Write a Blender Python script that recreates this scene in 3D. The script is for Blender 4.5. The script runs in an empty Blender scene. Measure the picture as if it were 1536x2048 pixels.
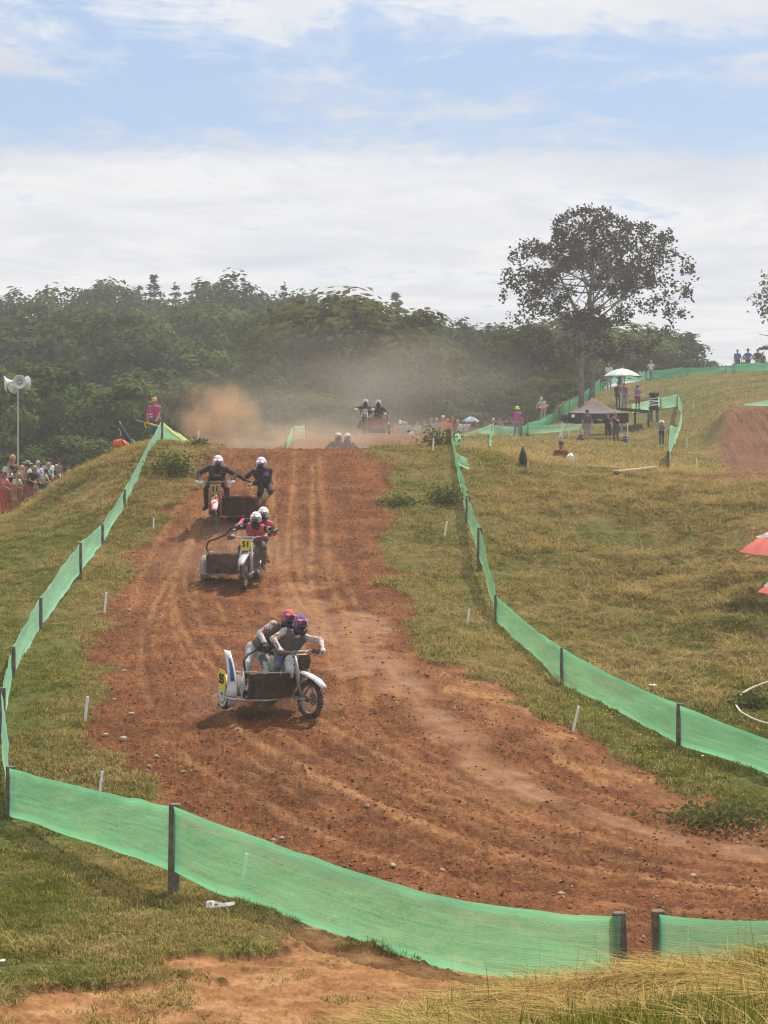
import bpy, bmesh, math, random
import numpy as np
from mathutils import Vector, Matrix

random.seed(11)
RNG = np.random.default_rng(11)
SC = bpy.context.scene
COL = SC.collection
R = math.radians

# ------------------------------------------------------------------ camera
F = 4800.0          # focal length in photo pixels (photo is 1536 x 2048)
CX, HY = 768.0, 900.0   # principal column, row of the eye level
CZ = 7.0            # eye height above the valley datum
cam_d = bpy.data.cameras.new('camera')
cam_d.sensor_fit = 'AUTO'; cam_d.sensor_width = 36.0
cam_d.lens = F / 2048.0 * 36.0
cam_d.shift_y = -(1024.0 - HY) / 2048.0
cam_d.clip_start = 0.5; cam_d.clip_end = 6000
cam = bpy.data.objects.new('camera', cam_d); COL.objects.link(cam)
cam.location = (0, 0, CZ); cam.rotation_euler = (R(90), 0, 0)
SC.camera = cam

# ------------------------------------------------------------------ sky and sun
SUN_EL, SUN_AZ = R(56), R(38)      # azimuth measured from straight ahead (+Y) towards the right (+X)
world = bpy.data.worlds.new('World'); SC.world = world; world.use_nodes = True
def build_world():
    nt = world.node_tree; N = nt.nodes; L = nt.links; N.clear()
    out = N.new('ShaderNodeOutputWorld'); bg = N.new('ShaderNodeBackground'); bg.inputs['Strength'].default_value = 0.108
    sky = N.new('ShaderNodeTexSky'); sky.sky_type = 'NISHITA'; sky.sun_disc = False
    sky.sun_elevation = SUN_EL; sky.sun_rotation = SUN_AZ; sky.altitude = 200
    sky.air_density = 1.0; sky.dust_density = 1.2; sky.ozone_density = 1.5
    tc = N.new('ShaderNodeTexCoord'); sep = N.new('ShaderNodeSeparateXYZ'); L.new(tc.outputs['Generated'], sep.inputs[0])
    def M(op, a, b=None, c=None, clamp=False):
        n = N.new('ShaderNodeMath'); n.operation = op; n.use_clamp = clamp
        for i, v in enumerate((a, b, c)):
            if v is None: continue
            if isinstance(v, (int, float)): n.inputs[i].default_value = v
            else: L.new(v, n.inputs[i])
        return n.outputs[0]
    z = M('MAXIMUM', sep.outputs['Z'], 0.004)
    # cloud decks: directions mapped on a flat sheet (far clouds crowd together towards the horizon)
    def sheet(sx, sy, ox, oy, detail, rough, lift):
        zz = M('ADD', z, lift)
        cx = M('MULTIPLY_ADD', M('DIVIDE', sep.outputs['X'], zz), sx, ox)
        cy = M('MULTIPLY_ADD', M('DIVIDE', sep.outputs['Y'], zz), sy, oy)
        cb = N.new('ShaderNodeCombineXYZ'); L.new(cx, cb.inputs[0]); L.new(cy, cb.inputs[1])
        n = N.new('ShaderNodeTexNoise'); n.noise_dimensions = '2D'
        n.inputs['Scale'].default_value = 1.0; n.inputs['Detail'].default_value = detail; n.inputs['Roughness'].default_value = rough
        n.inputs['Distortion'].default_value = 0.35
        L.new(cb.outputs[0], n.inputs['Vector']); return n.outputs['Fac']
    big = sheet(0.55, 0.62, 3.1, 1.2, 3, 0.5, 0.05)
    mid = sheet(2.2, 1.5, 7.7, 4.2, 9, 0.62, 0.04)
    fine = sheet(11, 6, 1.3, 9.4, 6, 0.65, 0.05)
    # deck cover by elevation: solid far deck low down, a clear lane, then broken cloud overhead
    wob = M('MULTIPLY_ADD', big, 0.030, -0.015)
    wob2 = M('MULTIPLY_ADD', mid, 0.026, -0.013)
    el = M('ADD', M('ADD', z, wob), wob2)
    def ramp(v, stops):
        r = N.new('ShaderNodeValToRGB'); L.new(v, r.inputs[0]); e = r.color_ramp.elements
        e[0].position, e[0].color = stops[0][0], stops[0][1]; e[1].position, e[1].color = stops[-1][0], stops[-1][1]
        for p, c in stops[1:-1]:
            k = e.new(p); k.color = c
        return r.outputs[0]
    g = lambda v: (v, v, v, 1)
    cov = ramp(el, [(0.0, g(0.80)), (0.05, g(0.90)), (0.105, g(0.94)), (0.121, g(0.78)), (0.134, g(0.18)), (0.150, g(0.10)), (0.163, g(0.28)), (0.180, g(0.66)), (0.24, g(0.66)), (0.6, g(0.55)), (1.0, g(0.5))])
    dens = M('ADD', cov, M('ADD', M('MULTIPLY_ADD', mid, 2.2, -1.1), M('MULTIPLY_ADD', fine, 0.8, -0.4)))
    cl = ramp(dens, [(0.05, g(0.0)), (0.35, g(0.32)), (0.62, g(0.86)), (0.9, g(1.0))])
    # thick cloud is a little grey, thin cloud bright
    shade = M('ADD', M('MULTIPLY', big, 0.55), M('MULTIPLY', mid, 0.45))
    ccol = ramp(shade, [(0.32, (6.0, 6.0, 6.0, 1)), (0.44, (5.6, 5.6, 5.65, 1)), (0.52, (4.85, 5.0, 5.3, 1)), (0.66, (4.1, 4.35, 4.9, 1))])
    blue = N.new('ShaderNodeMix'); blue.data_type = 'RGBA'; blue.blend_type = 'MIX'; blue.inputs[0].default_value = 0.75
    L.new(sky.outputs[0], blue.inputs[6]); blue.inputs[7].default_value = (2.35, 3.2, 4.75, 1)
    mix = N.new('ShaderNodeMix'); mix.data_type = 'RGBA'
    L.new(M('MULTIPLY', cl, 0.97), mix.inputs[0]); L.new(blue.outputs[2], mix.inputs[6]); L.new(ccol, mix.inputs[7])
    L.new(mix.outputs[2], bg.inputs['Color']); L.new(bg.outputs[0], out.inputs['Surface'])
build_world()
sun_d = bpy.data.lights.new('sun', 'SUN'); sun_d.energy = 4.2; sun_d.angle = R(1.5); sun_d.color = (1.0, 0.91, 0.77)
sun = bpy.data.objects.new('sun', sun_d); COL.objects.link(sun)
sd = Vector((math.sin(SUN_AZ) * math.cos(SUN_EL), math.cos(SUN_AZ) * math.cos(SUN_EL), math.sin(SUN_EL)))
sun.rotation_euler = sd.to_track_quat('Z', 'Y').to_euler(); sun.location = sd * 200

vs = SC.view_settings
vs.view_transform = 'Standard'; vs.look = 'None'; vs.gamma = 1.0; vs.exposure = 0.58; vs.use_curve_mapping = False
SC.render.engine = 'CYCLES'
cy = SC.cycles
cy.max_bounces = 6; cy.diffuse_bounces = 2; cy.glossy_bounces = 2; cy.transmission_bounces = 4; cy.transparent_max_bounces = 24; cy.volume_bounces = 0
cy.use_denoising = True; cy.volume_step_rate = 4.0; cy.volume_max_steps = 256
SC.render.film_transparent = False
try: cy.filter_width = 1.2
except Exception: pass

# ------------------------------------------------------------------ numeric helpers
def _hash(xi, yi, seed):
    h = (xi.astype(np.int64) * 374761393 + yi.astype(np.int64) * 668265263 + seed * 1274126177) & 0xffffffff
    h = ((h ^ (h >> 13)) * 1103515245) & 0xffffffff
    h = ((h ^ (h >> 16)) * 2246822519) & 0xffffffff
    return ((h ^ (h >> 15)) & 0xffffff) / float(0xffffff)
def vnoise(x, y, seed=0):
    xi, yi = np.floor(x), np.floor(y); fx, fy = x - xi, y - yi
    fx = fx * fx * (3 - 2 * fx); fy = fy * fy * (3 - 2 * fy)
    a = _hash(xi, yi, seed); b = _hash(xi + 1, yi, seed); c = _hash(xi, yi + 1, seed); d = _hash(xi + 1, yi + 1, seed)
    return (a + (b - a) * fx) * (1 - fy) + (c + (d - c) * fx) * fy - 0.5
def fbm(x, y, octv=4, seed=0, gain=0.5):
    s, a, t = 0.0, 1.0, 0.0
    for o in range(octv):
        k, sn = math.cos(0.6 * o), math.sin(0.6 * o)
        s = s + a * vnoise((x * k - y * sn) * 2 ** o + 17.3 * o, (x * sn + y * k) * 2 ** o + 5.1 * o, seed + o); t += a; a *= gain
    return s / t
def sstep(a, b, x):
    t = np.clip((x - a) / (b - a), 0, 1); return t * t * (3 - 2 * t)
def pchip(xk, Yk, x):
    """monotone cubic along axis 0; xk (n), Yk (n, m), x (q) -> (q, m)"""
    xk = np.asarray(xk, float); Yk = np.asarray(Yk, float)
    h = np.diff(xk)[:, None]; dl = np.diff(Yk, axis=0) / h
    m = np.zeros_like(Yk)
    w1 = 2 * h[1:] + h[:-1]; w2 = h[1:] + 2 * h[:-1]
    s = dl[:-1] * dl[1:]
    with np.errstate(divide='ignore', invalid='ignore'):
        mm = (w1 + w2) / (w1 / dl[:-1] + w2 / dl[1:])
    m[1:-1] = np.where(s > 0, mm, 0); m[0] = dl[0]; m[-1] = dl[-1]
    i = np.clip(np.searchsorted(xk, x) - 1, 0, len(xk) - 2)
    t = ((x - xk[i]) / (xk[i + 1] - xk[i]))[:, None]; t = np.clip(t, 0, 1); H = h[i]
    return ((1 + 2 * t) * (1 - t) ** 2) * Yk[i] + t * (1 - t) ** 2 * H * m[i] + t * t * (3 - 2 * t) * Yk[i + 1] + t * t * (t - 1) * H * m[i + 1]

# ------------------------------------------------------------------ object helpers
def mesh_np(name, V, Fq, mats=(), fmat=None, smooth=False, uv=None):
    """mesh from vertex array and a list of face-index lists or an (n,k) array"""
    me = bpy.data.meshes.new(name)
    V = np.asarray(V, np.float32)
    if isinstance(Fq, np.ndarray):
        n, k = Fq.shape
        me.vertices.add(len(V)); me.vertices.foreach_set('co', V.ravel())
        me.loops.add(n * k); me.polygons.add(n)
        me.loops.foreach_set('vertex_index', Fq.astype(np.int32).ravel())
        me.polygons.foreach_set('loop_start', np.arange(0, n * k, k, dtype=np.int32))
        try: me.polygons.foreach_set('loop_total', np.full(n, k, np.int32))
        except Exception: pass
    else:
        me.from_pydata([tuple(map(float, v)) for v in V], [], [list(map(int, f)) for f in Fq])
    for m in mats: me.materials.append(m)
    if fmat is not None: me.polygons.foreach_set('material_index', np.asarray(fmat, np.int32))
    if smooth: me.polygons.foreach_set('use_smooth', np.ones(len(me.polygons), bool))
    if uv is not None:
        ul = me.uv_layers.new(name='UVMap')
        li = np.empty(len(me.loops), np.int32); me.loops.foreach_get('vertex_index', li)
        ul.data.foreach_set('uv', np.asarray(uv, np.float32)[li].ravel())
    me.update(calc_edges=True); me.validate()
    return me
def put(name, me, parent=None, loc=(0, 0, 0), rot=(0, 0, 0), scale=None):
    o = bpy.data.objects.new(name, me); COL.objects.link(o)
    o.location = loc; o.rotation_euler = rot
    if scale is not None: o.scale = (scale,) * 3 if isinstance(scale, (int, float)) else scale
    if parent is not None: o.parent = parent
    return o
def tag(o, label=None, cat=None, group=None, kind=None):
    if label: o['label'] = label
    if cat: o['category'] = cat
    if group: o['group'] = group
    if kind: o['kind'] = kind
    return o
def thing(name, label, cat, loc=(0, 0, 0), rot=(0, 0, 0), group=None):
    o = bpy.data.objects.new(name, None); COL.objects.link(o); o.empty_display_size = 0.2
    o.location = loc; o.rotation_euler = rot
    return tag(o, label, cat, group)
class MB:
    """collects simple solids into one mesh"""
    def __init__(s): s.V = []; s.F = []; s.M = []; s.n = 0
    def add(s, V, Fq, m=0):
        s.V.append(np.asarray(V, float)); s.F += [[i + s.n for i in f] for f in Fq]; s.M += [m] * len(Fq); s.n += len(V); return s
    def box(s, c, size, rot=None, m=0, taper=1.0):
        x, y, z = [v / 2 for v in size]
        P = np.array([[-x, -y, -z], [x, -y, -z], [x, y, -z], [-x, y, -z], [-x * taper, -y * taper, z], [x * taper, -y * taper, z], [x * taper, y * taper, z], [-x * taper, y * taper, z]])
        if rot is not None: P = P @ np.array(rot.to_3x3() if hasattr(rot, 'to_3x3') else rot).T
        return s.add(P + np.array(c), [[0, 3, 2, 1], [4, 5, 6, 7], [0, 1, 5, 4], [1, 2, 6, 5], [2, 3, 7, 6], [3, 0, 4, 7]], m)
    def tube(s, pts, r, n=8, m=0, cap=True, flat=1.0):
        P = np.array(pts, float); k = len(P); rr = np.full(k, r, float) if np.isscalar(r) else np.array(r, float)
        T = np.gradient(P, axis=0) if k > 2 else np.repeat((P[-1:] - P[:1]), k, 0)
        T /= np.linalg.norm(T, axis=1, keepdims=True) + 1e-9
        up = np.array([0, 0, 1.0]) if abs(T[0][2]) < 0.9 else np.array([1.0, 0, 0])
        u = np.cross(T[0], up); u /= np.linalg.norm(u); V = []
        for i in range(k):
            u = u - T[i] * u.dot(T[i]); u /= np.linalg.norm(u) + 1e-9; w = np.cross(T[i], u)
            for j in range(n):
                a = 2 * math.pi * j / n; V.append(P[i] + rr[i] * (math.cos(a) * u + flat * math.sin(a) * w))
        Fq = [[i * n + j, i * n + (j + 1) % n, (i + 1) * n + (j + 1) % n, (i + 1) * n + j] for i in range(k - 1) for j in range(n)]
        if cap: Fq += [list(range(n))[::-1], [(k - 1) * n + j for j in range(n)]]
        return s.add(V, Fq, m)
    def lathe(s, prof, n=16, m=0, axis=None, origin=(0, 0, 0), a0=0, a1=2 * math.pi):
        """profile (r, h) turned about the axis (default +Z)"""
        full = abs(a1 - a0 - 2 * math.pi) < 1e-6; q = n if full else n + 1
        V = []
        for r, h in prof:
            for j in range(q):
                a = a0 + (a1 - a0) * j / n; V.append((r * math.cos(a), r * math.sin(a), h))
        V = np.array(V)
        if axis is not None: V = V @ np.array(Vector(axis).to_track_quat('Z', 'Y').to_matrix()).T
        Fq = []
        for i in range(len(prof) - 1):
            for j in range(n):
                j2 = (j + 1) % q if full else j + 1
                Fq.append([i * q + j, i * q + j2, (i + 1) * q + j2, (i + 1) * q + j])
        return s.add(V + np.array(origin), Fq, m)
    def strip(s, A, B, m=0, th=0.0):
        """ribbon between two polylines; th > 0 gives it thickness along its normal"""
        A = np.array(A, float); B = np.array(B, float); k = len(A)
        if th <= 0: return s.add(np.vstack([A, B]), [[i, i + 1, k + i + 1, k + i] for i in range(k - 1)], m)
        T = np.gradient(A, axis=0); Nn = np.cross(T, B - A); Nn /= np.linalg.norm(Nn, axis=1, keepdims=True) + 1e-9
        A2, B2 = A + Nn * th, B + Nn * th
        V = np.vstack([A, B, A2, B2]); Fq = []
        for i in range(k - 1):
            a, b, c, d = i, k + i, 2 * k + i, 3 * k + i
            Fq += [[a, b, b + 1, a + 1], [c, c + 1, d + 1, d], [a, a + 1, c + 1, c], [b, d, d + 1, b + 1]]
        Fq += [[0, 2 * k, 3 * k, k], [k - 1, 2 * k - 1, 4 * k - 1, 3 * k - 1]]
        return s.add(V, Fq, m)
    def mesh(s, name, mats, smooth=False, bevel=0):
        me = mesh_np(name, np.vstack(s.V), s.F, mats if isinstance(mats, (list, tuple)) else [mats], s.M, smooth)
        if bevel:
            bm = bmesh.new(); bm.from_mesh(me)
            ed = [e for e in bm.edges if len(e.link_faces) == 2 and e.calc_face_angle() > 0.6]
            bmesh.ops.bevel(bm, geom=ed, offset=bevel, segments=1, affect='EDGES', profile=0.5); bm.to_mesh(me); bm.free()
        return me
    def obj(s, name, mats, parent=None, smooth=False, loc=(0, 0, 0), rot=(0, 0, 0), bevel=0):
        return put(name, s.mesh(name, mats, smooth, bevel), parent, loc, rot)

# ------------------------------------------------------------------ material helpers
MAT = {}
def mat(name, col, rough=0.7, col2=None, scale=8.0, lo=0.4, hi=0.6, bump=0.0, bscale=60, metal=0.0, spec=0.3, mud=0.0, detail=4, coord='Object'):
    if name in MAT: return MAT[name]
    m = bpy.data.materials.new(name); m.use_nodes = True; nt = m.node_tree; N = nt.nodes; L = nt.links
    b = N['Principled BSDF']; b.inputs['Roughness'].default_value = rough; b.inputs['Metallic'].default_value = metal
    b.inputs['Specular IOR Level'].default_value = spec
    tc = N.new('ShaderNodeTexCoord')
    def noise(sc, det=4, off=0.0):
        n = N.new('ShaderNodeTexNoise'); n.inputs['Scale'].default_value = sc; n.inputs['Detail'].default_value = det
        mp = N.new('ShaderNodeMapping'); mp.inputs['Location'].default_value = (off, off * 1.7, off * 0.6)
        L.new(tc.outputs[coord], mp.inputs[0]); L.new(mp.outputs[0], n.inputs['Vector']); return n.outputs['Fac']
    def ramp(v, a, b_, ca=(0, 0, 0, 1), cb=(1, 1, 1, 1)):
        r = N.new('ShaderNodeValToRGB'); L.new(v, r.inputs[0]); e = r.color_ramp.elements
        e[0].position, e[0].color, e[1].position, e[1].color = a, ca, b_, cb; return r.outputs[0]
    def mixc(f, a, b_):
        x = N.new('ShaderNodeMix'); x.data_type = 'RGBA'
        if isinstance(f, float): x.inputs[0].default_value = f
        else: L.new(f, x.inputs[0])
        for i, v in ((6, a), (7, b_)):
            if isinstance(v, tuple): x.inputs[i].default_value = (*v, 1) if len(v) == 3 else v
            else: L.new(v, x.inputs[i])
        return x.outputs[2]
    c = tuple(col)
    v = noise(scale, detail)
    if col2 is not None: base = mixc(ramp(v, lo, hi), c, tuple(col2))
    else: base = mixc(ramp(v, 0.3, 0.7), tuple(x * 0.86 for x in c), tuple(min(1, x * 1.1) for x in c))
    if mud > 0:
        base = mixc(ramp(noise(34, 7, 3.3), 0.66 - mud * 0.32, 0.80 - mud * 0.28, (0, 0, 0, 1), (0.85, 0.85, 0.85, 1)), base, (0.15, 0.082, 0.05))
        base = mixc(ramp(noise(5, 3, 5.1), 0.40, 0.75, (0, 0, 0, 1), (mud * 0.7,) * 3 + (1,)), base, (0.17, 0.095, 0.06))
    L.new(base, b.inputs['Base Color'])
    if bump > 0:
        bp = N.new('ShaderNodeBump'); bp.inputs['Strength'].default_value = bump; bp.inputs['Distance'].default_value = 0.01
        L.new(noise(bscale, 4, 9.1), bp.inputs['Height']); L.new(bp.outputs[0], b.inputs['Normal'])
    MAT[name] = m; return m

# ================================================================== terrain
PXC = np.array([-900, 0, 160, 320, 400, 480, 640, 800, 890, 960, 1120, 1280, 1400, 1460, 1600, 2400], float)
#            d     -900   0   160   320   400   480   640   800   890   960  1120  1280  1400  1460  1600  2400
ROWS = [
    (3.0,  [3620] * 16),
    (6.0,  [2500, 2500, 2480, 2460, 2440, 2420, 2400, 2380, 2370, 2360, 2340, 2320, 2310, 2305, 2300, 2280]),
    (9.5, [2640, 2620, 2580, 2520, 2480, 2440, 2350, 2290, 2265, 2245, 2215, 2190, 2170, 2164, 2150, 2120]),
    (12.0, [2660, 2640, 2600, 2520, 2470, 2400, 2240, 2150, 2120, 2096, 2062, 2040, 2024, 2018, 2006, 1975]),
    (14.2, [2560, 2540, 2510, 2450, 2400, 2320, 2150, 2065, 2034, 2012, 1978, 1952, 1936, 1930, 1918, 1895]),
    (15.6, [2480, 2470, 2440, 2400, 2370, 2320, 2190, 2120, 2095, 2075, 2040, 2015, 2000, 1994, 1982, 1960]),
    (18.5, [2240] * 16),
    (22.0, [2046] * 16),
    (25.0, [1918] * 16),
    (28.0, [1808, 1808, 1806, 1804, 1803, 1802, 1800, 1802, 1804, 1806, 1810, 1814, 1816, 1818, 1820, 1825]),
    (33.0, [1645, 1640, 1635, 1620, 1610, 1600, 1588, 1585, 1586, 1590, 1603, 1622, 1634, 1640, 1648, 1660]),
    (37.0, [1490, 1480, 1470, 1455, 1450, 1445, 1438, 1434, 1434, 1438, 1458, 1496, 1512, 1518, 1526, 1530]),
    (42.0, [1355, 1345, 1335, 1325, 1322, 1320, 1315, 1315, 1320, 1330, 1368, 1388, 1390, 1388, 1380, 1360]),
    (47.0, [1255, 1245, 1240, 1235, 1234, 1234, 1232, 1236, 1244, 1252, 1272, 1284, 1278, 1272, 1258, 1200]),
    (52.0, [1175, 1160, 1150, 1145, 1144, 1144, 1143, 1143, 1144, 1146, 1164, 1178, 1168, 1160, 1140, 1060]),
    (57.0, [1115, 1095, 1072, 1052, 1045, 1040, 1035, 1036, 1040, 1043, 1048, 1062, 1048, 1040, 1020, 985]),
    (61.0, [1085, 1066, 1008, 960, 966, 972, 968, 968, 970, 972, 978, 986, 978, 972, 962, 950]),
    (65.0, [1070, 1046, 945, 889, 893, 897, 898, 897, 900, 907, 938, 955, 956, 955, 951, 942]),
    (68.0, [1062, 1042, 948, 892, 902, 914, 916, 913, 906, 905, 930, 947, 950, 949, 947, 938]),
    (75.0, [1050, 1034, 968, 925, 945, 972, 988, 978, 915, 902, 917, 934, 944, 946, 945, 936]),
    (84.0, [1040, 1026, 975, 945, 945, 948, 940, 932, 900, 892, 903, 918, 930, 944, 945, 936]),
    (90.0, [1034, 1018, 972, 945, 930, 912, 874, 868, 876, 882, 895, 908, 915, 928, 930, 925]),
    (97.0, [1028, 1012, 968, 940, 930, 924, 914, 908, 892, 872, 890, 900, 898, 880, 880, 880]),
    (104.0, [1020, 1004, 960, 934, 928, 922, 915, 910, 896, 870, 887, 893, 875, 818, 811, 815]),
    (112.0, [1012, 998, 955, 930, 926, 920, 914, 908, 900, 877, 884, 888, 860, 826, 820, 825]),
    (122.0, [1005, 990, 948, 924, 918, 914, 910, 906, 900, 888, 878, 880, 834, 806, 796, 790]),
    (135.0, [995, 980, 940, 915, 910, 906, 902, 898, 894, 886, 856, 826, 806, 792, 782, 770]),
    (155.0, [980, 962, 930, 905, 900, 896, 890, 884, 878, 868, 826, 790, 774, 768, 760, 745]),
    (185.0, [945, 925, 900, 885, 880, 875, 866, 860, 854, 846, 806, 764, 750, 747, 741, 725]),
    (215.0, [900, 880, 866, 858, 856, 852, 848, 846, 842, 838, 815, 778, 762, 758, 752, 738]),
    (265.0, [825, 812, 798, 790, 786, 785, 790, 812, 830, 840, 830, 805, 790, 785, 780, 770]),
    (340.0, [800, 795, 790, 785, 782, 780, 785, 800, 812, 820, 822, 815, 805, 800, 798, 790]),
    (430.0, [850] * 16),
]
DK = np.array([r[0] for r in ROWS]); PYK = np.array([r[1] for r in ROWS], float)
ZK = -(PYK - HY) / F * DK[:, None]
# mesh sampling: fan of columns, rows growing with distance
cols = np.concatenate([np.linspace(-1500, -80, 40)[:-1], np.arange(-80, 1620, 2.9), np.linspace(1620, 3000, 40)[1:]])
dd = [3.0]
while dd[-1] < 430:
    d = dd[-1]
    k = 0.02 if d < 8.5 else 0.0045 if d < 12.5 else 0.0033 if d < 16.5 else 0.008 if d < 19.5 else 0.0030 if d < 70 else 0.0065 if d < 135 else 0.012 if d < 230 else 0.04
    dd.append(d * (1 + k))
rows = np.array(dd)
ZR = pchip(DK, ZK, rows)                       # rows x control columns
BASE = pchip(PXC, ZR.T, np.clip(cols, -900, 2400)).T + CZ
GX = (cols[None, :] - CX) / F * rows[:, None]; GY = np.repeat(rows[:, None], len(cols), 1)
GZ = BASE.copy()

def gridlook(A, X, Y):
    X = np.asarray(X, float); Y = np.asarray(Y, float)
    px = CX + F * X / np.maximum(Y, 0.1)
    i = np.clip(np.searchsorted(rows, Y) - 1, 0, len(rows) - 2); j = np.clip(np.searchsorted(cols, px) - 1, 0, len(cols) - 2)
    tx = np.clip((px - cols[j]) / (cols[j + 1] - cols[j]), 0, 1); ty = np.clip((Y - rows[i]) / (rows[i + 1] - rows[i]), 0, 1)
    return (A[i, j] * (1 - tx) + A[i, j + 1] * tx) * (1 - ty) + (A[i + 1, j] * (1 - tx) + A[i + 1, j + 1] * tx) * ty
def ground(X, Y): return float(gridlook(GZ, X, Y))
def W(px, py, dmin=17.0, dmax=400.0):
    """first point of the land, beyond dmin, along the sight line of a photo pixel -> world x, y"""
    ds = np.exp(np.linspace(math.log(dmin), math.log(dmax), 2500))
    zz = gridlook(BASE, (px - CX) / F * ds, ds); ray = CZ - (py - HY) / F * ds
    k = np.argmax(ray <= zz)
    if not (ray <= zz).any(): k = len(ds) - 1
    d = ds[k]; return np.array([(px - CX) / F * d, d])
def P(px, py, d):
    return Vector(((px - CX) / F * d, d, CZ - (py - HY) / F * d))
def X_at(px, d): return (px - CX) / F * d
def on_ground(px, d, sink=0.0):
    x = X_at(px, d); return Vector((x, d, ground(x, d) - sink))

def poly_sd(X, Y, poly):
    """signed distance, positive inside"""
    Pp = np.asarray(poly, float); n = len(Pp); dist = np.full(X.shape, 1e9); ins = np.zeros(X.shape, bool)
    for i in range(n):
        a, b = Pp[i], Pp[(i + 1) % n]; e = b - a
        t = np.clip(((X - a[0]) * e[0] + (Y - a[1]) * e[1]) / (e @ e + 1e-9), 0, 1)
        dist = np.minimum(dist, np.hypot(X - a[0] - t * e[0], Y - a[1] - t * e[1]))
        if abs(e[1]) > 1e-9:
            c = ((a[1] > Y) != (b[1] > Y)) & (X < (e[0] * (Y - a[1]) / e[1] + a[0])); ins ^= c
    return np.where(ins, dist, -dist)
def line_d(X, Y, pts):
    Pp = np.asarray(pts, float); dist = np.full(X.shape, 1e9)
    for i in range(len(Pp) - 1):
        a, b = Pp[i], Pp[i + 1]; e = b - a
        t = np.clip(((X - a[0]) * e[0] + (Y - a[1]) * e[1]) / (e @ e + 1e-9), 0, 1)
        dist = np.minimum(dist, np.hypot(X - a[0] - t * e[0], Y - a[1] - t * e[1]))
    return dist
def smooth_line(pts, n=60):
    Pp = np.asarray(pts, float); s = np.r_[0, np.cumsum(np.hypot(*np.diff(Pp, axis=0).T))]
    q = np.linspace(0, s[-1], n); return pchip(s, Pp, q)

near = [(430, 899), (395, 935), (372, 985), (342, 1032), (300, 1072), (268, 1105), (246, 1150), (230, 1200), (212, 1250), (192, 1300), (186, 1360),
        (190, 1430), (206, 1490), (242, 1545), (292, 1586), (342, 1618), (420, 1665), (560, 1735), (700, 1790), (900, 1850), (1100, 1900), (1300, 1935), (1700, 1960)]
far = [(1700, 1730), (1536, 1688), (1425, 1652), (1330, 1600), (1240, 1560), (1190, 1500), (1135, 1466), (1060, 1440), (1000, 1398), (920, 1350), (852, 1300), (806, 1220),
       (784, 1120), (778, 1020), (770, 950), (745, 899)]
TRACK = [W(*p) for p in near] + [W(*p) for p in far]
DIP = [np.array([X_at(p, d), d]) for p, d in ((425, 64), (440, 75), (470, 90), (500, 110), (870, 110), (892, 92), (888, 80), (790, 72), (748, 64))]
LOWDIRT = [W(*p) for p in ((470, 1905), (600, 1868), (760, 1895), (900, 1935), (1010, 1970), (1050, 2020))] + [np.array([X_at(p, d), d]) for p, d in ((1200, 19.5), (1300, 17), (200, 17.5), (-400, 19), (-400, 21.2))] + [W(*p) for p in ((0, 2020), (150, 1990), (300, 1955))]
JUMP = [np.array([X_at(p, d), d]) for p, d in ((1436, 92), (1446, 99), (1452, 106), (1446, 116), (1900, 116), (1900, 84), (1470, 84), (1450, 88))]
TOPDIRT = [np.array([X_at(p, d), d]) for p, d in ((1300, 64.6), (1380, 66.5), (1450, 84), (1900, 84), (1900, 62), (1480, 62.2), (1380, 63))]

sdT = np.maximum(poly_sd(GX, GY, TRACK), poly_sd(GX, GY, DIP))
edge_n = fbm(GX / 1.1, GY / 1.1, 5, 3) * 1.9 + fbm(GX / 0.25, GY / 0.25, 2, 8) * 0.45
mT = sstep(-0.13, 0.13, sdT + edge_n * 0.75)
sdL = poly_sd(GX, GY, LOWDIRT); mL = sstep(-0.22, 0.22, sdL + fbm(GX / 0.8, GY / 0.8, 5, 21) * 3.2 + fbm(GX / 0.18, GY / 0.18, 2, 22) * 0.7) * (GY < 27.5)
sdJ = poly_sd(GX, GY, JUMP); mJ = sstep(-0.3, 0.3, sdJ + edge_n * 0.6)
sdP = poly_sd(GX, GY, TOPDIRT); mP = sstep(-0.5, 0.8, sdP + edge_n * 1.2) * 0.9
far_edge = np.array([W(*p) for p in far[1:]])
# bare orange ground spreading into the grass on the inside of the bend
bare_line = np.array([W(*p) for p in ((880, 1340), (960, 1400), (1060, 1450), (1160, 1500), (1230, 1560), (1330, 1600), (1430, 1640), (1540, 1650))])
mB = (1 - sstep(0.35, 0.75, line_d(GX, GY, bare_line) + fbm(GX / 0.7, GY / 0.7, 5, 31) * 2.2)) * 0.95
DIRT = np.clip(np.maximum.reduce([mT, mL, mJ, mP, mB]), 0, 1)

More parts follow.
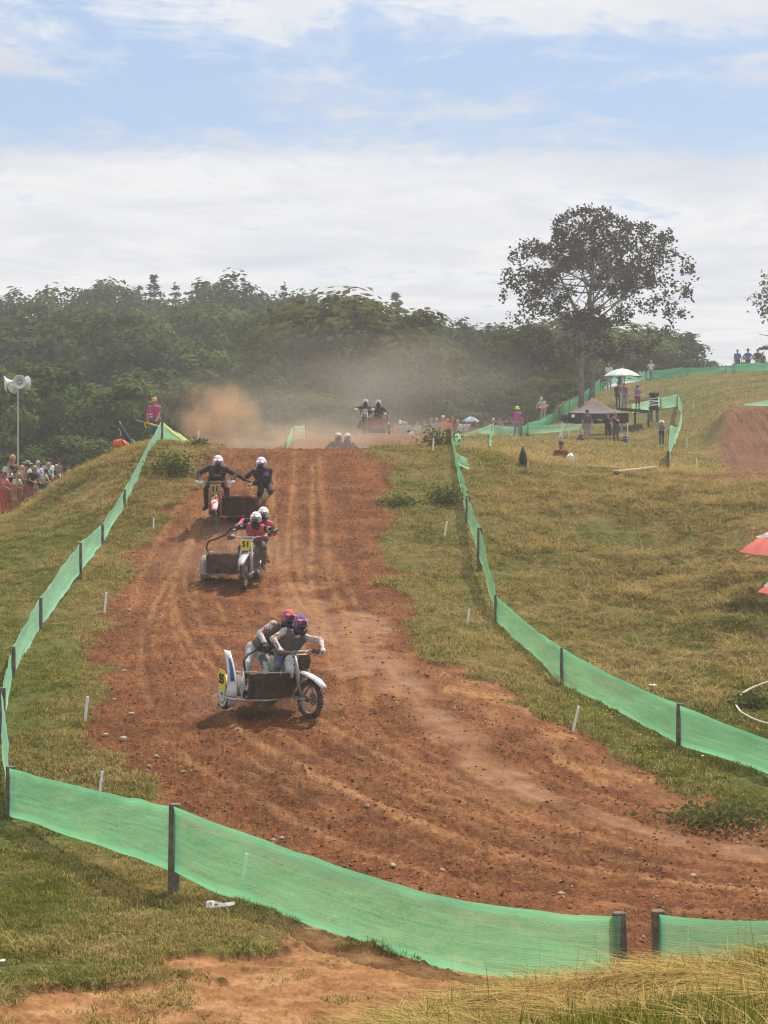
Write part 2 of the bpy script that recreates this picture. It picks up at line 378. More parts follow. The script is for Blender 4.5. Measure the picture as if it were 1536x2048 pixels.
# ruts and thrown-up ridges that follow the racing line
def wl(*pts): return smooth_line([W(*p) for p in pts])
RIDGES = [
    (wl((436, 1395), (470, 1450), (540, 1500), (610, 1540), (690, 1580), (780, 1628), (880, 1668), (1020, 1716), (1180, 1745), (1400, 1775), (1600, 1790)), 0.16, 0.055, 1.0),
    (wl((640, 1445), (720, 1490), (830, 1545), (930, 1590), (1050, 1640), (1180, 1680), (1330, 1715), (1600, 1755)), 0.13, 0.03, 0.55),
    (wl((700, 1450), (800, 1510), (900, 1555), (1030, 1605), (1180, 1650), (1330, 1690), (1600, 1735)), 0.14, 0.03, 0.45),
    (wl((560, 1470), (640, 1520), (740, 1560), (860, 1612), (1000, 1668), (1180, 1712), (1400, 1748), (1600, 1770)), 0.10, 0.025, 0.5),
    (wl((820, 1480), (900, 1520), (1000, 1565), (1100, 1610), (1250, 1670), (1420, 1705), (1600, 1728)), 0.10, -0.02, 0.55),
    (wl((470, 1380), (380, 1290), (350, 1220), (350, 1150), (380, 1080), (420, 1000), (450, 930)), 0.12, 0.03, 0.5),
    (wl((640, 1400), (560, 1330), (500, 1260), (470, 1180), (480, 1100), (500, 1000), (520, 930)), 0.12, -0.03, 0.35),
    (wl((690, 1420), (680, 1330), (650, 1240), (600, 1150), (590, 1060), (590, 960), (590, 905)), 0.15, -0.03, 0.4),
    (wl((740, 1420), (720, 1330), (690, 1240), (660, 1150), (650, 1060), (640, 960), (640, 905)), 0.15, 0.03, 0.45),
    (wl((300, 1420), (280, 1330), (290, 1240), (320, 1160), (360, 1080), (410, 1000), (440, 930)), 0.10, 0.02, 0.2),
]
pale = np.zeros_like(GX); dz = np.zeros_like(GX)
wob = fbm(GX / 2.0, GY / 2.0, 3, 40) * 0.5
for pts, w, hgt, pl in RIDGES:
    lo, hi = pts.min(0) - 1.5, pts.max(0) + 1.5
    sel = (GX > lo[0]) & (GX < hi[0]) & (GY > lo[1]) & (GY < hi[1])
    q = line_d(GX[sel] + wob[sel] * 0.10, GY[sel] + wob[sel] * 0.10, pts); g = np.exp(-(q / (w * 0.62)) ** 2)
    brk = sstep(-0.22, 0.12, fbm(GX[sel] / 0.6, GY[sel] / 0.6, 3, 41))
    dz[sel] += 0.55 * hgt * g * (0.5 + 0.5 * brk); pale[sel] = np.maximum(pale[sel], pl * g * (0.35 + 0.65 * brk))
# finer wheel marks beside the main lines: dry streaks and moist dark ruts
damp = np.zeros_like(GX); rgl = np.random.default_rng(8)
for pts, w, hgt, pl in list(RIDGES):
    T = np.gradient(pts, axis=0); Nn = np.stack([-T[:, 1], T[:, 0]], -1); Nn /= np.linalg.norm(Nn, axis=1, keepdims=True) + 1e-9
    for k in range(5):
        off = rgl.normal(0, 0.75); q0, q1 = sorted(rgl.uniform(0, 1, 2)); i0, i1 = int(q0 * 30), 30 + int(q1 * 29)
        L2 = (pts + Nn * (off + 0.15 * np.sin(np.linspace(0, 5, len(pts)) + k))[:, None])[i0:i1]; lo, hi = L2.min(0) - 0.5, L2.max(0) + 0.5
        sel = (GX > lo[0]) & (GX < hi[0]) & (GY > lo[1]) & (GY < hi[1])
        if not sel.any(): continue
        ww = rgl.uniform(0.045, 0.10); g = np.exp(-(line_d(GX[sel], GY[sel], L2) / ww) ** 2) * sstep(-0.25, 0.1, fbm(GX[sel] / 0.4, GY[sel] / 0.4, 3, 46 + k))
        if k % 2: dz[sel] -= 0.018 * g; damp[sel] = np.maximum(damp[sel], g * 0.8)
        else: dz[sel] += 0.012 * g; pale[sel] = np.maximum(pale[sel], g * rgl.uniform(0.3, 0.65))
# smooth, dusty pale lane along the inside of the bend
lane = wl((700, 1230), (760, 1310), (830, 1400), (920, 1490), (1020, 1560), (1130, 1615), (1250, 1655), (1380, 1685), (1600, 1720))
ql = line_d(GX, GY, lane) + fbm(GX / 1.3, GY / 1.3, 4, 44) * 1.3
LANE = (1 - sstep(0.0, 0.6, ql)) * (0.45 + 0.55 * sstep(-0.3, 0.1, fbm(GX / 0.35, GY / 0.35, 4, 47)))
lane2 = wl((590, 1180), (640, 1230), (690, 1290), (720, 1350))
LANE = np.maximum(LANE, 0.7 * (1 - sstep(0.1, 0.7, line_d(GX, GY, lane2) + fbm(GX / 0.9, GY / 0.9, 4, 45) * 1.6)))
# loose churned soil: outside of the bend
LOOSE = sstep(-0.15, 0.25, fbm(GX / 1.6, GY / 1.6, 3, 50) + 0.25) * (1 - LANE)
near_f = 1 - sstep(45, 75, GY)
clod = np.clip(fbm(GX / 0.16, GY / 0.16, 3, 60) * 2, -0.4, 1); clod2 = np.clip(fbm(GX / 0.055, GY / 0.055, 2, 61) * 2.2, -0.3, 1)
dirt_rel = fbm(GX / 2.2, GY / 2.2, 3, 62) * 0.06 + (clod * 0.050 + clod2 * 0.034) * (0.35 + 0.65 * LOOSE) * (1 - 0.75 * LANE)
# grooves across the jump face and lower dirt tyre treads
tread = np.sin((GX * 0.9 + GY * 0.45) * 2 * math.pi / 0.16) * 0.010 * sstep(0.02, 0.2, fbm(GX / 0.6, GY / 0.6, 3, 71)) * (np.abs(np.sin((GX * 0.3 - GY) * 1.4)) > 0.45)
dirt_rel = np.where(mL > 0.3, fbm(GX / 0.9, GY / 0.9, 4, 70) * 0.16 + clod2 * 0.025 + clod * 0.02 + tread, dirt_rel)
grass_rel = fbm(GX / 1.4, GY / 1.4, 4, 80) * 0.12 + fbm(GX / 0.30, GY / 0.30, 3, 81) * 0.07 + fbm(GX / 0.09, GY / 0.09, 2, 82) * 0.02
bank_n = sstep(900, 1250, CX + F * GX / GY) * sstep(40, 47, GY) * (1 - sstep(64, 68, GY))
grass_rel = grass_rel + bank_n * (fbm(GX / 0.9, GY / 0.9, 4, 84, 0.6) * 0.62)
fade = np.clip(GY / 12, 0, 1)
GZ = BASE + fade * ((dirt_rel + dz) * DIRT + grass_rel * (1 - DIRT))
GZ += (1 - DIRT) * 0.05 * (GY < 70) * (GY > 17)     # turf stands a little proud of the worn soil
pale = np.maximum(pale, mB * (0.25 + 0.75 * sstep(-0.1, 0.2, fbm(GX / 0.5, GY / 0.5, 4, 33))) * 0.85 * (1 - LANE))
# dryness of the turf (straw to green)
pxg = CX + F * GX / GY
DRY = 0.45 + fbm(GX / 3.0, GY / 3.0, 4, 90) * 0.9 + fbm(GX / 0.5, GY / 0.5, 3, 91) * 0.7
DRY += 0.14 * sstep(900, 1250, pxg) * sstep(45, 52, GY) * (1 - sstep(64, 80, GY)) + 0.12 * sstep(860, 1000, pxg) * sstep(63, 70, GY) * (1 - sstep(110, 150, GY))
DRY += 0.35 * sstep(120, 280, pxg) * (1 - sstep(330, 500, pxg)) * sstep(55, 62, GY) * (1 - sstep(70, 76, GY))
DRY -= 0.16 * sstep(960, 1100, pxg) * (1 - sstep(41, 45, GY)) * (GY > 19) + 0.02 * (1 - sstep(400, 700, pxg)) * sstep(22, 26, GY) * (1 - sstep(30, 40, GY))
DRY -= 0.28 * (1 - sstep(60, 260, pxg)) * (1 - sstep(57, 62, GY)) * sstep(19, 24, GY)
DRY -= 0.18 * sstep(1250, 1350, pxg) * sstep(110, 125, GY)
DRY += 0.28 * (1 - sstep(20.5, 24, GY)) * (1 - sstep(300, 900, pxg)) + 0.15 * (GY < 17)
DRY -= 0.15 * (GY < 17) * (vnoise(GX / 0.8, GY / 0.8, 96) > 0.1)
DRY = np.clip(DRY, 0, 1)

def build_ground():
    nr, nc = GX.shape
    V = np.stack([GX, GY, GZ], -1).reshape(-1, 3)
    idx = np.arange(nr * nc).reshape(nr, nc)
    Fq = np.stack([idx[:-1, :-1], idx[:-1, 1:], idx[1:, 1:], idx[1:, :-1]], -1).reshape(-1, 4)
    m = bpy.data.materials.new('earth_and_turf'); m.use_nodes = True
    me = mesh_np('ground', V, Fq, [m], smooth=False); me.polygons.foreach_set('use_smooth', (DIRT[:-1, :-1] < 0.4).ravel())
    for nm, A in (('dirt', DIRT), ('pale', pale), ('lane', LANE), ('dry', DRY), ('low', mL), ('loose', LOOSE), ('damp', damp), ('jump', np.maximum(mJ, mP))):
        at = me.attributes.new(nm, 'FLOAT', 'POINT'); at.data.foreach_set('value', A.astype(np.float32).ravel())
    nt = m.node_tree; N = nt.nodes; L = nt.links; b = N['Principled BSDF']
    b.inputs['Roughness'].default_value = 0.95; b.inputs['Specular IOR Level'].default_value = 0.12
    tc = N.new('ShaderNodeTexCoord')
    def att(n):
        a = N.new('ShaderNodeAttribute'); a.attribute_name = n; return a.outputs['Fac']
    def noise(sc, det=4, rough=0.55, st=None):
        n = N.new('ShaderNodeTexNoise'); n.inputs['Scale'].default_value = sc; n.inputs['Detail'].default_value = det; n.inputs['Roughness'].default_value = rough
        if st:
            mp = N.new('ShaderNodeMapping'); mp.inputs['Scale'].default_value = st; L.new(tc.outputs['Object'], mp.inputs[0]); L.new(mp.outputs[0], n.inputs['Vector'])
        else: L.new(tc.outputs['Object'], n.inputs['Vector'])
        return n.outputs['Fac']
    def ramp(v, *stops):
        r = N.new('ShaderNodeValToRGB'); L.new(v, r.inputs[0]); e = r.color_ramp.elements
        e[0].position, e[0].color = stops[0][0], (*stops[0][1], 1); e[1].position, e[1].color = stops[-1][0], (*stops[-1][1], 1)
        for p_, c in stops[1:-1]: k = e.new(p_); k.color = (*c, 1)
        return r.outputs[0]
    def mix(f, a, b_, mode='MIX'):
        x = N.new('ShaderNodeMix'); x.data_type = 'RGBA'; x.blend_type = mode
        for i, v in ((0, f), (6, a), (7, b_)):
            if isinstance(v, float): x.inputs[i].default_value = v
            elif isinstance(v, tuple): x.inputs[i].default_value = (*v, 1)
            else: L.new(v, x.inputs[i])
        return x.outputs[2]
    def math_(op, a, b_):
        n = N.new('ShaderNodeMath'); n.operation = op; n.use_clamp = True
        for i, v in ((0, a), (1, b_)):
            if isinstance(v, (int, float)): n.inputs[i].default_value = v
            else: L.new(v, n.inputs[i])
        return n.outputs[0]
    w3 = lambda v: (v, v, v)
    soil = ramp(noise(1.1, 8, 0.6), (0.32, (0.094, 0.031, 0.009)), (0.50, (0.182, 0.064, 0.020)), (0.66, (0.275, 0.110, 0.040)))
    soil = mix(math_('MULTIPLY', ramp(noise(26, 5, 0.65), (0.50, w3(0)), (0.66, w3(1))), 0.55), soil, (0.29, 0.135, 0.058))
    soil = mix(math_('MULTIPLY', ramp(noise(11, 6, 0.7), (0.30, w3(1)), (0.46, w3(0))), 0.65), soil, (0.058, 0.021, 0.008))
    vor = N.new('ShaderNodeTexVoronoi'); vor.inputs['Scale'].default_value = 17; vor.inputs['Randomness'].default_value = 1; L.new(tc.outputs['Object'], vor.inputs['Vector'])
    vor2 = N.new('ShaderNodeTexVoronoi'); vor2.inputs['Scale'].default_value = 42; L.new(tc.outputs['Object'], vor2.inputs['Vector'])
    sp1 = N.new('ShaderNodeSeparateColor'); L.new(vor.outputs['Color'], sp1.inputs[0]); sp2 = N.new('ShaderNodeSeparateColor'); L.new(vor2.outputs['Color'], sp2.inputs[0])
    lump = math_('ADD', math_('MULTIPLY', sp1.outputs[0], 0.45), math_('MULTIPLY', sp2.outputs[0], 0.55))
    soil = mix(0.85, soil, ramp(lump, (0.12, (0.50, 0.47, 0.45)), (0.5, (0.95, 0.95, 0.95)), (0.75, (1.15, 1.15, 1.15)), (0.93, (1.9, 2.0, 2.1))), 'MULTIPLY')
    soil = mix(math_('MULTIPLY', att('loose'), 0.30), soil, (0.095, 0.034, 0.012))
    soil = mix(math_('MULTIPLY', att('damp'), 0.5), soil, (0.055, 0.020, 0.008))
    soil = mix(math_('MULTIPLY', att('lane'), 0.85), soil, ramp(noise(3.0, 8, 0.7), (0.35, (0.19, 0.092, 0.046)), (0.62, (0.34, 0.195, 0.11))))
    soil = mix(math_('MULTIPLY', att('pale'), 0.95), soil, ramp(noise(7, 6, 0.7), (0.33, (0.24, 0.105, 0.040)), (0.58, (0.42, 0.215, 0.092))))
    soil = mix(math_('MULTIPLY', att('low'), 0.9), soil, ramp(noise(2.2, 8, 0.65), (0.36, (0.20, 0.090, 0.034)), (0.50, (0.32, 0.155, 0.062)), (0.64, (0.44, 0.245, 0.115))))
    soil = mix(math_('MULTIPLY', att('jump'), 0.6), soil, ramp(noise(1.0, 7, 0.75, (9, 0.3, 0.3)), (0.40, (0.060, 0.028, 0.019)), (0.58, (0.19, 0.10, 0.063))))
    turf_g = ramp(noise(9, 6, 0.7), (0.36, (0.034, 0.042, 0.008)), (0.60, (0.125, 0.130, 0.024)))
    turf_d = ramp(noise(12, 7, 0.7), (0.34, (0.072, 0.046, 0.015)), (0.50, (0.165, 0.112, 0.038)), (0.66, (0.32, 0.23, 0.085)))
    turf = mix(ramp(att('dry'), (0.15, w3(0)), (0.75, w3(1))), turf_g, turf_d)
    turf = mix(math_('MULTIPLY', ramp(noise(4.5, 6, 0.7), (0.56, w3(0)), (0.70, w3(1))), 0.55), turf, (0.15, 0.068, 0.026))
    L.new(mix(att('dirt'), turf, soil), b.inputs['Base Color'])
    bp = N.new('ShaderNodeBump'); bp.inputs['Strength'].default_value = 1.0; bp.inputs['Distance'].default_value = 0.03
    L.new(math_('ADD', math_('MULTIPLY', noise(38, 5, 0.7), 0.6), math_('MULTIPLY', lump, 0.4)), bp.inputs['Height']); L.new(bp.outputs[0], b.inputs['Normal'])
    o = put('ground', me); tag(o, kind='structure'); return o
ground_o = build_ground()

# ================================================================== grass (stuff, instanced tufts)
def leaf_mat(name, g1, g2, d1, d2, transl=0.35, use_dry=True, rough=0.6, real=False):
    m = bpy.data.materials.new(name); m.use_nodes = True; nt = m.node_tree; N = nt.nodes; L = nt.links
    for n in list(N): N.remove(n)
    out = N.new('ShaderNodeOutputMaterial'); df = N.new('ShaderNodeBsdfDiffuse'); tr = N.new('ShaderNodeBsdfTranslucent'); mx = N.new('ShaderNodeMixShader')
    mx.inputs[0].default_value = transl
    def mix(f, a, b):
        x = N.new('ShaderNodeMix'); x.data_type = 'RGBA'
        for i, v in ((0, f), (6, a), (7, b)):
            if isinstance(v, tuple): x.inputs[i].default_value = (*v, 1)
            elif isinstance(v, float): x.inputs[i].default_value = v
            else: L.new(v, x.inputs[i])
        return x.outputs[2]
    oi = N.new('ShaderNodeObjectInfo'); geo = N.new('ShaderNodeNewGeometry')
    green = mix(geo.outputs['Random Per Island'] if real else oi.outputs['Random'], g1, g2)
    if use_dry:
        a = N.new('ShaderNodeAttribute'); a.attribute_type = 'GEOMETRY' if real else 'INSTANCER'; a.attribute_name = 'dry'
        dry = mix(geo.outputs['Random Per Island'], d1, d2)
        n = N.new('ShaderNodeMath'); n.operation = 'ADD'; L.new(a.outputs['Fac'], n.inputs[0])
        n2 = N.new('ShaderNodeMath'); n2.operation = 'MULTIPLY_ADD'; L.new(geo.outputs['Random Per Island'], n2.inputs[0]); n2.inputs[1].default_value = 0.8; n2.inputs[2].default_value = -0.4
        L.new(n2.outputs[0], n.inputs[1])
        r = N.new('ShaderNodeValToRGB'); r.color_ramp.elements[0].position = 0.25; r.color_ramp.elements[1].position = 0.65; L.new(n.outputs[0], r.inputs[0])
        c = mix(r.outputs[0], green, dry)
    else:
        c = mix(geo.outputs['Random Per Island'], green, mix(oi.outputs['Random'], d1, d2))
    L.new(c, df.inputs[0]); L.new(c, tr.inputs[0]); L.new(df.outputs[0], mx.inputs[1]); L.new(tr.outputs[0], mx.inputs[2]); L.new(mx.outputs[0], out.inputs[0])
    return m
M_GRASS = leaf_mat('grass_blades', (0.070, 0.088, 0.011), (0.205, 0.215, 0.030), (0.175, 0.118, 0.038), (0.54, 0.40, 0.165), 0.35)

def blade_tuft(name, n, rad, h, w, lean, mt, seed, seg=2):
    rg = np.random.default_rng(seed); V = []; Fq = []
    for _ in range(n):
        a = rg.uniform(0, 2 * math.pi); r = rad * math.sqrt(rg.uniform()); x, y = r * math.cos(a), r * math.sin(a)
        da = rg.uniform(0, 2 * math.pi); ln = lean * rg.uniform(0.2, 1.2); hh = h * rg.uniform(0.45, 1.1); ww = w * rg.uniform(0.6, 1.2)
        sx, sy = -math.sin(da) * ww / 2, math.cos(da) * ww / 2; b = len(V)
        ts = [0, 0.5, 1] if seg == 2 else [0, 1]
        for t in ts:
            ox, oy = math.cos(da) * ln * hh * t ** 1.6, math.sin(da) * ln * hh * t ** 1.6; zz = hh * t * (1 - 0.35 * min(1, ln) * t) - 0.01
            if t < 1: V += [(x + ox - sx * (1 - 0.4 * t), y + oy - sy * (1 - 0.4 * t), zz), (x + ox + sx * (1 - 0.4 * t), y + oy + sy * (1 - 0.4 * t), zz)]
            else: V.append((x + ox, y + oy, zz))
        if seg == 2: Fq += [[b, b + 1, b + 3, b + 2], [b + 2, b + 3, b + 4]]
        else: Fq += [[b, b + 1, b + 2]]
    return mesh_np(name, V, Fq, [mt])

def scatter(name, pts, scale, dry, variants, label, cat, lean_dir=None, kind='stuff', tiltmax=0.25):
    """one object whose points carry instanced tufts"""
    me = bpy.data.meshes.new(name); me.vertices.add(len(pts)); me.vertices.foreach_set('co', np.asarray(pts, np.float32).ravel())
    rot = np.stack([RNG.uniform(-tiltmax, tiltmax, len(pts)), RNG.uniform(-tiltmax, tiltmax, len(pts)), RNG.uniform(0, 6.28, len(pts))], -1) if lean_dir is None else lean_dir
    for nm, tp, A in (('sc', 'FLOAT', scale), ('dry', 'FLOAT', dry), ('rot', 'FLOAT_VECTOR', rot), ('var', 'INT', RNG.integers(0, len(variants), len(pts)))):
        at = me.attributes.new(nm, tp, 'POINT')
        at.data.foreach_set('vector' if tp == 'FLOAT_VECTOR' else 'value', np.asarray(A, np.int32 if tp == 'INT' else np.float32).ravel())
    o = put(name, me); tag(o, label, cat, kind=kind)
    ng = bpy.data.node_groups.new(name + '_scatter', 'GeometryNodeTree')
    ng.interface.new_socket('Geometry', in_out='INPUT', socket_type='NodeSocketGeometry'); ng.interface.new_socket('Geometry', in_out='OUTPUT', socket_type='NodeSocketGeometry')
    N = ng.nodes; L = ng.links; gi = N.new('NodeGroupInput'); go = N.new('NodeGroupOutput'); ip = N.new('GeometryNodeInstanceOnPoints')
    g2i = N.new('GeometryNodeGeometryToInstance')
    for v in variants[::-1]:
        oi = N.new('GeometryNodeObjectInfo'); oi.inputs['Object'].default_value = v; oi.inputs['As Instance'].default_value = True; L.new(oi.outputs['Geometry'], g2i.inputs[0])
    def na(nm, tp):
        a = N.new('GeometryNodeInputNamedAttribute'); a.data_type = tp; a.inputs['Name'].default_value = nm; return a.outputs[0]
    L.new(gi.outputs[0], ip.inputs['Points']); L.new(g2i.outputs[0], ip.inputs['Instance']); ip.inputs['Pick Instance'].default_value = True
    L.new(na('var', 'INT'), ip.inputs['Instance Index']); L.new(na('rot', 'FLOAT_VECTOR'), ip.inputs['Rotation']); L.new(na('sc', 'FLOAT'), ip.inputs['Scale'])
    L.new(ip.outputs[0], go.inputs[0])
    md = o.modifiers.new('scatter', 'NODES'); md.node_group = ng
    return o
def loose_obj(name, me): return bpy.data.objects.new(name, me)      # source shape only, never linked to the scene

def fan_points(n, d0, d1, p0, p1, power=0.0):
    """random land points in a fan; power 0 = even per square metre, 1 = thinning with distance"""
    k = 2 - power; u = RNG.uniform(size=n)
    if abs(k) < 1e-6: d = d0 * (d1 / d0) ** u
    else: d = (d0 ** k + u * (d1 ** k - d0 ** k)) ** (1 / k)
    px = RNG.uniform(p0, p1, n); x = (px - CX) / F * d; return px, x, d
T_SHORT = [loose_obj('tuft_source', blade_tuft('short_tuft', 26, 0.12, 0.062, 0.010, 1.2, M_GRASS, s)) for s in range(4)]
T_MID = [loose_obj('tuft_source', blade_tuft('mid_tuft', 30, 0.17, 0.15, 0.011, 2.0, M_GRASS, 10 + s)) for s in range(4)]
T_FAR = [loose_obj('tuft_source', blade_tuft('far_tuft', 22, 0.45, 0.15, 0.035, 1.2, M_GRASS, 60 + s, seg=1)) for s in range(3)]

def turf(name, n, d0, d1, p0, p1, variants, s0, s1, label, power=1.0, thr=0.45, mask=None, dry_add=0.0):
    px, x, d = fan_points(n, d0, d1, p0, p1, power)
    dirt = gridlook(DIRT, x, d); keep = dirt + RNG.uniform(-0.25, 0.25, n) < thr
    keep &= vnoise(x / 0.45, d / 0.45, 140) + 0.7 * vnoise(x / 1.7, d / 1.7, 141) + RNG.uniform(-0.35, 0.35, n) > -0.22
    if mask is not None: keep &= mask(px, x, d)
    px, x, d = px[keep], x[keep], d[keep]; z = gridlook(GZ, x, d)
    dry = np.clip(gridlook(DRY, x, d) + RNG.normal(0, 0.2, len(x)) + dry_add, 0, 1)
    sc = RNG.uniform(s0, s1, len(x)) * (1 + 0.7 * vnoise(x / 0.9, d / 0.9, 150))
    return scatter(name, np.stack([x, d, z], -1), sc, dry, variants, label, 'grass')
M_GRASS_NEAR = leaf_mat('bank_blades', (0.060, 0.078, 0.010), (0.26, 0.28, 0.035), (0.16, 0.095, 0.028), (0.66, 0.48, 0.19), 0.35, real=True)
def blade_field(name, x, d, h, w, lean, dirs, dry, label):
    """every blade a real ribbon on the land: arrays of root, height, width, lean, direction"""
    n = len(x); z = gridlook(GZ, x, d) - 0.01; sx, sy = -np.sin(dirs) * w / 2, np.cos(dirs) * w / 2; V = np.zeros((n, 7, 3)); k = 0
    for t, wd in ((0, 1.0), (0.4, 0.85), (0.75, 0.55), (1, 0)):
        ox, oy = np.cos(dirs) * lean * h * t ** 1.7, np.sin(dirs) * lean * h * t ** 1.7; zz = z + h * (t - 0.42 * np.minimum(1.6, lean) * t ** 2.2)
        for sg in ((-1, 1) if t < 1 else (0,)):
            V[:, k] = np.stack([x + ox + sg * sx * wd, d + oy + sg * sy * wd, np.maximum(zz, z + 0.012 + 0.03 * t)], -1); k += 1
    b = np.arange(n)[:, None] * 7
    q = np.concatenate([b + np.array([[0, 1, 3]]), b + np.array([[0, 3, 2]]), b + np.array([[2, 3, 5]]), b + np.array([[2, 5, 4]]), b + np.array([[4, 5, 6]])], 0)
    me = mesh_np(name, V.reshape(-1, 3), q, [M_GRASS_NEAR]); at = me.attributes.new('dry', 'FLOAT', 'POINT'); at.data.foreach_set('value', np.repeat(dry, 7).astype(np.float32))
    return tag(put(name, me), label, 'grass', kind='stuff')
def bank_grass():
    n = 46000; px, x, d = fan_points(n, 10.6, 15.4, 430, 1660, 0); clump = vnoise(x / 0.22, d / 0.22, 170); big = vnoise(x / 0.8, d / 0.8, 171)
    keep = (px > 620 - (14 - d) * 40 + RNG.uniform(-70, 230, n)) & (clump + RNG.uniform(-0.4, 0.4, n) > -0.28); px, x, d, clump, big = [q[keep] for q in (px, x, d, clump, big)]; n = len(x)
    dry = np.clip(0.50 + big * 1.1 + clump * 0.5 + RNG.normal(0, 0.16, n) - 0.30 * sstep(12.6, 11.6, d), 0, 1); up = dry < 0.45
    h = np.where(up, RNG.uniform(0.06, 0.19, n), RNG.uniform(0.08, 0.23, n)) * (1 + clump * 0.9); lean = np.where(up, RNG.uniform(0.1, 0.9, n), RNG.uniform(0.5, 3.6, n))
    dirs = np.where(up, RNG.uniform(0, 6.28, n), math.pi + big * 5 + RNG.normal(0, 0.9, n))
    blade_field('bank_grass', x, d, h, RNG.uniform(0.0035, 0.0095, n), lean, dirs, dry, 'long straw and green grass on the near spectator bank at bottom right')
    n = 70; px, x, d = fan_points(n, 12.8, 15.2, 620, 1640, 0)
    blade_field('seed_stalks', x, d, RNG.uniform(0.22, 0.46, n), RNG.uniform(0.003, 0.005, n), RNG.uniform(0.05, 0.6, n), RNG.uniform(0, 6.28, n), RNG.uniform(0.6, 1, n), 'tall thin seed stalks standing up from the near bank')
bank_grass()
turf('foreground_turf', 15000, 19.0, 31, -40, 900, T_SHORT, 0.7, 1.3, 'short green and straw turf in front of the lower green net', 0.6)
turf('verge_turf', 52000, 30, 67, -60, 1620, T_SHORT, 0.8, 1.5, 'short worn turf on both verges of the red dirt track', 0.8)
turf('bank_turf', 15000, 42, 75, 860, 1640, T_MID, 0.35, 0.85, 'matted dry grass on the bank right of the track', 0.6, 0.45, lambda px, x, d: (px > 960 + RNG.uniform(-40, 120, len(px))))
turf('mound_turf', 6000, 56, 76, -60, 430, T_MID, 0.5, 1.1, 'rough straw grass on the mound left of the crest', 0.6, 0.45, lambda px, x, d: px < 405)
T_STRAW = [loose_obj('tuft_source', blade_tuft('straw_tuft', 16, 0.22, 0.30, 0.011, 3.2, M_GRASS, 80 + s)) for s in range(4)]
turf('bank_straw', 3600, 41, 75, 900, 1640, T_STRAW, 0.5, 1.2, 'pale flattened straw strewn over the right bank', 0.6, 0.6, lambda px, x, d: (px > 980 + RNG.uniform(-60, 120, len(px))) & (vnoise(x / 0.8, d / 0.8, 155) > -0.2), 0.6)
turf('verge_straw', 4200, 20, 66, -60, 1100, T_STRAW, 0.25, 0.7, 'pale cut straw lying on the verges', 0.8, 0.7, lambda px, x, d: vnoise(x / 0.9, d / 0.9, 156) > -0.05, 0.6)
turf('low_tufts', 2600, 19.2, 27, -40, 1000, T_SHORT, 0.5, 1.3, 'thin dry tufts scattered over the bare earth in front of the lower net', 0.6, 3.0, lambda px, x, d: (gridlook(mL, x, d) > 0.3) & (vnoise(x / 0.5, d / 0.5, 157) > 0.12), 0.25)
turf('hill_turf', 30000, 66, 215, 380, 1640, T_FAR, 0.5, 1.0, 'grass on the hillside beyond the crest', 0.9)
turf('field_turf', 6000, 70, 150, -80, 900, T_FAR, 0.6, 1.1, 'grass in the field behind the mound', 0.9)

# ================================================================== weeds and flowers
M_WEED = leaf_mat('weed_leaves', (0.055, 0.085, 0.022), (0.095, 0.120, 0.035), (0.10, 0.12, 0.03), (0.16, 0.15, 0.05), 0.3, use_dry=False)
M_STEM = mat('stem_green', (0.10, 0.12, 0.04), 0.8)
def leaf_quads(C, size, rg, flat=0.5, nrm=None, asp=0.55):
    if nrm is not None:
        n = len(C); nn = nrm / (np.linalg.norm(nrm, axis=1, keepdims=True) + 1e-9); a = np.cross(nn, rg.normal(size=(n, 3))); a /= np.linalg.norm(a, axis=1, keepdims=True) + 1e-9; b = np.cross(nn, a); s = size * rg.uniform(0.6, 1.3, (n, 1))
        return np.stack([C - a * s, C + b * s * asp, C + a * s, C - b * s * asp], 1).reshape(-1, 3), np.arange(4 * n).reshape(n, 4)
    """leaf-shaped quads at points C"""
    n = len(C); a = rg.normal(size=(n, 3)); a[:, 2] *= flat; a /= np.linalg.norm(a, axis=1, keepdims=True) + 1e-9
    b = rg.normal(size=(n, 3)); b -= a * (a * b).sum(1, keepdims=True); b /= np.linalg.norm(b, axis=1, keepdims=True) + 1e-9
    s = (size * rg.uniform(0.6, 1.3, (n, 1))) if np.isscalar(size) else size[:, None]
    V = np.stack([C - a * s, C + b * s * asp, C + a * s, C - b * s * asp], 1).reshape(-1, 3)
    return V, np.arange(4 * n).reshape(n, 4)
def weed(label, loc, w, h, n, seed, group=None, name='weed_clump'):
    n = int(n * 1.8)
    rg = np.random.default_rng(seed); t = thing(name, label, 'weed', loc, group=group)
    C = np.stack([rg.normal(0, w / 2.6, n), rg.normal(0, w / 3.2, n), np.abs(rg.normal(0.35, 0.3, n)) * h], -1)
    V, Fq = leaf_quads(C, 0.05, rg, 0.6); put('leaves', mesh_np('weed_leaves', V, Fq, [M_WEED]), t)
    for _ in range(7):
        x, y = rg.normal(0, w / 4), rg.normal(0, w / 5); MB().tube([(x * 0.5, y * 0.5, -0.03), (x, y, h * 0.5), (x * 1.3, y * 1.3, h * rg.uniform(0.7, 1.1))], [0.012, 0.009, 0.005], 5).obj('stem', M_STEM, t)
    return t
weed('dark green leafy weed clump on the mound left of the crest', on_ground(350, 61.5), 0.9, 0.6, 420, 1)
weed('dark weed clump growing beside the right net near the crest', on_ground(892, 58.6), 0.6, 0.45, 240, 2)
weed('low pale weed patch at the right edge of the red track', on_ground(797, 58.2), 0.6, 0.25, 150, 3)
weed('green weed clump at the foot of the dark corner post', on_ground(876, 65.6), 0.7, 0.5, 260, 4)
weed('brown-green weed clump on the inside of the bend by the right edge', on_ground(1435, 32.6), 1.1, 0.35, 420, 5)
weed('green weed beside the white hose', on_ground(1502, 40.6), 0.5, 0.28, 170, 6)
weed('small green weed just right of the flag on the mound', on_ground(398, 64.5), 0.35, 0.22, 90, 7)
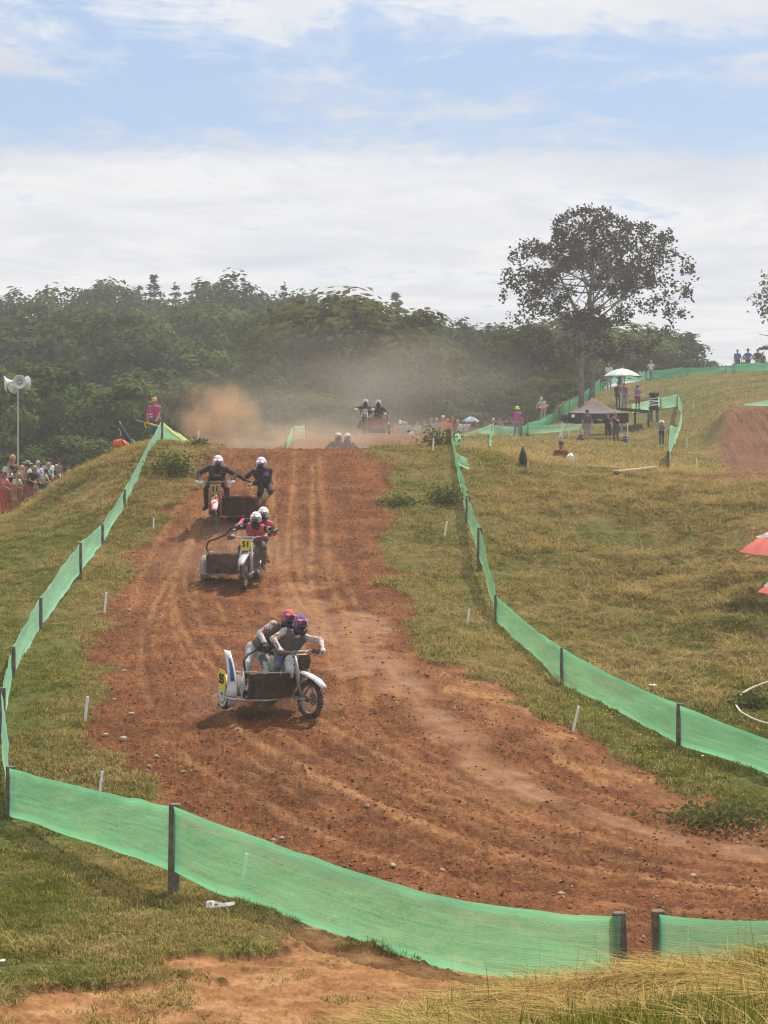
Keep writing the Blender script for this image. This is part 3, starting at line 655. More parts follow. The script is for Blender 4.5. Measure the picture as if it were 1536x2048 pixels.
M_FLOWER = mat('yellow_petals', (0.75, 0.55, 0.03), 0.6)
def flowers():
    rg = np.random.default_rng(5); C = []
    for px, d, s, n in ((1235, 39, 90, 34), (1280, 36.8, 60, 26), (915, 47.5, 70, 16), (880, 49, 60, 12), (1190, 43.5, 60, 14), (1480, 43, 60, 12), (935, 45.5, 40, 10)):
        for _ in range(n):
            p = px + rg.normal(0, s / 2); q = d + rg.normal(0, 0.7); g = on_ground(p, q)
            if gridlook(DIRT, g.x, g.y) < 0.4: C.append((g.x, g.y, g.z + rg.uniform(0.10, 0.16)))
    C = np.array(C); V = []; Fq = []
    for c in C:
        b = len(V); V += [c + np.array(v) * 0.013 for v in ((1, 0, 0.3), (0.3, 0.95, 0), (-0.8, 0.6, 0.3), (-0.8, -0.6, 0), (0.3, -0.95, 0.3), (0, 0, 0.9))]
        Fq += [[b, b + 1, b + 5], [b + 1, b + 2, b + 5], [b + 2, b + 3, b + 5], [b + 3, b + 4, b + 5], [b + 4, b, b + 5]]
    tag(put('wildflowers', mesh_np('wildflowers', V, Fq, [M_FLOWER])), 'tiny yellow wildflowers in the turf along the right net', 'flowers', kind='stuff')
flowers()

# ================================================================== trees
M_BARK = mat('bark', (0.125, 0.10, 0.08), 0.9, (0.20, 0.17, 0.135), 6, 0.4, 0.65, 0.6, 30)
M_LEAF = [leaf_mat('foliage_mid', (0.056, 0.098, 0.024), (0.098, 0.142, 0.038), (0.084, 0.122, 0.030), (0.135, 0.165, 0.050), 0.25, False),
          leaf_mat('foliage_dark', (0.036, 0.064, 0.022), (0.060, 0.090, 0.030), (0.048, 0.074, 0.024), (0.078, 0.102, 0.038), 0.2, False),
          leaf_mat('foliage_yellow', (0.072, 0.084, 0.024), (0.100, 0.104, 0.030), (0.090, 0.095, 0.026), (0.125, 0.120, 0.040), 0.35, False),
          leaf_mat('foliage_bronze', (0.034, 0.026, 0.018), (0.050, 0.040, 0.022), (0.042, 0.030, 0.022), (0.060, 0.050, 0.028), 0.25, False)]
def crown_mesh(name, mt, seed, rx=4.0, rz=4.2, zc=6.0, nclump=70, per=85, leaf=0.20, cr=0.95, hollow=0.45, lobes=6):
    rg = np.random.default_rng(seed)
    LD = rg.normal(size=(lobes, 3)); LD /= np.linalg.norm(LD, axis=1, keepdims=True); LA = rg.uniform(0.12, 0.34, lobes)
    D = rg.normal(size=(nclump, 3)); D /= np.linalg.norm(D, axis=1, keepdims=True)
    amp = 0.82 + (np.maximum(0, D @ LD.T) ** 4 * LA).sum(1)
    rr = np.maximum(hollow, rg.uniform(size=nclump) ** 0.4) * amp
    C = D * rr[:, None] * np.array([rx, rx, rz]); C[:, 2] = np.where(C[:, 2] < 0, C[:, 2] * 0.85, C[:, 2]) + zc
    n = nclump * per; cl = np.repeat(C, per, 0)
    off = rg.normal(size=(n, 3)); off /= np.linalg.norm(off, axis=1, keepdims=True); off *= (rg.uniform(size=(n, 1)) ** 0.5) * np.repeat(cr * rg.uniform(0.6, 1.25, nclump), per)[:, None]
    off[:, 2] *= 0.75
    ctr = (cl - np.array([0, 0, zc])) / np.array([rx, rx, rz]); nrm = off / cr * 0.9 + ctr * 0.7 + np.array([0, 0, 0.35]) + rg.normal(0, 0.32, (n, 3))
    V, Fq = leaf_quads(cl + off, leaf, rg, 0.75, nrm, asp=0.62)
    return mesh_np(name, V, Fq, [mt]), C
def trunk_mesh(name, C, zc, rz, r0=0.22, seed=0, nb=9, top=None):
    rg = np.random.default_rng(seed); mb = MB(); top = top or zc + rz * 0.55
    k = 7; path = [(rg.normal(0, 0.06) * i, rg.normal(0, 0.06) * i, -0.4 + (top + 0.4) * i / (k - 1)) for i in range(k)]
    mb.tube(path, [r0 * (1.15 - 0.95 * i / (k - 1)) for i in range(k)], 8)
    for c in C[rg.permutation(len(C))[:nb]]:
        z0 = rg.uniform(0.35, 0.8) * min(top, c[2]); b = np.array([0, 0, z0]); m_ = b + (c - b) * 0.5 + rg.normal(0, 0.2, 3); m_[2] -= 0.1
        mb.tube([b, m_, c], [r0 * 0.42, r0 * 0.26, r0 * 0.08], 6)
    return mb.mesh(name, [M_BARK], True)
def conifer_mesh(name, mt, seed, h=11.0, r=2.6, tiers=15):
    rg = np.random.default_rng(seed); Cs = []
    for i in range(tiers):
        t = i / (tiers - 1); z = h * (0.16 + 0.84 * t); rad = r * (1 - t) ** 0.8 * rg.uniform(0.75, 1.15) + 0.15
        for a in np.linspace(0, 6.28, int(5 + 5 * (1 - t)), endpoint=False) + rg.uniform(0, 6):
            q = rad * rg.uniform(0.6, 1.1); m_ = int(10 + 24 * (1 - t))
            s = rg.uniform(0.1, 1, m_) ** 0.7
            Cs.append(np.stack([math.cos(a) * q * s, math.sin(a) * q * s, z - 0.35 * q * s + 0.25 * q * s * s + rg.normal(0, 0.12, m_)], -1) + rg.normal(0, 0.10, (m_, 3)))
    V, Fq = leaf_quads(np.vstack(Cs), 0.20, rg, 0.5, asp=0.4); return mesh_np(name, V, Fq, [mt])
CROWN = []
for i in range(8):
    me, C = crown_mesh('tree_crown', M_LEAF[(0, 0, 1, 0, 1, 0, 2, 1)[i]], 200 + i, 3.6, 4.4, 4.8, 165, 48, 0.23, 1.0, 0.55)
    CROWN.append((me, trunk_mesh('tree_trunk', C, 4.8, 4.4, 0.22, 300 + i)))
CONI = [(conifer_mesh('tree_crown', M_LEAF[1], 400 + i), MB().tube([(0, 0, -0.4), (0, 0, 5), (0, 0, 10.6)], [0.22, 0.15, 0.03], 7).mesh('tree_trunk', [M_BARK], True)) for i in range(3)]
BUSH = []
for i in range(3):
    me, C = crown_mesh('bush_crown', M_LEAF[(0, 2, 0)[i]], 230 + i, 2.6, 2.3, 2.1, 46, 95, 0.15, 0.75, 0.3)
    BUSH.append((me, trunk_mesh('bush_trunk', C, 2.1, 2.3, 0.10, 330 + i)))
def tree(kind, px, d, top_py, width_px, label, name=None, rz=None, group=None, z_off=0.0):
    """plant a tree so that its crown top stands at a given height and its crown has a given width"""
    me, tk = kind; co = np.empty(len(me.vertices) * 3, np.float32); me.vertices.foreach_get('co', co); co = co.reshape(-1, 3)
    H0 = np.percentile(co[:, 2], 99.7); W0 = np.percentile(np.abs(co[:, 0]), 98) * 2
    base = on_ground(px, d); base.z += z_off; H = CZ - (top_py - HY) / F * d - base.z; sz = H / H0; sx = width_px / F * d / W0
    o = thing(name or 'tree', label, 'tree', base, (0, 0, rz if rz is not None else random.uniform(0, 6.28)), group)
    c = put('crown', me, o); c.scale = (sx, sx, sz)
    k = put('trunk', tk, o); k.scale = (min(sx, sz),) * 2 + (sz,)
    return o
G_WOOD = 'trees along the edge of the wood'
for kind, px, d, ty, w, lb in (
    # front row on the left, behind the crowd
    (CROWN[0], -30, 128, 735, 190, 'leafy tree at the left edge behind the loudspeakers'),
    (CROWN[3], 105, 132, 728, 200, 'bushy green tree just right of the loudspeaker mast'),
    (CROWN[5], 215, 126, 756, 190, 'light green tree above the crowd, left of the flag marshal'),
    (BUSH[0], 20, 112, 870, 150, 'low dark bush behind the left crowd, at the frame edge'),
    (BUSH[2], 150, 114, 872, 170, 'low bush behind the right end of the left crowd'),
    (CROWN[0], 290, 138, 792, 130, 'small tree directly behind the orange-capped marshal'),
    (BUSH[1], 400, 122, 772, 150, 'yellowish bush behind the orange dust plume'),
    (BUSH[0], 490, 135, 800, 170, 'dark bush right of the orange dust plume'),
    # middle layer
    (CROWN[4], -10, 185, 625, 210, 'tall dark tree at the left frame edge on the wooded hill'),
    (CROWN[0], 95, 178, 668, 210, 'rounded green tree on the hill above the loudspeakers'),
    (CROWN[3], 200, 172, 622, 230, 'large rounded tree on the left part of the wooded hill'),
    (CROWN[5], 310, 180, 640, 190, 'mid green tree left of the hill centre'),
    (CROWN[1], 395, 168, 690, 190, 'rounded tree above the dust plume'),
    (CROWN[2], 455, 192, 640, 180, 'dark tree left of the broad central tree'),
    (CROWN[0], 330, 150, 740, 160, 'green tree behind the marshal, lower row'),
    # broad central tree and its neighbours
    (CROWN[6], 690, 150, 588, 390, 'broad olive tree in the centre behind the jumping sidecar'),
    (CROWN[0], 575, 158, 650, 210, 'green tree at the left shoulder of the broad central tree'),
    (CROWN[6], 800, 146, 680, 200, 'yellow-green tree at the right shoulder of the broad central tree'),
    (BUSH[1], 620, 138, 790, 230, 'bush below the left half of the broad central tree'),
    (BUSH[0], 880, 150, 770, 220, 'dark bush behind the centre crowd'),
    (CROWN[4], 900, 190, 640, 170, 'dark tree on the skyline right of the broad central tree'),
    (CROWN[7], 985, 180, 655, 190, 'dark tree left of the tall lone tree'),
    (CROWN[2], 960, 160, 735, 190, 'dark lower tree behind the yellow-hatted marshal'),
    (CROWN[6], 1060, 165, 645, 200, 'olive tree directly left of the twin trunks'),
    (BUSH[1], 1090, 158, 755, 130, 'bush on the slope left of the twin trunks'),
    (BUSH[0], 1052, 148, 772, 150, 'dark bush behind the yellow-hatted marshal, right of centre'),
    (CROWN[0], 1140, 196, 636, 210, 'tree behind the twin trunks'),
    (CROWN[5], 1240, 200, 640, 220, 'bushy tree behind the green umbrella'),
    (CROWN[7], 1325, 205, 662, 160, 'ragged bush at the right end of the wood on the ridge'),
    (BUSH[2], 1410, 215, 722, 90, 'low hedge bush on the ridge beside the walking spectator'),
    (BUSH[0], 1500, 222, 712, 90, 'low bush on the ridge behind the standing spectators'),
    # skyline
    (CROWN[4], 60, 235, 583, 170, 'dark tree on the skyline at the far left'),
    (CROWN[2], 135, 240, 578, 150, 'skyline tree left of the conifers'),
    (CROWN[7], 225, 245, 566, 170, 'dark skyline tree below the left conifers'),
    (CONI[0], 308, 250, 553, 110, 'tallest dark conifer on the left skyline'),
    (CONI[1], 352, 252, 572, 100, 'conifer right of the tallest one on the skyline'),
    (CONI[2], 280, 248, 574, 100, 'conifer left of the tallest one on the skyline'),
    (CROWN[4], 415, 240, 563, 180, 'broad dark skyline tree right of the conifers'),
    (CROWN[2], 500, 238, 558, 190, 'highest rounded skyline tree left of centre'),
    (CONI[1], 567, 246, 572, 90, 'slim conifer on the skyline left of the broad central tree'),
    (CONI[2], 627, 246, 590, 100, 'conifer behind the left top of the broad central tree'),
    (CROWN[7], 590, 232, 590, 150, 'dark skyline tree behind the broad central tree'),
    (CONI[0], 792, 236, 588, 130, 'ragged pine on the skyline right of the broad central tree'),
    (CROWN[1], 850, 238, 630, 130, 'low skyline tree right of the ragged pine'),
    (CROWN[2], -60, 250, 600, 190, 'dark skyline tree cut by the left frame edge'),
):
    tree(kind, px, d, ty, w, lb, 'bush' if kind in BUSH else 'conifer' if kind in CONI else 'tree', group=G_WOOD)

def far_wood():
    pts = []; sc = []; rg = np.random.default_rng(77)
    for i in range(230):
        px = rg.uniform(-330, 1180); d = rg.uniform(165, 262)
        sky = np.interp(px, [-330, 0, 60, 130, 310, 500, 620, 740, 830, 900, 1000, 1180, 1330], [620, 625, 600, 590, 572, 570, 592, 600, 622, 648, 668, 690, 705])
        g = on_ground(px, d); H = min(CZ - (sky + 12 - HY) / F * d - g.z, 11.5); H *= rg.uniform(0.72, 1.0)
        if H < 2: continue
        pts.append(g); sc.append(H / 9.6)
    for px, d, H in [(x, rg.uniform(140, 160), rg.uniform(3, 5)) for x in range(-200, 900, 60)]:
        pts.append(on_ground(px, d)); sc.append(H / 9.6)
    src = [loose_obj('wood_source', c[0]) for c in CROWN]
    scatter('woodland', [tuple(p) for p in pts], np.array(sc), np.zeros(len(pts)), src, 'mass of trees filling the wooded hill behind the track', 'woodland', tiltmax=0.03)
far_wood()

def lone_tree():
    """tall open-crowned twin-trunk tree on the slope, real branching limbs with sprays of leaves at the twigs"""
    d = 150.0; base = on_ground(1180, d); S = d / F
    t = thing('lone_tree', 'tall open-crowned dark tree with pale twin trunks behind the black gazebo', 'tree', base)
    rg = np.random.default_rng(9)
    loc = lambda px, py: np.array([(px - 1180) * S, 0, (CZ - (py - HY) * S) - base.z])
    # crown outline (photo pixels) used as a growing envelope around the trunk line
    out = np.array([(1002, 590), (1010, 520), (1045, 482), (1098, 490), (1118, 430), (1170, 415), (1215, 420), (1258, 445), (1300, 450), (1345, 470), (1372, 505), (1393, 560), (1385, 610), (1345, 650), (1300, 705), (1225, 722), (1180, 715), (1120, 712), (1055, 672), (1015, 635)], float)
    O = np.array([loc(*q)[[0, 2]] for q in out])
    mb = MB(); tips = []
    main = [loc(1180, 812), loc(1186, 760), loc(1182, 690), loc(1178, 620), loc(1182, 570), loc(1188, 530), loc(1182, 490)]
    main = [m_ + np.array([0, rg.normal(0, 0.05), 0]) for m_ in main]; main[0][2] = -0.5
    mb.tube(main, [0.22, 0.17, 0.16, 0.135, 0.10, 0.06, 0.03], 9)
    second = [np.array([-0.62, -0.7, -0.5]), loc(1162, 740) + [0, -0.6, 0], loc(1166, 690) + [0, -0.4, 0], loc(1150, 620) + [0, -0.5, 0], loc(1120, 560) + [0, -0.9, 0], loc(1085, 510) + [0, -1.2, 0]]
    mb2 = MB().tube(second, [0.19, 0.16, 0.145, 0.11, 0.07, 0.03], 9)
    def grow(mb, p0, dirv, length, r, lev):
        n = 4; pts = [p0]; v = dirv / np.linalg.norm(dirv)
        for i in range(n):
            v = v + rg.normal(0, 0.16, 3) + np.array([0, 0, 0.05]); v /= np.linalg.norm(v); pts.append(pts[-1] + v * length / n)
        mb.tube(pts, list(np.linspace(r, r * 0.4, n + 1)), 5 if lev > 0 else 6, cap=False)
        if lev >= 2: tips.extend(pts[2:]); return
        for k in range(4 if lev == 0 else 4):
            a = pts[rg.integers(2, n + 1)]; q = v + rg.normal(0, 0.75, 3); grow(mb, a, q, length * rg.uniform(0.4, 0.62), r * 0.45, lev + 1)
        tips.append(pts[-1])
    for path, m_, cnt in ((main, mb, 30), (second, mb2, 13)):
        P3 = np.array(path); tt = np.linspace(0, 1, len(P3))
        for k in range(cnt):
            u = rg.uniform(0.42, 1.0); p = np.array([np.interp(u, tt, P3[:, i]) for i in range(3)])
            g = O[rg.integers(len(O))] + rg.normal(0, 0.4, 2); tgt = np.array([g[0], rg.normal(0, 2.6), g[1]]); v = tgt - p
            L_ = np.linalg.norm(v) * rg.uniform(0.35, 0.62); grow(m_, p, v, min(L_, 3.2), 0.10 * (1.25 - u), 0)
    mbk = mat('pale_bark', (0.17, 0.15, 0.12), 0.9, (0.26, 0.23, 0.19), 5, 0.4, 0.65, 0.5, 25); mb.obj('trunk', [mbk], t, True); mb2.obj('trunk', [mbk], t, True)
    T = np.array(tips)
    ins = poly_sd(T[:, 0], T[:, 2], O) > -0.5; T = T[ins]
    # extra twig ends along the outline and through the crown volume
    ex = []
    for _ in range(2600):
        k = rg.integers(len(O)); q = O[k] + (O[(k + 1) % len(O)] - O[k]) * rg.uniform(); c = O.mean(0); f = rg.uniform(0.25, 1.0) ** 0.5; q = c + (q - c) * f
        w = 3.4 * math.sqrt(max(0.05, 1 - f * f)); ex.append((q[0], rg.uniform(-w, w), q[1]))
    T = np.vstack([T, np.array(ex)]); T = T[rg.permutation(len(T))[:2700]]
    T = T[vnoise(T[:, 0] / 0.9 + T[:, 1] * 0.4, T[:, 2] / 0.9, 31) > -0.12]
    per = 11; C = np.repeat(T, per, 0) + rg.normal(0, 0.15, (len(T) * per, 3))
    V, Fq = leaf_quads(C, 0.112, rg, 0.8, asp=0.62); put('crown', mesh_np('lone_tree_crown', V, Fq, [M_LEAF[3]]), t)
    return t
lone_tree()
def edge_tree():
    """second tree on the ridge; only its left limbs reach into the picture"""
    d = 196.0; base = on_ground(1625, d); S = d / F; rg = np.random.default_rng(19)
    t = thing('ridge_tree', 'dark tree on the ridge cut off by the right frame edge', 'tree', base)
    h = lambda py: CZ - (py - HY) * S - base.z
    C = rg.normal(size=(60, 3)); C /= np.linalg.norm(C, axis=1, keepdims=True); C *= (rg.uniform(0.4, 1, (60, 1)) ** 0.4) * np.array([4.6, 4.2, 3.0]); C[:, 2] += h(595)
    mb = MB(); mb.tube([(0, 0, -0.5), (0.1, 0, h(700)), (-0.1, 0, h(590))], [0.34, 0.26, 0.1], 8)
    for c in list(C[:26]) + [np.array([-4.4, 0, h(668)]), np.array([-4.0, 0.3, h(690)])]:
        b = np.array([0, 0, min(c[2] - 0.3, rg.uniform(h(720), h(600)))]); mb.tube([b, b + (c - b) * 0.5 + rg.normal(0, 0.25, 3), c], [0.11, 0.07, 0.02], 5)
    mb.obj('trunk', [M_BARK], t, True)
    n = 60 * 70; V, Fq = leaf_quads(np.repeat(C, 70, 0) + rg.normal(0, 0.42, (n, 3)), 0.16, rg, 0.8); put('crown', mesh_np('ridge_tree_crown', V, Fq, [M_LEAF[1]]), t)
edge_tree()

# ================================================================== loose stones and clods on the track
M_CLOD = mat('clod_soil', (0.13, 0.048, 0.016), 0.95, (0.24, 0.10, 0.038), 3.0, 0.4, 0.6, coord='Generated')
M_STONE = mat('pale_stone', (0.30, 0.19, 0.125), 0.85, (0.46, 0.36, 0.27), 5.0, 0.35, 0.65, coord='Object')
def rock_mesh(name, seed, m, flat=0.65, sub=1):
    bm = bmesh.new(); bmesh.ops.create_icosphere(bm, subdivisions=sub, radius=1.0); rg = np.random.default_rng(seed)
    ax = rg.uniform(0.6, 1.2, 3)
    for v in bm.verts: v.co = Vector((v.co.x * ax[0], v.co.y * ax[1], v.co.z * flat)) * rg.uniform(0.75, 1.2)
    me = bpy.data.meshes.new(name); bm.to_mesh(me); bm.free(); me.materials.append(m); return me
CL = [loose_obj('clod_source', rock_mesh('clod', 500 + i, M_CLOD, 0.6, 1)) for i in range(4)]
ST = [loose_obj('pebble_source', rock_mesh('pebble', 520 + i, M_STONE, 0.6, 1)) for i in range(4)]
def track_bits(name, n, src, s0, s1, label, cat, w):
    px, x, d = fan_points(n, 20, 70, -40, 1640, 0.9); k = gridlook(DIRT, x, d) > 0.55; k &= gridlook(mL, x, d) < 0.2
    dens = w * gridlook(LOOSE, x, d) + (1 - w) * 0.6; k &= (RNG.uniform(size=n) < dens) & (vnoise(x / 0.8, d / 0.8, 210) + RNG.uniform(-0.5, 0.5, n) > -0.2)
    x, d = x[k], d[k]; z = gridlook(GZ, x, d); s = s0 * (s1 / s0) ** (RNG.uniform(size=len(x)) ** 2.6)
    scatter(name, np.stack([x, d, z + s * 0.15], -1), s, np.zeros(len(x)), src, label, cat, tiltmax=0.6)
track_bits('soil_clods', 80000, CL, 0.008, 0.034, 'loose brown clods strewn over the red dirt track', 'clods', 0.9)
track_bits('pebbles', 9000, ST, 0.010, 0.032, 'small pale pebbles strewn over the red dirt track', 'pebbles', 0.6)
for i, (px, py, s, lb) in enumerate((
    (246, 1480, 0.085, 'largest pale stone, at the left edge of the track below the stake'), (210, 1474, 0.055, 'flat stone just left of the largest stone'), (263, 1427, 0.05, 'stone on the left track edge above the largest stone'),
    (228, 1403, 0.04, 'small stone nearest the white stake on the left verge'), (258, 1226, 0.05, 'stone on the upper left of the track near the second stake'), (247, 1345, 0.05, 'stone on the left of the track level with the sidecar wheel'),
    (313, 1513, 0.045, 'white stone below and right of the largest stone'), (298, 1535, 0.045, 'stone in the dirt just above the lower net corner'), (366, 1542, 0.05, 'stone in the loose soil above the thick fence post'),
    (546, 1683, 0.05, 'left one of a pair of stones close to the lower net'), (562, 1680, 0.045, 'right one of a pair of stones close to the lower net'), (785, 1737, 0.06, 'stone lying near the middle of the lower net'),
    (884, 1746, 0.055, 'stone in the churned soil right of the middle of the lower net'), (1122, 1788, 0.05, 'stone above the right end of the lower net'), (1386, 1759, 0.05, 'stone in the churned soil towards the right edge'), (734, 1618, 0.05, 'stone beside the pale ridge line in mid track'))):
    x, d = W(px, py); o = put('stone', rock_mesh('stone', 540 + i, M_STONE, 0.6, 2), None, (x, d, ground(x, d) + s * 0.2), (0, 0, i), s)
    o.data.polygons.foreach_set('use_smooth', [True] * len(o.data.polygons))
    tag(o, lb, 'stone', 'stones lying on the track')

# ================================================================== green net fences
def net_mat(name, c, op, transl=0.5):
    m = bpy.data.materials.new(name); m.use_nodes = True; nt = m.node_tree; N = nt.nodes; L = nt.links
    for n in list(N): N.remove(n)
    out = N.new('ShaderNodeOutputMaterial'); df = N.new('ShaderNodeBsdfDiffuse'); tl = N.new('ShaderNodeBsdfTranslucent'); tp = N.new('ShaderNodeBsdfTransparent')
    m1 = N.new('ShaderNodeMixShader'); m2 = N.new('ShaderNodeMixShader'); m1.inputs[0].default_value = transl
    uv = N.new('ShaderNodeTexCoord'); mp = N.new('ShaderNodeMapping'); L.new(uv.outputs['UV'], mp.inputs[0])
    def noise(sx, sy, det):
        p = N.new('ShaderNodeMapping'); p.inputs['Scale'].default_value = (sx, sy, 1); L.new(uv.outputs['UV'], p.inputs[0])
        n = N.new('ShaderNodeTexNoise'); n.noise_dimensions = '2D'; n.inputs['Scale'].default_value = 1; n.inputs['Detail'].default_value = det; L.new(p.outputs[0], n.inputs['Vector']); return n.outputs['Fac']
    wv = N.new('ShaderNodeTexWave'); wv.bands_direction = 'Y'; wv.inputs['Scale'].default_value = 14.0; wv.inputs['Distortion'].default_value = 0.6; wv.inputs['Detail'].default_value = 1; L.new(uv.outputs['UV'], wv.inputs['Vector'])
    def M(op_, a, b, c_=None):
        n = N.new('ShaderNodeMath'); n.operation = op_; n.use_clamp = op_ != 'MULTIPLY_ADD'
        for i, v in enumerate((a, b, c_)):
            if v is None: continue
            if isinstance(v, (int, float)): n.inputs[i].default_value = v
            else: L.new(v, n.inputs[i])
        return n.outputs[0]
    streak = M('MULTIPLY_ADD', noise(0.9, 26, 5), 0.55, -0.275); th = M('MULTIPLY_ADD', wv.outputs['Fac'], 0.26, -0.13)
    hem = N.new('ShaderNodeAttribute'); hem.attribute_name = 'hem'
    alpha = M('ADD', M('ADD', M('ADD', streak, op), th), M('MULTIPLY', hem.outputs['Fac'], 0.45))
    cm = N.new('ShaderNodeMix'); cm.data_type = 'RGBA'; L.new(noise(1.2, 6, 4), cm.inputs[0]); cm.inputs[6].default_value = (*[q * 0.8 for q in c], 1); cm.inputs[7].default_value = (*[min(1, q * 1.25) for q in c], 1)
    L.new(cm.outputs[2], df.inputs[0]); L.new(cm.outputs[2], tl.inputs[0]); L.new(df.outputs[0], m1.inputs[1]); L.new(tl.outputs[0], m1.inputs[2])
    L.new(alpha, m2.inputs[0]); L.new(tp.outputs[0], m2.inputs[1]); L.new(m1.outputs[0], m2.inputs[2]); L.new(m2.outputs[0], out.inputs[0]); return m
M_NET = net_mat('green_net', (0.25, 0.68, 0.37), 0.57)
M_NET_FAR = net_mat('pale_green_net', (0.40, 0.77, 0.50), 0.78)  # paler green than the other nets, more opaque than the near one
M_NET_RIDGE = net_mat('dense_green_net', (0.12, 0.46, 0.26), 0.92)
M_POST = mat('weathered_post', (0.10, 0.075, 0.055), 0.9, (0.20, 0.16, 0.125), 9, 0.35, 0.65, 0.5, 40)
M_POST_R = mat('brown_post', (0.15, 0.075, 0.05), 0.9, (0.24, 0.13, 0.09), 9, 0.35, 0.65, 0.5, 40)
_netseed = [0]
def net_panel(parent, A, B, m, sag=0.05, wr=0.03, name='net_panel'):
    """A, B: (top, bottom) world points at the two ends, or lists of them for a curved run"""
    pts = [A, B] if len(A) == 2 and hasattr(A[0], 'x') else A
    T = np.array([p[0] for p in pts]); Bm = np.array([p[1] for p in pts]); _netseed[0] += 1; sd_ = _netseed[0]
    s = np.r_[0, np.cumsum(np.linalg.norm(np.diff((T + Bm) / 2, axis=0), axis=1))]; Ltot = s[-1]; nu = max(8, min(60, int(Ltot / 0.12))); nv = 7
    q = np.linspace(0, Ltot, nu); TT = pchip(s, T, q) if len(s) > 2 else T[0] + (T[-1] - T[0]) * (q / Ltot)[:, None]
    BB = pchip(s, Bm, q) if len(s) > 2 else Bm[0] + (Bm[-1] - Bm[0]) * (q / Ltot)[:, None]
    bow = np.sin(np.pi * q / Ltot); TT[:, 2] -= sag * bow + fbm(q / 0.5, q * 0 + sd_, 2, 301) * 0.03; BB[:, 2] += sag * 0.3 * bow + fbm(q / 0.8, q * 0 + sd_, 3, 302) * 0.05
    V = []; UV = []; H = []; dirv = T[-1] - T[0]; nrm = np.cross(dirv, [0, 0, 1.0]); nrm /= np.linalg.norm(nrm) + 1e-9
    for j in range(nv):
        t = j / (nv - 1); r = TT + (BB - TT) * t
        off = wr * (fbm(q / 0.7 + t * 0.6, q * 0 + t * 2.2 + sd_, 3, 303) * 2.0) + wr * 1.6 * bow * math.sin(math.pi * t)
        r = r + nrm[None] * off[:, None]
        V.append(r); UV.append(np.stack([q, np.full(nu, t)], -1)); H.append(np.full(nu, 1.0 if j in (0, nv - 1) else 0.0))
    V = np.vstack(V); idx = np.arange(nu * nv).reshape(nv, nu)
    Fq = np.stack([idx[:-1, :-1], idx[:-1, 1:], idx[1:, 1:], idx[1:, :-1]], -1).reshape(-1, 4)
    me = mesh_np('net_panel', V, Fq, [m], smooth=True, uv=np.vstack(UV)); at = me.attributes.new('hem', 'FLOAT', 'POINT'); at.data.foreach_set('value', np.concatenate(H).astype(np.float32))
    return put(name, me, parent)
def post(parent, top, base, r=0.05, m=None, label=None):
    top = np.array(top); base = np.array(base); mb = MB(); j = lambda: RNG.normal(0, r * 0.08, 3)
    mid = (top + base) / 2; tt = top + np.array([0, 0, r * 0.25]); bb = base - np.array([0, 0, 0.25])
    mb.tube([bb, base + j(), mid + j(), tt], [r * 1.05, r, r * 0.97, r * 0.93], 9); o = mb.obj('post', [m or M_POST], parent, False, bevel=0.006)
    if label: o['label'] = label
    return o
def fence(label, seq, m, name='net_fence', r=0.05, sag=0.05, wr=0.03, postm=None, cat='fence', panel_name='net_panel'):
    """seq of (px, top_py, net_bottom_py, depth, ground_py or None for no post)"""
    t = thing(name, label, cat, tuple(on_ground(seq[0][0], seq[0][3]))); off = Vector(t.location); run = []
    for k, (px, ty, by, d, gy) in enumerate(seq):
        T = P(px, ty, d); B = P(px, by, d); g = ground(B.x, B.y)
        if B.z < g + 0.02: B.z = g + 0.02
        run.append((T - off, B - off))
        if gy is not None:
            gb = P(px, gy, d); gb.z = min(gb.z, ground(gb.x, gb.y)); post(t, (T - off) - Vector((0, 0.0, 0.0)) + Vector((0, r * 1.15, 0)), (gb - off) + Vector((0, r * 1.15, 0)), r, postm)
            if len(run) > 1: net_panel(t, run, None, m, sag, wr, panel_name); run = [run[-1]]
    if len(run) > 1: net_panel(t, run, None, m, sag, wr, panel_name)
    return t
def D(px, py, dmin=17.0): return float(W(px, py, dmin)[1])
fence('long pale green net running down the left side of the track', [
    (322, 843, 889, 65.3, 893), (247, 980, 1021, D(247, 1024), 1024), (203, 1050, 1092, D(203, 1098), 1098), (159, 1087, 1147, D(159, 1164), 1164), (79, 1197, 1257, D(79, 1266), 1266),
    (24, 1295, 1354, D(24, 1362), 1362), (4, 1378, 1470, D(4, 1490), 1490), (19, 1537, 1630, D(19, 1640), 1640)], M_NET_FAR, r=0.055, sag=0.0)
fence('green net across the bottom of the picture from the left corner to the gap', [
    (19.5, 1537, 1631, D(19, 1640) - 0.12, 1641), (348, 1613, 1743, D(348, 1800), 1800), (450, 1650, 1797, 27.9, None), (600, 1703, 1850, 26.7, None), (768, 1757, 1900, 25.4, None), (950, 1803, 1951, 24.2, None), (1100, 1824, 1972, 23.7, None), (1240, 1832, 1990, 23.3, 2005)], M_NET, r=0.076, sag=0.02)
fence('darker green net at the bottom right beyond the gap', [(1318, 1828, 1985, 23.2, 2010), (1430, 1836, 1990, 23.1, None), (1620, 1836, 1990, 23.0, 2010)], M_NET, r=0.075, sag=0.02)
fence('green net down the right side of the track', [
    (903, 862, 900, 66.0, None), (936, 993, 1040, D(936, 1050), 1050), (960, 1057, 1115, D(960, 1146), 1146), (994, 1191, 1245, D(994, 1254), 1254), (1127, 1297, 1370, D(1127, 1375), 1375), (1361, 1410, 1490, D(1361, 1500), 1500), (1660, 1512, 1590, 34.6, 1600)], M_NET, r=0.06, sag=0.06)
corner = thing('corner_post', 'dark thick corner post standing alone at the top of the right net', 'post', on_ground(897, 66.2)); post(corner, P(897, 860, 66.2) - corner.location, (0, 0, 0), 0.085, M_POST); 
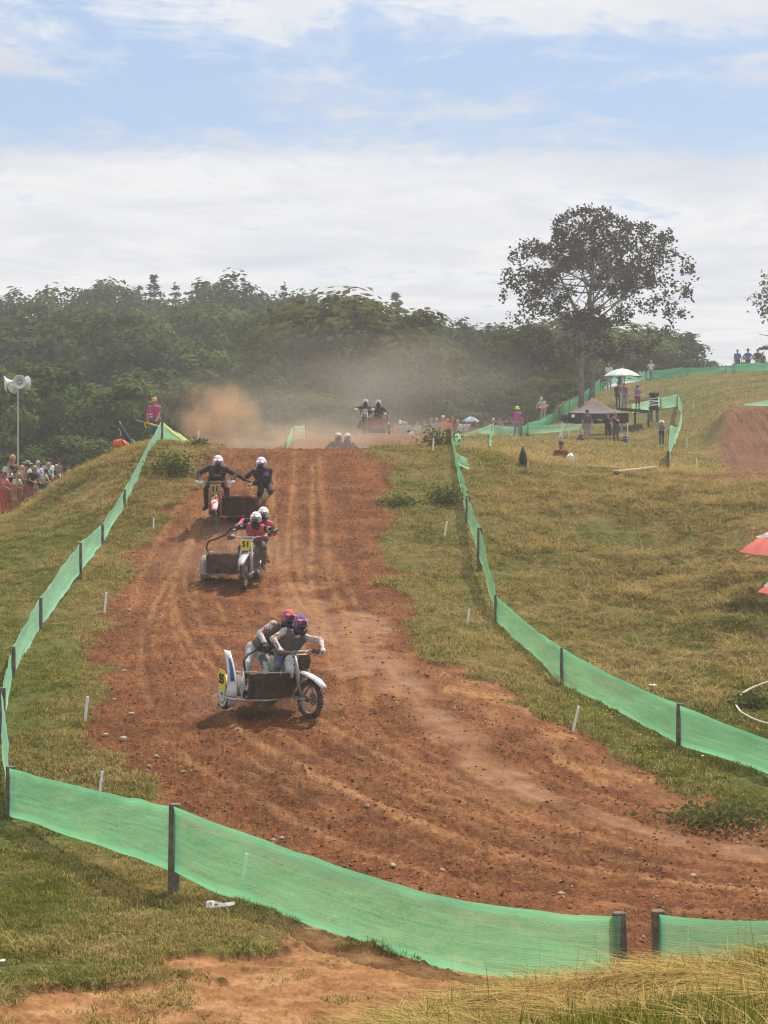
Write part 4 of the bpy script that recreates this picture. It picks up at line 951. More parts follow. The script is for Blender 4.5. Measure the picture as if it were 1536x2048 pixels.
fence('short loose net flap bunched beside the dark corner post', [(910, 866, 905, 66.4, None), (917, 862, 915, 67.5, 912)], M_NET_FAR, r=0.04, wr=0.08)
fence('crumpled net billowing below the corner post', [(914, 905, 935, 62.8, None), (930, 912, 944, 62.5, None), (937, 930, 946, 62.2, None)], M_NET_FAR, wr=0.10)
fence('low green net panel in front of the centre crowd', [(918, 868, 872, 119, None), (955, 858, 872, 119, 873), (987, 846, 870, 119, 872)], M_NET_FAR, sag=0.03)
fence('narrow strip of green net running towards the camera right of the corner post', [(988, 846, 869, 118.5, None), (984, 868, 885, 90, None), (979, 893, 914, 68, 914)], M_NET_FAR, sag=0.03, wr=0.05)
fence('green net beside the yellow-hatted marshal', [(989, 850, 872, 119.5, None), (1040, 853, 874, 121, 875)], M_NET_FAR)
fence('long green net climbing the slope to the ridge on the right', [
    (1043, 853, 874, 124, 876), (1054, 846, 866, 127, 868), (1095, 831, 851, D(1095, 853, 110), None), (1118, 816, 837, D(1118, 838, 110), 838), (1138, 801, 822, D(1138, 823, 110), 824), (1162, 787, 808, D(1162, 808, 110), None), (1200, 757, 783, D(1200, 784, 110), 784),
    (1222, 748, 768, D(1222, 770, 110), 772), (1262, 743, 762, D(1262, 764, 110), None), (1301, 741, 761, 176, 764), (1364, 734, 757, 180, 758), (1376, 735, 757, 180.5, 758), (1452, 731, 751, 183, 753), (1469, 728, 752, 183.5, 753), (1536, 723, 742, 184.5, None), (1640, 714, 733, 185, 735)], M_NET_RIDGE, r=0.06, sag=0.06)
fence('low pale net behind the legs of the black gazebo', [(1057, 851, 868, 128, 869), (1105, 848, 865, 129, None), (1166, 846, 863, 130, 864)], M_NET_FAR)
fence('green net curving from the black bin down the slope', [(1264, 808, 826, D(1264, 827, 110), None), (1322, 796, 818, D(1322, 819, 110), 819), (1356, 788, 812, D(1356, 813, 110), 813), (1364, 818, 842, 106, None), (1352, 855, 880, 90, None), (1342, 850, 905, 80, None), (1337, 903, 944, 70, 946)], M_NET_FAR, sag=0.0)
fence('green net tip behind the brown jump at the right edge', [(1488, 808, 811, 107, None), (1545, 797, 812, 107, None), (1640, 786, 812, 107, 813)], M_NET_FAR)
fence('green net at the left end of the second jump', [(574, 880, 897, 70, None), (586, 850, 880, 88, 884), (610, 849, 880, 90, 884)], M_NET_FAR)
fence('green net falling right from the marshal corner post', [(323, 845, 889, 65.6, None), (345, 862, 889, 65.4, None), (372, 885, 893, 65.0, None)], M_NET_FAR, sag=0.0)

# orange mesh barrier in front of the left crowd
M_ORANGE_NET = net_mat('orange_barrier_mesh', (0.30, 0.075, 0.05), 0.45)
fence('orange plastic mesh barrier in front of the left crowd', [(-70, 962, 1030, 79.0, 1034), (0, 965, 1025, 79.0, None), (50, 970, 1018, 79.2, 1020), (110, 982, 1010, 79.5, 1012)], M_ORANGE_NET, r=0.04, name='barrier_fence', panel_name='mesh_panel')

# ================================================================== white track stakes
M_WHITE = mat('white_paint', (0.88, 0.86, 0.82), 0.6, (0.78, 0.74, 0.68), 14, 0.5, 0.7)
for px, ty, by, tilt, lb in ((307, 1039, 1063, 0.02, 'white stake left of the second-row sidecar, highest on the left verge'), (209, 1188, 1229, 0.10, 'white stake on the left verge level with sidecar number 51'),
                       (170, 1396, 1447, 0.12, 'white stake on the left verge below the leading sidecar'), (198, 1548, 1606, 0.12, 'white stake showing above the lower net near the left corner'),
                       (486, 1718, 1772, 0.15, 'white stake seen through the lower green net'), (395, 866, 893, 0.12, 'white stake on the mound beside the yellow-green flag'),
                       (935, 1222, 1252, 0.12, 'white stake on the right verge beside the brown post'), (889, 1047, 1079, 0.16, 'white stake on the right verge near the weed clumps'),
                       (1146, 1410, 1463, 0.22, 'white stake on the right verge below the bend in the net'), (866, 881, 906, 0.05, 'white stake left of the dark corner post at the crest'),
                       (1396, 916, 946, -0.10, 'white stake at the foot of the brown jump'), (1374, 876, 896, -0.02, 'white stake on the grass right of the curving net'), (1387, 805, 815, 0, 'small white stake high on the right slope')):
    d = D(px, by, 17 if by > 900 else 60); base = P(px, by, d); h = (by - ty) / F * d; g = ground(base.x, base.y)
    mb = MB(); w = 0.042; mb.box((0, 0, h / 2 - 0.05), (w, w * 0.6, h + 0.1), taper=0.92); mb.box((0, -w * 0.32, h * 0.5), (w * 0.35, w * 0.08, h * 0.8))
    o = mb.obj('marker_stake', [M_WHITE], None, False, (base.x, base.y, g), (RNG.normal(0, 0.05), tilt, RNG.uniform(-0.4, 0.4)), bevel=0.004); tag(o, lb, 'stake', 'white stakes marking the track')

# ================================================================== odds and ends on the ground
M_PLANK = mat('grey_plank', (0.30, 0.24, 0.18), 0.85, (0.42, 0.35, 0.28), 5, 0.4, 0.6, 0.3, 20)
for (xa, ya), (xb, yb), lb in (((1178, 947), (1232, 944), 'short weathered plank lying on the right bank'), ((1232, 960), (1309, 947), 'long weathered plank lying on the brow of the right bank')):
    a, b = W(xa, ya), W(xb, yb); A = Vector((*a, ground(*a) + 0.09)); B = Vector((*b, ground(*b) + 0.09)); v = B - A
    o = MB().box((0, 0, 0), (v.length, 0.18, 0.05)).obj('plank', [M_PLANK], None, False, (A + B) / 2, (0, -math.asin(v.z / v.length), math.atan2(v.y, v.x)), bevel=0.006); tag(o, lb, 'plank')
def hose():
    pts = [W(*p) for p in ((1560, 1378), (1530, 1384), (1504, 1392), (1484, 1404), (1474, 1418), (1473, 1430), (1480, 1440), (1494, 1448), (1515, 1457), (1560, 1470))]
    pts = smooth_line(pts, 40); zz = np.convolve(np.pad([ground(x, y) for x, y in pts], 4, 'edge'), np.ones(9) / 9, 'valid'); mb = MB().tube([(x, y, z + 0.07) for (x, y), z in zip(pts, zz)], 0.018, 7)
    tag(mb.obj('hose', [mat('cream_hose', (0.66, 0.60, 0.48), 0.6)], None, True), 'cream hose curving on the grass behind the right net', 'hose')
hose()
def litter():
    x, y = W(441, 1829); t = thing('paper_strip', 'crumpled white paper strip lying in front of the lower net', 'litter', (x, y, ground(x, y) + 0.03))
    A = [(-0.16, -0.02, 0.07), (-0.10, 0.0, 0.075), (-0.03, 0.02, 0.055), (0.03, 0.01, 0.04), (0.10, 0.02, 0.05), (0.165, 0.0, 0.06)]; B = [(-0.165, -0.05, -0.005), (-0.10, -0.06, 0.0), (-0.04, -0.03, 0.0), (0.03, -0.02, 0.005), (0.10, -0.03, 0.015), (0.16, -0.03, 0.03)]
    MB().strip(A, B, th=0.004).obj('sheet', [mat('paper', (0.82, 0.80, 0.74), 0.7)], t)
    mb = MB(); ink = mat('ink_print', (0.03, 0.03, 0.03), 0.7)
    for cx, cz, w, h in ((-0.115, 0.052, 0.03, 0.008), (-0.10, 0.04, 0.008, 0.025), (-0.062, 0.03, 0.008, 0.022), (-0.048, 0.034, 0.02, 0.008), (-0.035, 0.03, 0.008, 0.02)): MB().box((cx, -0.045 + cz * 0.2, cz), (w, 0.012, h)).obj('print', [ink], t)
    for px, py, lb, s in ((1305, 1386, 'white rag lying just behind the right net', 0.07), (1405, 1532, 'small white scrap in the grass below the right net', 0.03), (4, 1946, 'white scrap at the left edge of the lower grass', 0.035)):
        x, y = W(px, py); o = put('scrap', rock_mesh('scrap', px, mat('scrap_white', (0.72, 0.70, 0.66), 0.8), 0.35, 2), None, (x, y, ground(x, y) + 0.08), (0, 0, 1), s); tag(o, lb, 'litter')
litter()
def tarp():
    pts = [(133, 936), (150, 925), (168, 917), (186, 909), (203, 905)]; A = []; B = []
    for i, (px, py) in enumerate(pts):
        d = D(px, py + 4); a = P(px, py, d - 0.1); g = ground(a.x, a.y); a.z = max(a.z, g + 0.10); A.append(a); b = P(px + 2, py + 7 + (i % 2) * 3, d - 0.35); b.z = max(b.z, ground(b.x, b.y) + 0.06); B.append(b)
    A = smooth_line([tuple(a) for a in A], 20); B = smooth_line([tuple(b) for b in B], 20); A[:, 2] += fbm(np.arange(20) / 2.0, np.zeros(20), 2, 7) * 0.08
    tag(MB().strip(A, B, th=0.02).obj('tarp', [mat('white_sheet', (0.62, 0.62, 0.58), 0.7)], None, True), 'strip of white sheeting on the brow of the left mound', 'tarp')
tarp()
def left_mound_kit():
    d = 67.2; g = on_ground(240, d)
    def L(px, py, dd=0.0): return np.array(P(px, py, d + dd)) - np.array(g)
    t = thing('rucksack', 'bright orange bag on the mound left of the flag marshal', 'bag', g); m = mat('orange_fabric', (0.75, 0.14, 0.05), 0.7, (0.62, 0.10, 0.04), 6)
    prims = [((L(233, 882), L(236, 892)), 0.11, 0.13), ((L(238, 884), L(252, 893)), 0.12, 0.13), ((L(247, 887), L(256, 895)), 0.09, 0.10)]
    mb = MB()
    for (a, b), r1, r2 in prims: mb.tube([a - (b - a) * 0.25, a, (a + b) / 2, b, b + (b - a) * 0.2], [r1 * 0.35, r1, (r1 + r2) / 2 * 1.04, r2, r2 * 0.5], 10)
    mb.obj('bag_body', [m], t, True); MB().tube([L(243, 876, -0.13), L(246, 886, -0.2), L(250, 894, -0.16)], 0.018, 6).obj('strap', [mat('black_webbing', (0.03, 0.03, 0.03), 0.7)], t)
    t2 = thing('beach_umbrella', 'folded navy umbrella leaning behind the orange bag', 'umbrella', on_ground(248, d + 0.4)); o2 = np.array(t2.location)
    q = lambda px, py: np.array(P(px, py, d + 0.4)) - o2
    MB().tube([q(240, 846), q(245, 858), q(252, 872), q(258, 884), q(261, 893)], [0.012, 0.07, 0.12, 0.11, 0.05], 8, flat=0.6).obj('canopy', [mat('navy_cloth', (0.03, 0.035, 0.06), 0.8)], t2, True)
    MB().tube([q(239, 842), q(262, 897)], 0.012, 6).obj('pole', [M_WHITE], t2)
    MB().tube([q(236, 862), q(238, 857), q(241, 862), q(242, 872)], 0.016, 6).obj('handle', [mat('grey_metal', (0.45, 0.45, 0.45), 0.4, metal=0.6)], t2)
    t3 = thing('green_bag', 'dark green cloth bag right of the orange bag on the mound', 'bag', on_ground(264, d + 0.3)); o3 = np.array(t3.location); q3 = lambda px, py: np.array(P(px, py, d + 0.3)) - o3
    MB().tube([q3(262, 878), q3(265, 884), q3(267, 891), q3(266, 897)], [0.02, 0.08, 0.10, 0.06], 9).obj('bag_body', [mat('green_cloth', (0.03, 0.20, 0.09), 0.8)], t3, True)
    # flag laid from the post to the ground
    t4 = thing('marshal_flag', 'yellow and green flag with white edging draped right of the corner post', 'flag', on_ground(365, 64.6)); o4 = np.array(t4.location); q4 = lambda px, py, k=0: np.array(P(px, py, 64.6 + k)) - o4
    MB().strip([q4(328, 848), q4(345, 862, -0.1), q4(358, 872, -0.2), q4(370, 880, -0.1), q4(383, 889)], [q4(326, 850), q4(343, 866, -0.15), q4(352, 873, -0.2), q4(362, 883, -0.25), q4(372, 893)], th=0.008).obj('flag_cloth', [mat('flag_yellow', (0.62, 0.66, 0.06), 0.6)], t4, True)
    MB().strip([q4(350, 862, -0.06), q4(360, 868, -0.05), q4(372, 877, -0.03), q4(384, 889, 0.02)], [q4(352, 867, -0.08), q4(362, 874, -0.1), q4(373, 883, -0.1), q4(383, 890, 0)], th=0.006).obj('flag_panel', [mat('flag_green', (0.22, 0.55, 0.05), 0.6)], t4, True)
    MB().tube([q4(327, 846, -0.1), q4(345, 861, -0.2), q4(357, 870, -0.3), q4(364, 884, -0.3), q4(373, 894, -0.1)], 0.014, 5).tube([q4(357, 870, -0.3), q4(366, 878, -0.25), q4(376, 881, -0.2), q4(385, 890, -0.05)], 0.014, 5).obj('edging', [M_WHITE], t4)
left_mound_kit()
def loudspeakers():
    d = 93.0; g = on_ground(36, d); t = thing('loudspeaker_mast', 'four white horn loudspeakers on a thin mast above the left crowd', 'loudspeaker', g)
    z = lambda py: CZ - (py - HY) / F * d - g.z
    mp = mat('mast_metal', (0.42, 0.46, 0.40), 0.5); MB().tube([(0, 0, -0.4), (0, 0, z(860)), (0, 0, z(764))], [0.034, 0.03, 0.03], 8).obj('mast', [mp], t)
    MB().box((0, 0, z(766)), (0.6, 0.05, 0.05)).obj('bracket', [mp], t)
    MB().tube([(0, 0, z(806)), (0, 0, z(804))], 0.042, 8).obj('mast_clamp', [mp], t)
    mw = mat('horn_white', (0.66, 0.64, 0.60), 0.5)
    for px, py, ax, s in ((41.0, 764, (0.10, -1, 0.05), 1.0), (53, 766, (0.75, 0.62, 0.02), 1.05), (25, 774, (-0.45, 0.75, -0.22), 0.9), (8, 766, (-0.95, -0.25, -0.12), 1.1)):
        c = np.array(P(px, py, d)) - np.array(g) + np.array([0, -0.30 if ax[1] < -0.9 else 0.22, 0]); a = np.array(ax) / np.linalg.norm(ax)
        h = MB().lathe([(r * s, (zz - 0.12) * s) for r, zz in ((0.03, -0.30), (0.055, -0.22), (0.075, -0.12), (0.12, -0.02), (0.19, 0.06), (0.262, 0.115), (0.27, 0.125), (0.255, 0.125), (0.18, 0.05), (0.11, -0.04), (0.06, -0.14), (0.055, -0.2))], 24, 0, a, c)
        ho = h.obj('horn', [mw], t, True); MB().lathe([(r * s, zz * s) for r, zz in ((0.0, -0.06), (0.035, -0.075), (0.062, -0.13), (0.07, -0.20), (0.0, -0.21))], 14, 0, a, c).obj('horn_driver', [mw], ho, True)
        MB().lathe([(0, -0.52 * s), (0.07 * s, -0.52 * s), (0.075 * s, -0.42 * s), (0.07 * s, -0.40 * s), (0, -0.40 * s)], 12, 0, a, c).obj('horn_cap', [mp], ho, True)
loudspeakers()
def gazebo(name, label, px0, px1, d, top_py, eave_py, val_py, depth, m_roof, m_val, leg_py, peak_px=None, legs=(True, True)):
    x0, x1 = X_at(px0, d), X_at(px1, d); cx = (x0 + x1) / 2; g = on_ground((px0 + px1) / 2, d); t = thing(name, label, 'gazebo', g); z = lambda py: CZ - (py - HY) / F * d - g.z
    w = (x1 - x0) / 2; dp = depth; pk = (0 if peak_px is None else X_at(peak_px, d) - cx, dp / 2, z(top_py)); ze, zv = z(eave_py), z(val_py); n = 9
    ring = []
    for a, b in (((-w, 0), (w, 0)), ((w, 0), (w, dp)), ((w, dp), (-w, dp)), ((-w, dp), (-w, 0))):
        for i in range(n): s = i / n; ring.append((a[0] + (b[0] - a[0]) * s, a[1] + (b[1] - a[1]) * s, ze - 0.05 * math.sin(math.pi * s)))
    V = [pk]; Fq = []; m_ = len(ring); K = 5
    for k in range(1, K + 1):
        f = k / K
        for r_ in ring: V.append((pk[0] + (r_[0] - pk[0]) * f, pk[1] + (r_[1] - pk[1]) * f, pk[2] + (r_[2] - pk[2]) * f - 0.16 * math.sin(math.pi * f)))
    for i in range(m_): Fq.append([0, 1 + i, 1 + (i + 1) % m_])
    for k in range(K - 1):
        for i in range(m_): a = 1 + k * m_; Fq.append([a + i, a + m_ + i, a + m_ + (i + 1) % m_, a + (i + 1) % m_])
    put('roof', mesh_np('gazebo_roof', V, Fq, [m_roof], smooth=True), t)
    A = [(p[0], p[1], p[2] - 0.004) for p in ring] + [(ring[0][0], ring[0][1], ring[0][2] - 0.004)]; B = [(p[0] * 1.005, p[1], zv + RNG.uniform(-0.02, 0.02)) for p in ring]; B.append(B[0]); MB().strip(A, B).obj('valance', [m_val], t)
    for sx, ok in ((-1, legs[0]), (1, legs[1])):
        for yy in (0.03, dp - 0.03):
            if ok: gx, gy = g.x + sx * (w - 0.04), d + yy; MB().box((sx * (w - 0.04), yy, (ze + ground(gx, gy) - g.z) / 2 - 0.05), (0.05, 0.05, ze - (ground(gx, gy) - g.z) + 0.1)).obj('leg', [M_WHITE], t)
    return t, g, z
gz, gg, gzz = gazebo('black_gazebo', 'black pop-up gazebo with low valance on the slope', 1137, 1257, 121.0, 794, 825, 846, 3.0, mat('grey_black_canvas', (0.095, 0.075, 0.07), 0.7), mat('black_canvas', (0.022, 0.022, 0.024), 0.8), 885, 1190)
MB().box((X_at(1146, 121) - gg.x, -0.05, gzz(832)), (0.16, 0.01, 0.16)).obj('notice', [M_WHITE], gz)
gazebo('ridge_gazebo', 'dark gazebo on the ridge cut off by the right frame edge', 1527, 1600, 190.0, 684, 692, 697, 2.6, mat('black_canvas', (0.022, 0.022, 0.024), 0.8), mat('black_canvas', (0.022, 0.022, 0.024), 0.8), 722)
def lean_poles():
    g = on_ground(1128, 120); t = thing('gazebo_trolley_bag', 'dark gazebo cover bag on white poles left of the black gazebo', 'bag', g); q = lambda px, py, k=0: np.array(P(px, py, 120 + k)) - np.array(g)
    MB().tube([q(1124, 842), q(1127, 835), q(1131, 832), q(1134, 838)], [0.10, 0.17, 0.17, 0.12], 9).obj('cover', [mat('dark_nylon', (0.04, 0.042, 0.05), 0.7)], t, True)
    MB().tube([q(1131, 847), q(1112, 888)], 0.03, 6).tube([q(1124, 846), q(1124, 890)], 0.035, 6).obj('pole', [M_WHITE], t)
lean_poles()
def parasol(name, label, d, px, apex_py, rim_py, rad_px, base_py, cols, n=10, tilt=(0, 0), pole=True, cat='umbrella', power=1.7):
    S = d / F; R_ = rad_px * S; h = (rim_py - apex_py) * S; base = on_ground(px, d)
    if base_py is not None: base.z = CZ - (base_py - HY) * S
    t = thing(name, label, cat, base); zt = CZ - (apex_py - HY) * S - base.z; rot = Matrix.Rotation(tilt[0], 3, 'X') @ Matrix.Rotation(tilt[1], 3, 'Y')
    for k in range(n):
        V = []; Fq = []; na, nr = 4, 6
        for i in range(nr + 1):
            f = i / nr
            for j in range(na + 1):
                s = j / na; a = 2 * math.pi * (k + s) / n; dip = 1 - 0.10 * f * math.sin(math.pi * s); v = Vector((R_ * f * dip * math.cos(a), R_ * f * dip * math.sin(a), -h * f ** power - (0.02 * R_ if i == nr else 0))); v = rot @ v; V.append((v.x, v.y, v.z + zt))
        for i in range(nr):
            for j in range(na): b = i * (na + 1) + j; Fq.append([b, b + na + 1, b + na + 2, b + 1])
        put('canopy_panel', mesh_np('canopy_panel', V, Fq, [cols[k % len(cols)]], smooth=True), t)
    if pole:
        e = rot @ Vector((0, 0, -zt)); MB().tube([(0, 0, zt + 0.06), (e.x * 0.5, e.y * 0.5, zt / 2), (e.x, e.y, -0.2)], 0.016, 6).obj('pole', [mat('grey_metal', (0.45, 0.45, 0.45), 0.4, metal=0.6)], t)
    return t
parasol('garden_umbrella', 'white and pale green umbrella over the marshals on the platform', 128, 1244, 737, 751, 36, 800, [mat('umbrella_white', (0.66, 0.70, 0.62), 0.7), mat('umbrella_green', (0.50, 0.66, 0.54), 0.7)], 12)
M_RED = mat('red_canvas', (0.78, 0.20, 0.14), 0.6, (0.70, 0.15, 0.11), 4)
u1 = parasol('red_umbrella', 'large red umbrella with white print lying on the right bank, upper of two', 49.5, 1586, 1032, 1102, 106, None, [M_RED], 6, (0.05, 0.0), power=1.12)
u2 = parasol('red_umbrella', 'smaller red umbrella at the right frame edge, lower of two', 47.0, 1570, 1150, 1183, 55, None, [M_RED], 6, (0.05, 0.0), power=1.12)
for u, d, px, py, w in ((u1, 49.5, 1528, 1070, 0.16), (u2, 47.0, 1534, 1168, 0.06)):
    o = np.array(u.location); c = np.array(P(px, py, d - (0.55 if w > 0.1 else 0.3))) - o
    MB().strip([c + np.array([-w, 0, -0.03]), c + np.array([0, -0.03, 0.03]), c + np.array([w, -0.02, 0.05])], [c + np.array([-w, -0.03, -0.04]), c + np.array([0, -0.08, -0.05]), c + np.array([w, -0.08, -0.02])], th=0.004).obj('print', [M_WHITE], u)
def closed_umbrella():
    d = D(1046, 937); b = P(1046, 938, d); b.z = min(b.z, ground(b.x, b.y)); t = thing('closed_umbrella', 'closed dark umbrella standing upright on the brow of the right bank', 'umbrella', b); h = lambda py: CZ - (py - HY) / F * d - b.z
    mb = MB()
    for k in range(8):
        a = k * math.pi / 4; c, s = math.cos(a), math.sin(a); top = h(892); bot = max(0.05, h(936)); mb.tube([(0, 0, top), (0.05 * c, 0.05 * s, top * 0.6), (0.085 * c, 0.085 * s, bot)], [0.02, 0.045, 0.05], 6)
    mb.obj('canopy', [mat('dark_grey_cloth', (0.035, 0.040, 0.045), 0.7)], t, True); MB().tube([(0, 0, -0.2), (0, 0, h(889))], 0.014, 6).obj('pole', [M_WHITE], t)
    MB().tube([(0.10, -0.05, 0.0), (0.12, -0.05, 0.12), (0.13, -0.05, 0.2)], [0.04, 0.045, 0.02], 7).obj('tie', [mat('pale_plastic', (0.5, 0.47, 0.44), 0.6)], t)
closed_umbrella()
def platform():
    d = 128.0; g = on_ground(1265, d); t = thing('marshal_platform', 'dark wooden marshal platform on posts above the gazebo', 'platform', g); q = lambda px, py, k=0: np.array(P(px, py, d + k)) - np.array(g)
    md = mat('dark_timber', (0.045, 0.04, 0.04), 0.8); a, b = q(1240, 817), q(1300, 823)
    for k in range(7): MB().box(((a + b) / 2 + np.array([0, 0.35 * k - 0.2, 0])), (abs(b[0] - a[0]), 0.30, 0.10), Matrix.Rotation(math.atan2(a[2] - b[2], b[0] - a[0]), 3, 'Y')).obj('plank', [md], t)
    for px, y0 in ((1244, 820), (1270, 822), (1297, 825)):
        for yy in (0, 2.0): p = q(px, y0, yy); gz_ = ground(g.x + p[0], g.y + p[1]) - g.z; MB().box((p[0], p[1] - 0.0, (p[2] + gz_) / 2 - 0.15), (0.10, 0.10, max(0.3, p[2] - gz_ + 0.2))).obj('leg', [md], t)
    rail = mat('pale_rail', (0.42, 0.46, 0.36), 0.6)
    MB().tube([q(1241.5, 818), q(1242, 784)], 0.05, 6).tube([q(1240, 785), q(1245, 784)], 0.05, 6).obj('rail_post', [rail], t)
    MB().tube([q(1243, 789), q(1270, 791), q(1296, 792)], 0.028, 6).obj('rail', [mat('grey_metal', (0.45, 0.45, 0.45), 0.4, metal=0.6)], t)
    return t
platform()
def bin_():
    d = 122.0; b = P(1308, 820, d); b.z = min(b.z, ground(b.x, b.y) + 0.3); b.z = CZ - (820 - HY) / F * d; t = thing('tyre_stack', 'black tyre stack wrapped in white tape beside the curving net', 'tyre stack', b)
    S = d / F; mk = mat('black_rubber', (0.03, 0.03, 0.032), 0.75); h = 38 * S
    prof = [(10, 0), (10.4, 4), (9, 8), (8.4, 14), (8.6, 20), (8.2, 24), (9.6, 30), (11.2, 35), (11.0, 37), (9.6, 37.6)]
    for k in range(5):
        z0 = k * 7 * S; r0 = np.interp(k * 7 + 3.5, [p[1] for p in prof], [p[0] for p in prof]) * S
        MB().lathe([(r0 * 0.6, z0), (r0 * 0.95, z0), (r0 * 1.04, z0 + 2 * S), (r0 * 1.04, z0 + 5 * S), (r0 * 0.95, z0 + 6.9 * S), (r0 * 0.6, z0 + 6.9 * S), (r0 * 0.55, z0 + 3.5 * S), (r0 * 0.6, z0)], 20).obj('tyre', [mk], t, True)
    for k, (z0, z1) in enumerate(((8, 11), (12, 10), (15, 17), (19, 18), (22, 25))):
        r_ = 9.6 * S; MB().tube([(r_ * math.cos(a), r_ * math.sin(a), (z0 + (z1 - z0) * (0.5 + 0.5 * math.cos(a))) * S) for a in np.linspace(0, 2 * math.pi, 18)], 0.022, 5).obj('tape', [M_WHITE], t)
    MB().tube([(-6 * S, -4 * S, -0.6), (-6 * S, -4 * S, 0)], 0.08, 6).tube([(6 * S, -3 * S, -0.6), (6 * S, -3 * S, 0)], 0.08, 6).obj('foot', [M_POST], t)
bin_()
# white tent tops behind the slope fence
for px, d, w, ty, by, lb in ((1172, 163, 34, 752, 768, 'white tent top behind the hill fence, left of two'), (1196, 166, 30, 744, 760, 'white tent top behind the hill fence, right of two')):
    d = D(px, by + 3, 110) + 4; S = d / F; g = on_ground(px, d); t = thing('small_tent', lb, 'tent', g); z = lambda py: CZ - (py - HY) * S - g.z; r = w / 2 * S; m = mat('tent_white', (0.66, 0.65, 0.60), 0.7)
    MB().lathe([(0, z(ty)), (r * 0.35, z(ty + 3)), (r * 0.75, z(ty + 9)), (r, z(by))], 12).obj('roof', [m], t, True); MB().lathe([(r, z(by)), (r * 1.02, -0.1)], 12).obj('wall', [m], t, True)

# ================================================================== air: thin haze over everything, dust where the sidecars raise it
def volume_mat(name, col, dens, noisy=None, aniso=0.45):
    m = bpy.data.materials.new(name); m.use_nodes = True; nt = m.node_tree; N = nt.nodes; L = nt.links
    for n in list(N): N.remove(n)
    out = N.new('ShaderNodeOutputMaterial'); v = N.new('ShaderNodeVolumePrincipled'); v.inputs['Color'].default_value = (*col, 1); v.inputs['Density'].default_value = dens; v.inputs['Anisotropy'].default_value = aniso
    if noisy:
        tc = N.new('ShaderNodeTexCoord'); n = N.new('ShaderNodeTexNoise'); n.inputs['Scale'].default_value = noisy; n.inputs['Detail'].default_value = 3; L.new(tc.outputs['Object'], n.inputs['Vector'])
        ln = N.new('ShaderNodeVectorMath'); ln.operation = 'LENGTH'; L.new(tc.outputs['Object'], ln.inputs[0])
        def M(op, a, b, c=None, cl=False):
            k = N.new('ShaderNodeMath'); k.operation = op; k.use_clamp = cl
            for i, q in enumerate((a, b, c)):
                if q is None: continue
                if isinstance(q, (int, float)): k.inputs[i].default_value = q
                else: L.new(q, k.inputs[i])
            return k.outputs[0]
        fall = M('SUBTRACT', 1.0, ln.outputs['Value'], cl=True); x = M('MULTIPLY_ADD', n.outputs['Fac'], 2.4, -0.95)
        L.new(M('MULTIPLY', M('MULTIPLY', M('POWER', fall, 0.8), M('MAXIMUM', x, 0.0)), dens), v.inputs['Density'])
    L.new(v.outputs[0], out.inputs['Volume']); return m
def haze():
    me = MB().box((0, 215, 13.5), (720, 440, 31)).mesh('haze', [volume_mat('haze_air', (0.95, 0.93, 0.90), 0.00075, None, 0.2)])
    tag(put('haze', me), 'pale haze filling the air over the valley', 'haze', kind='stuff')
haze()
def dust(name, label, c, size, col, dens, nz):
    bm = bmesh.new(); bmesh.ops.create_icosphere(bm, subdivisions=3, radius=1.0); me = bpy.data.meshes.new(name); bm.to_mesh(me); bm.free(); me.materials.append(volume_mat(name + '_air', col, dens, nz))
    o = put(name, me, None, c); o.scale = size; return tag(o, label, 'dust', kind='stuff')
if 1:
    dust('dust_plume', 'billowing orange dust plume left of the crest', P(438, 838, 82), (1.55, 1.8, 1.45), (1.0, 0.60, 0.34), 2.2, 1.5)
    dust('dust_tail', 'low orange dust drifting right along the crest', P(560, 880, 80), (3.4, 3.0, 0.85), (0.96, 0.66, 0.45), 0.8, 1.6)
    dust('dust_veil', 'thin brown dust veil over the second jump', P(700, 790, 117), (10.5, 11, 3.8), (0.98, 0.86, 0.72), 0.085, 1.2)
    dust('crest_dust', 'thin pale dust drifting over the dip behind the crest', P(700, 880, 73), (4.2, 3.2, 1.0), (0.98, 0.80, 0.62), 0.30, 1.4)
    dust('wheel_dust', 'brown dust raised behind the leading sidecar', P(520, 1415, 38.0) , (1.5, 1.5, 0.6), (0.82, 0.50, 0.31), 2.2, 1.8)
    dust('wheel_haze', 'faint dust around the second sidecar', P(470, 1120, 52), (2.4, 3.4, 1.0), (0.88, 0.58, 0.38), 0.35, 1.5)

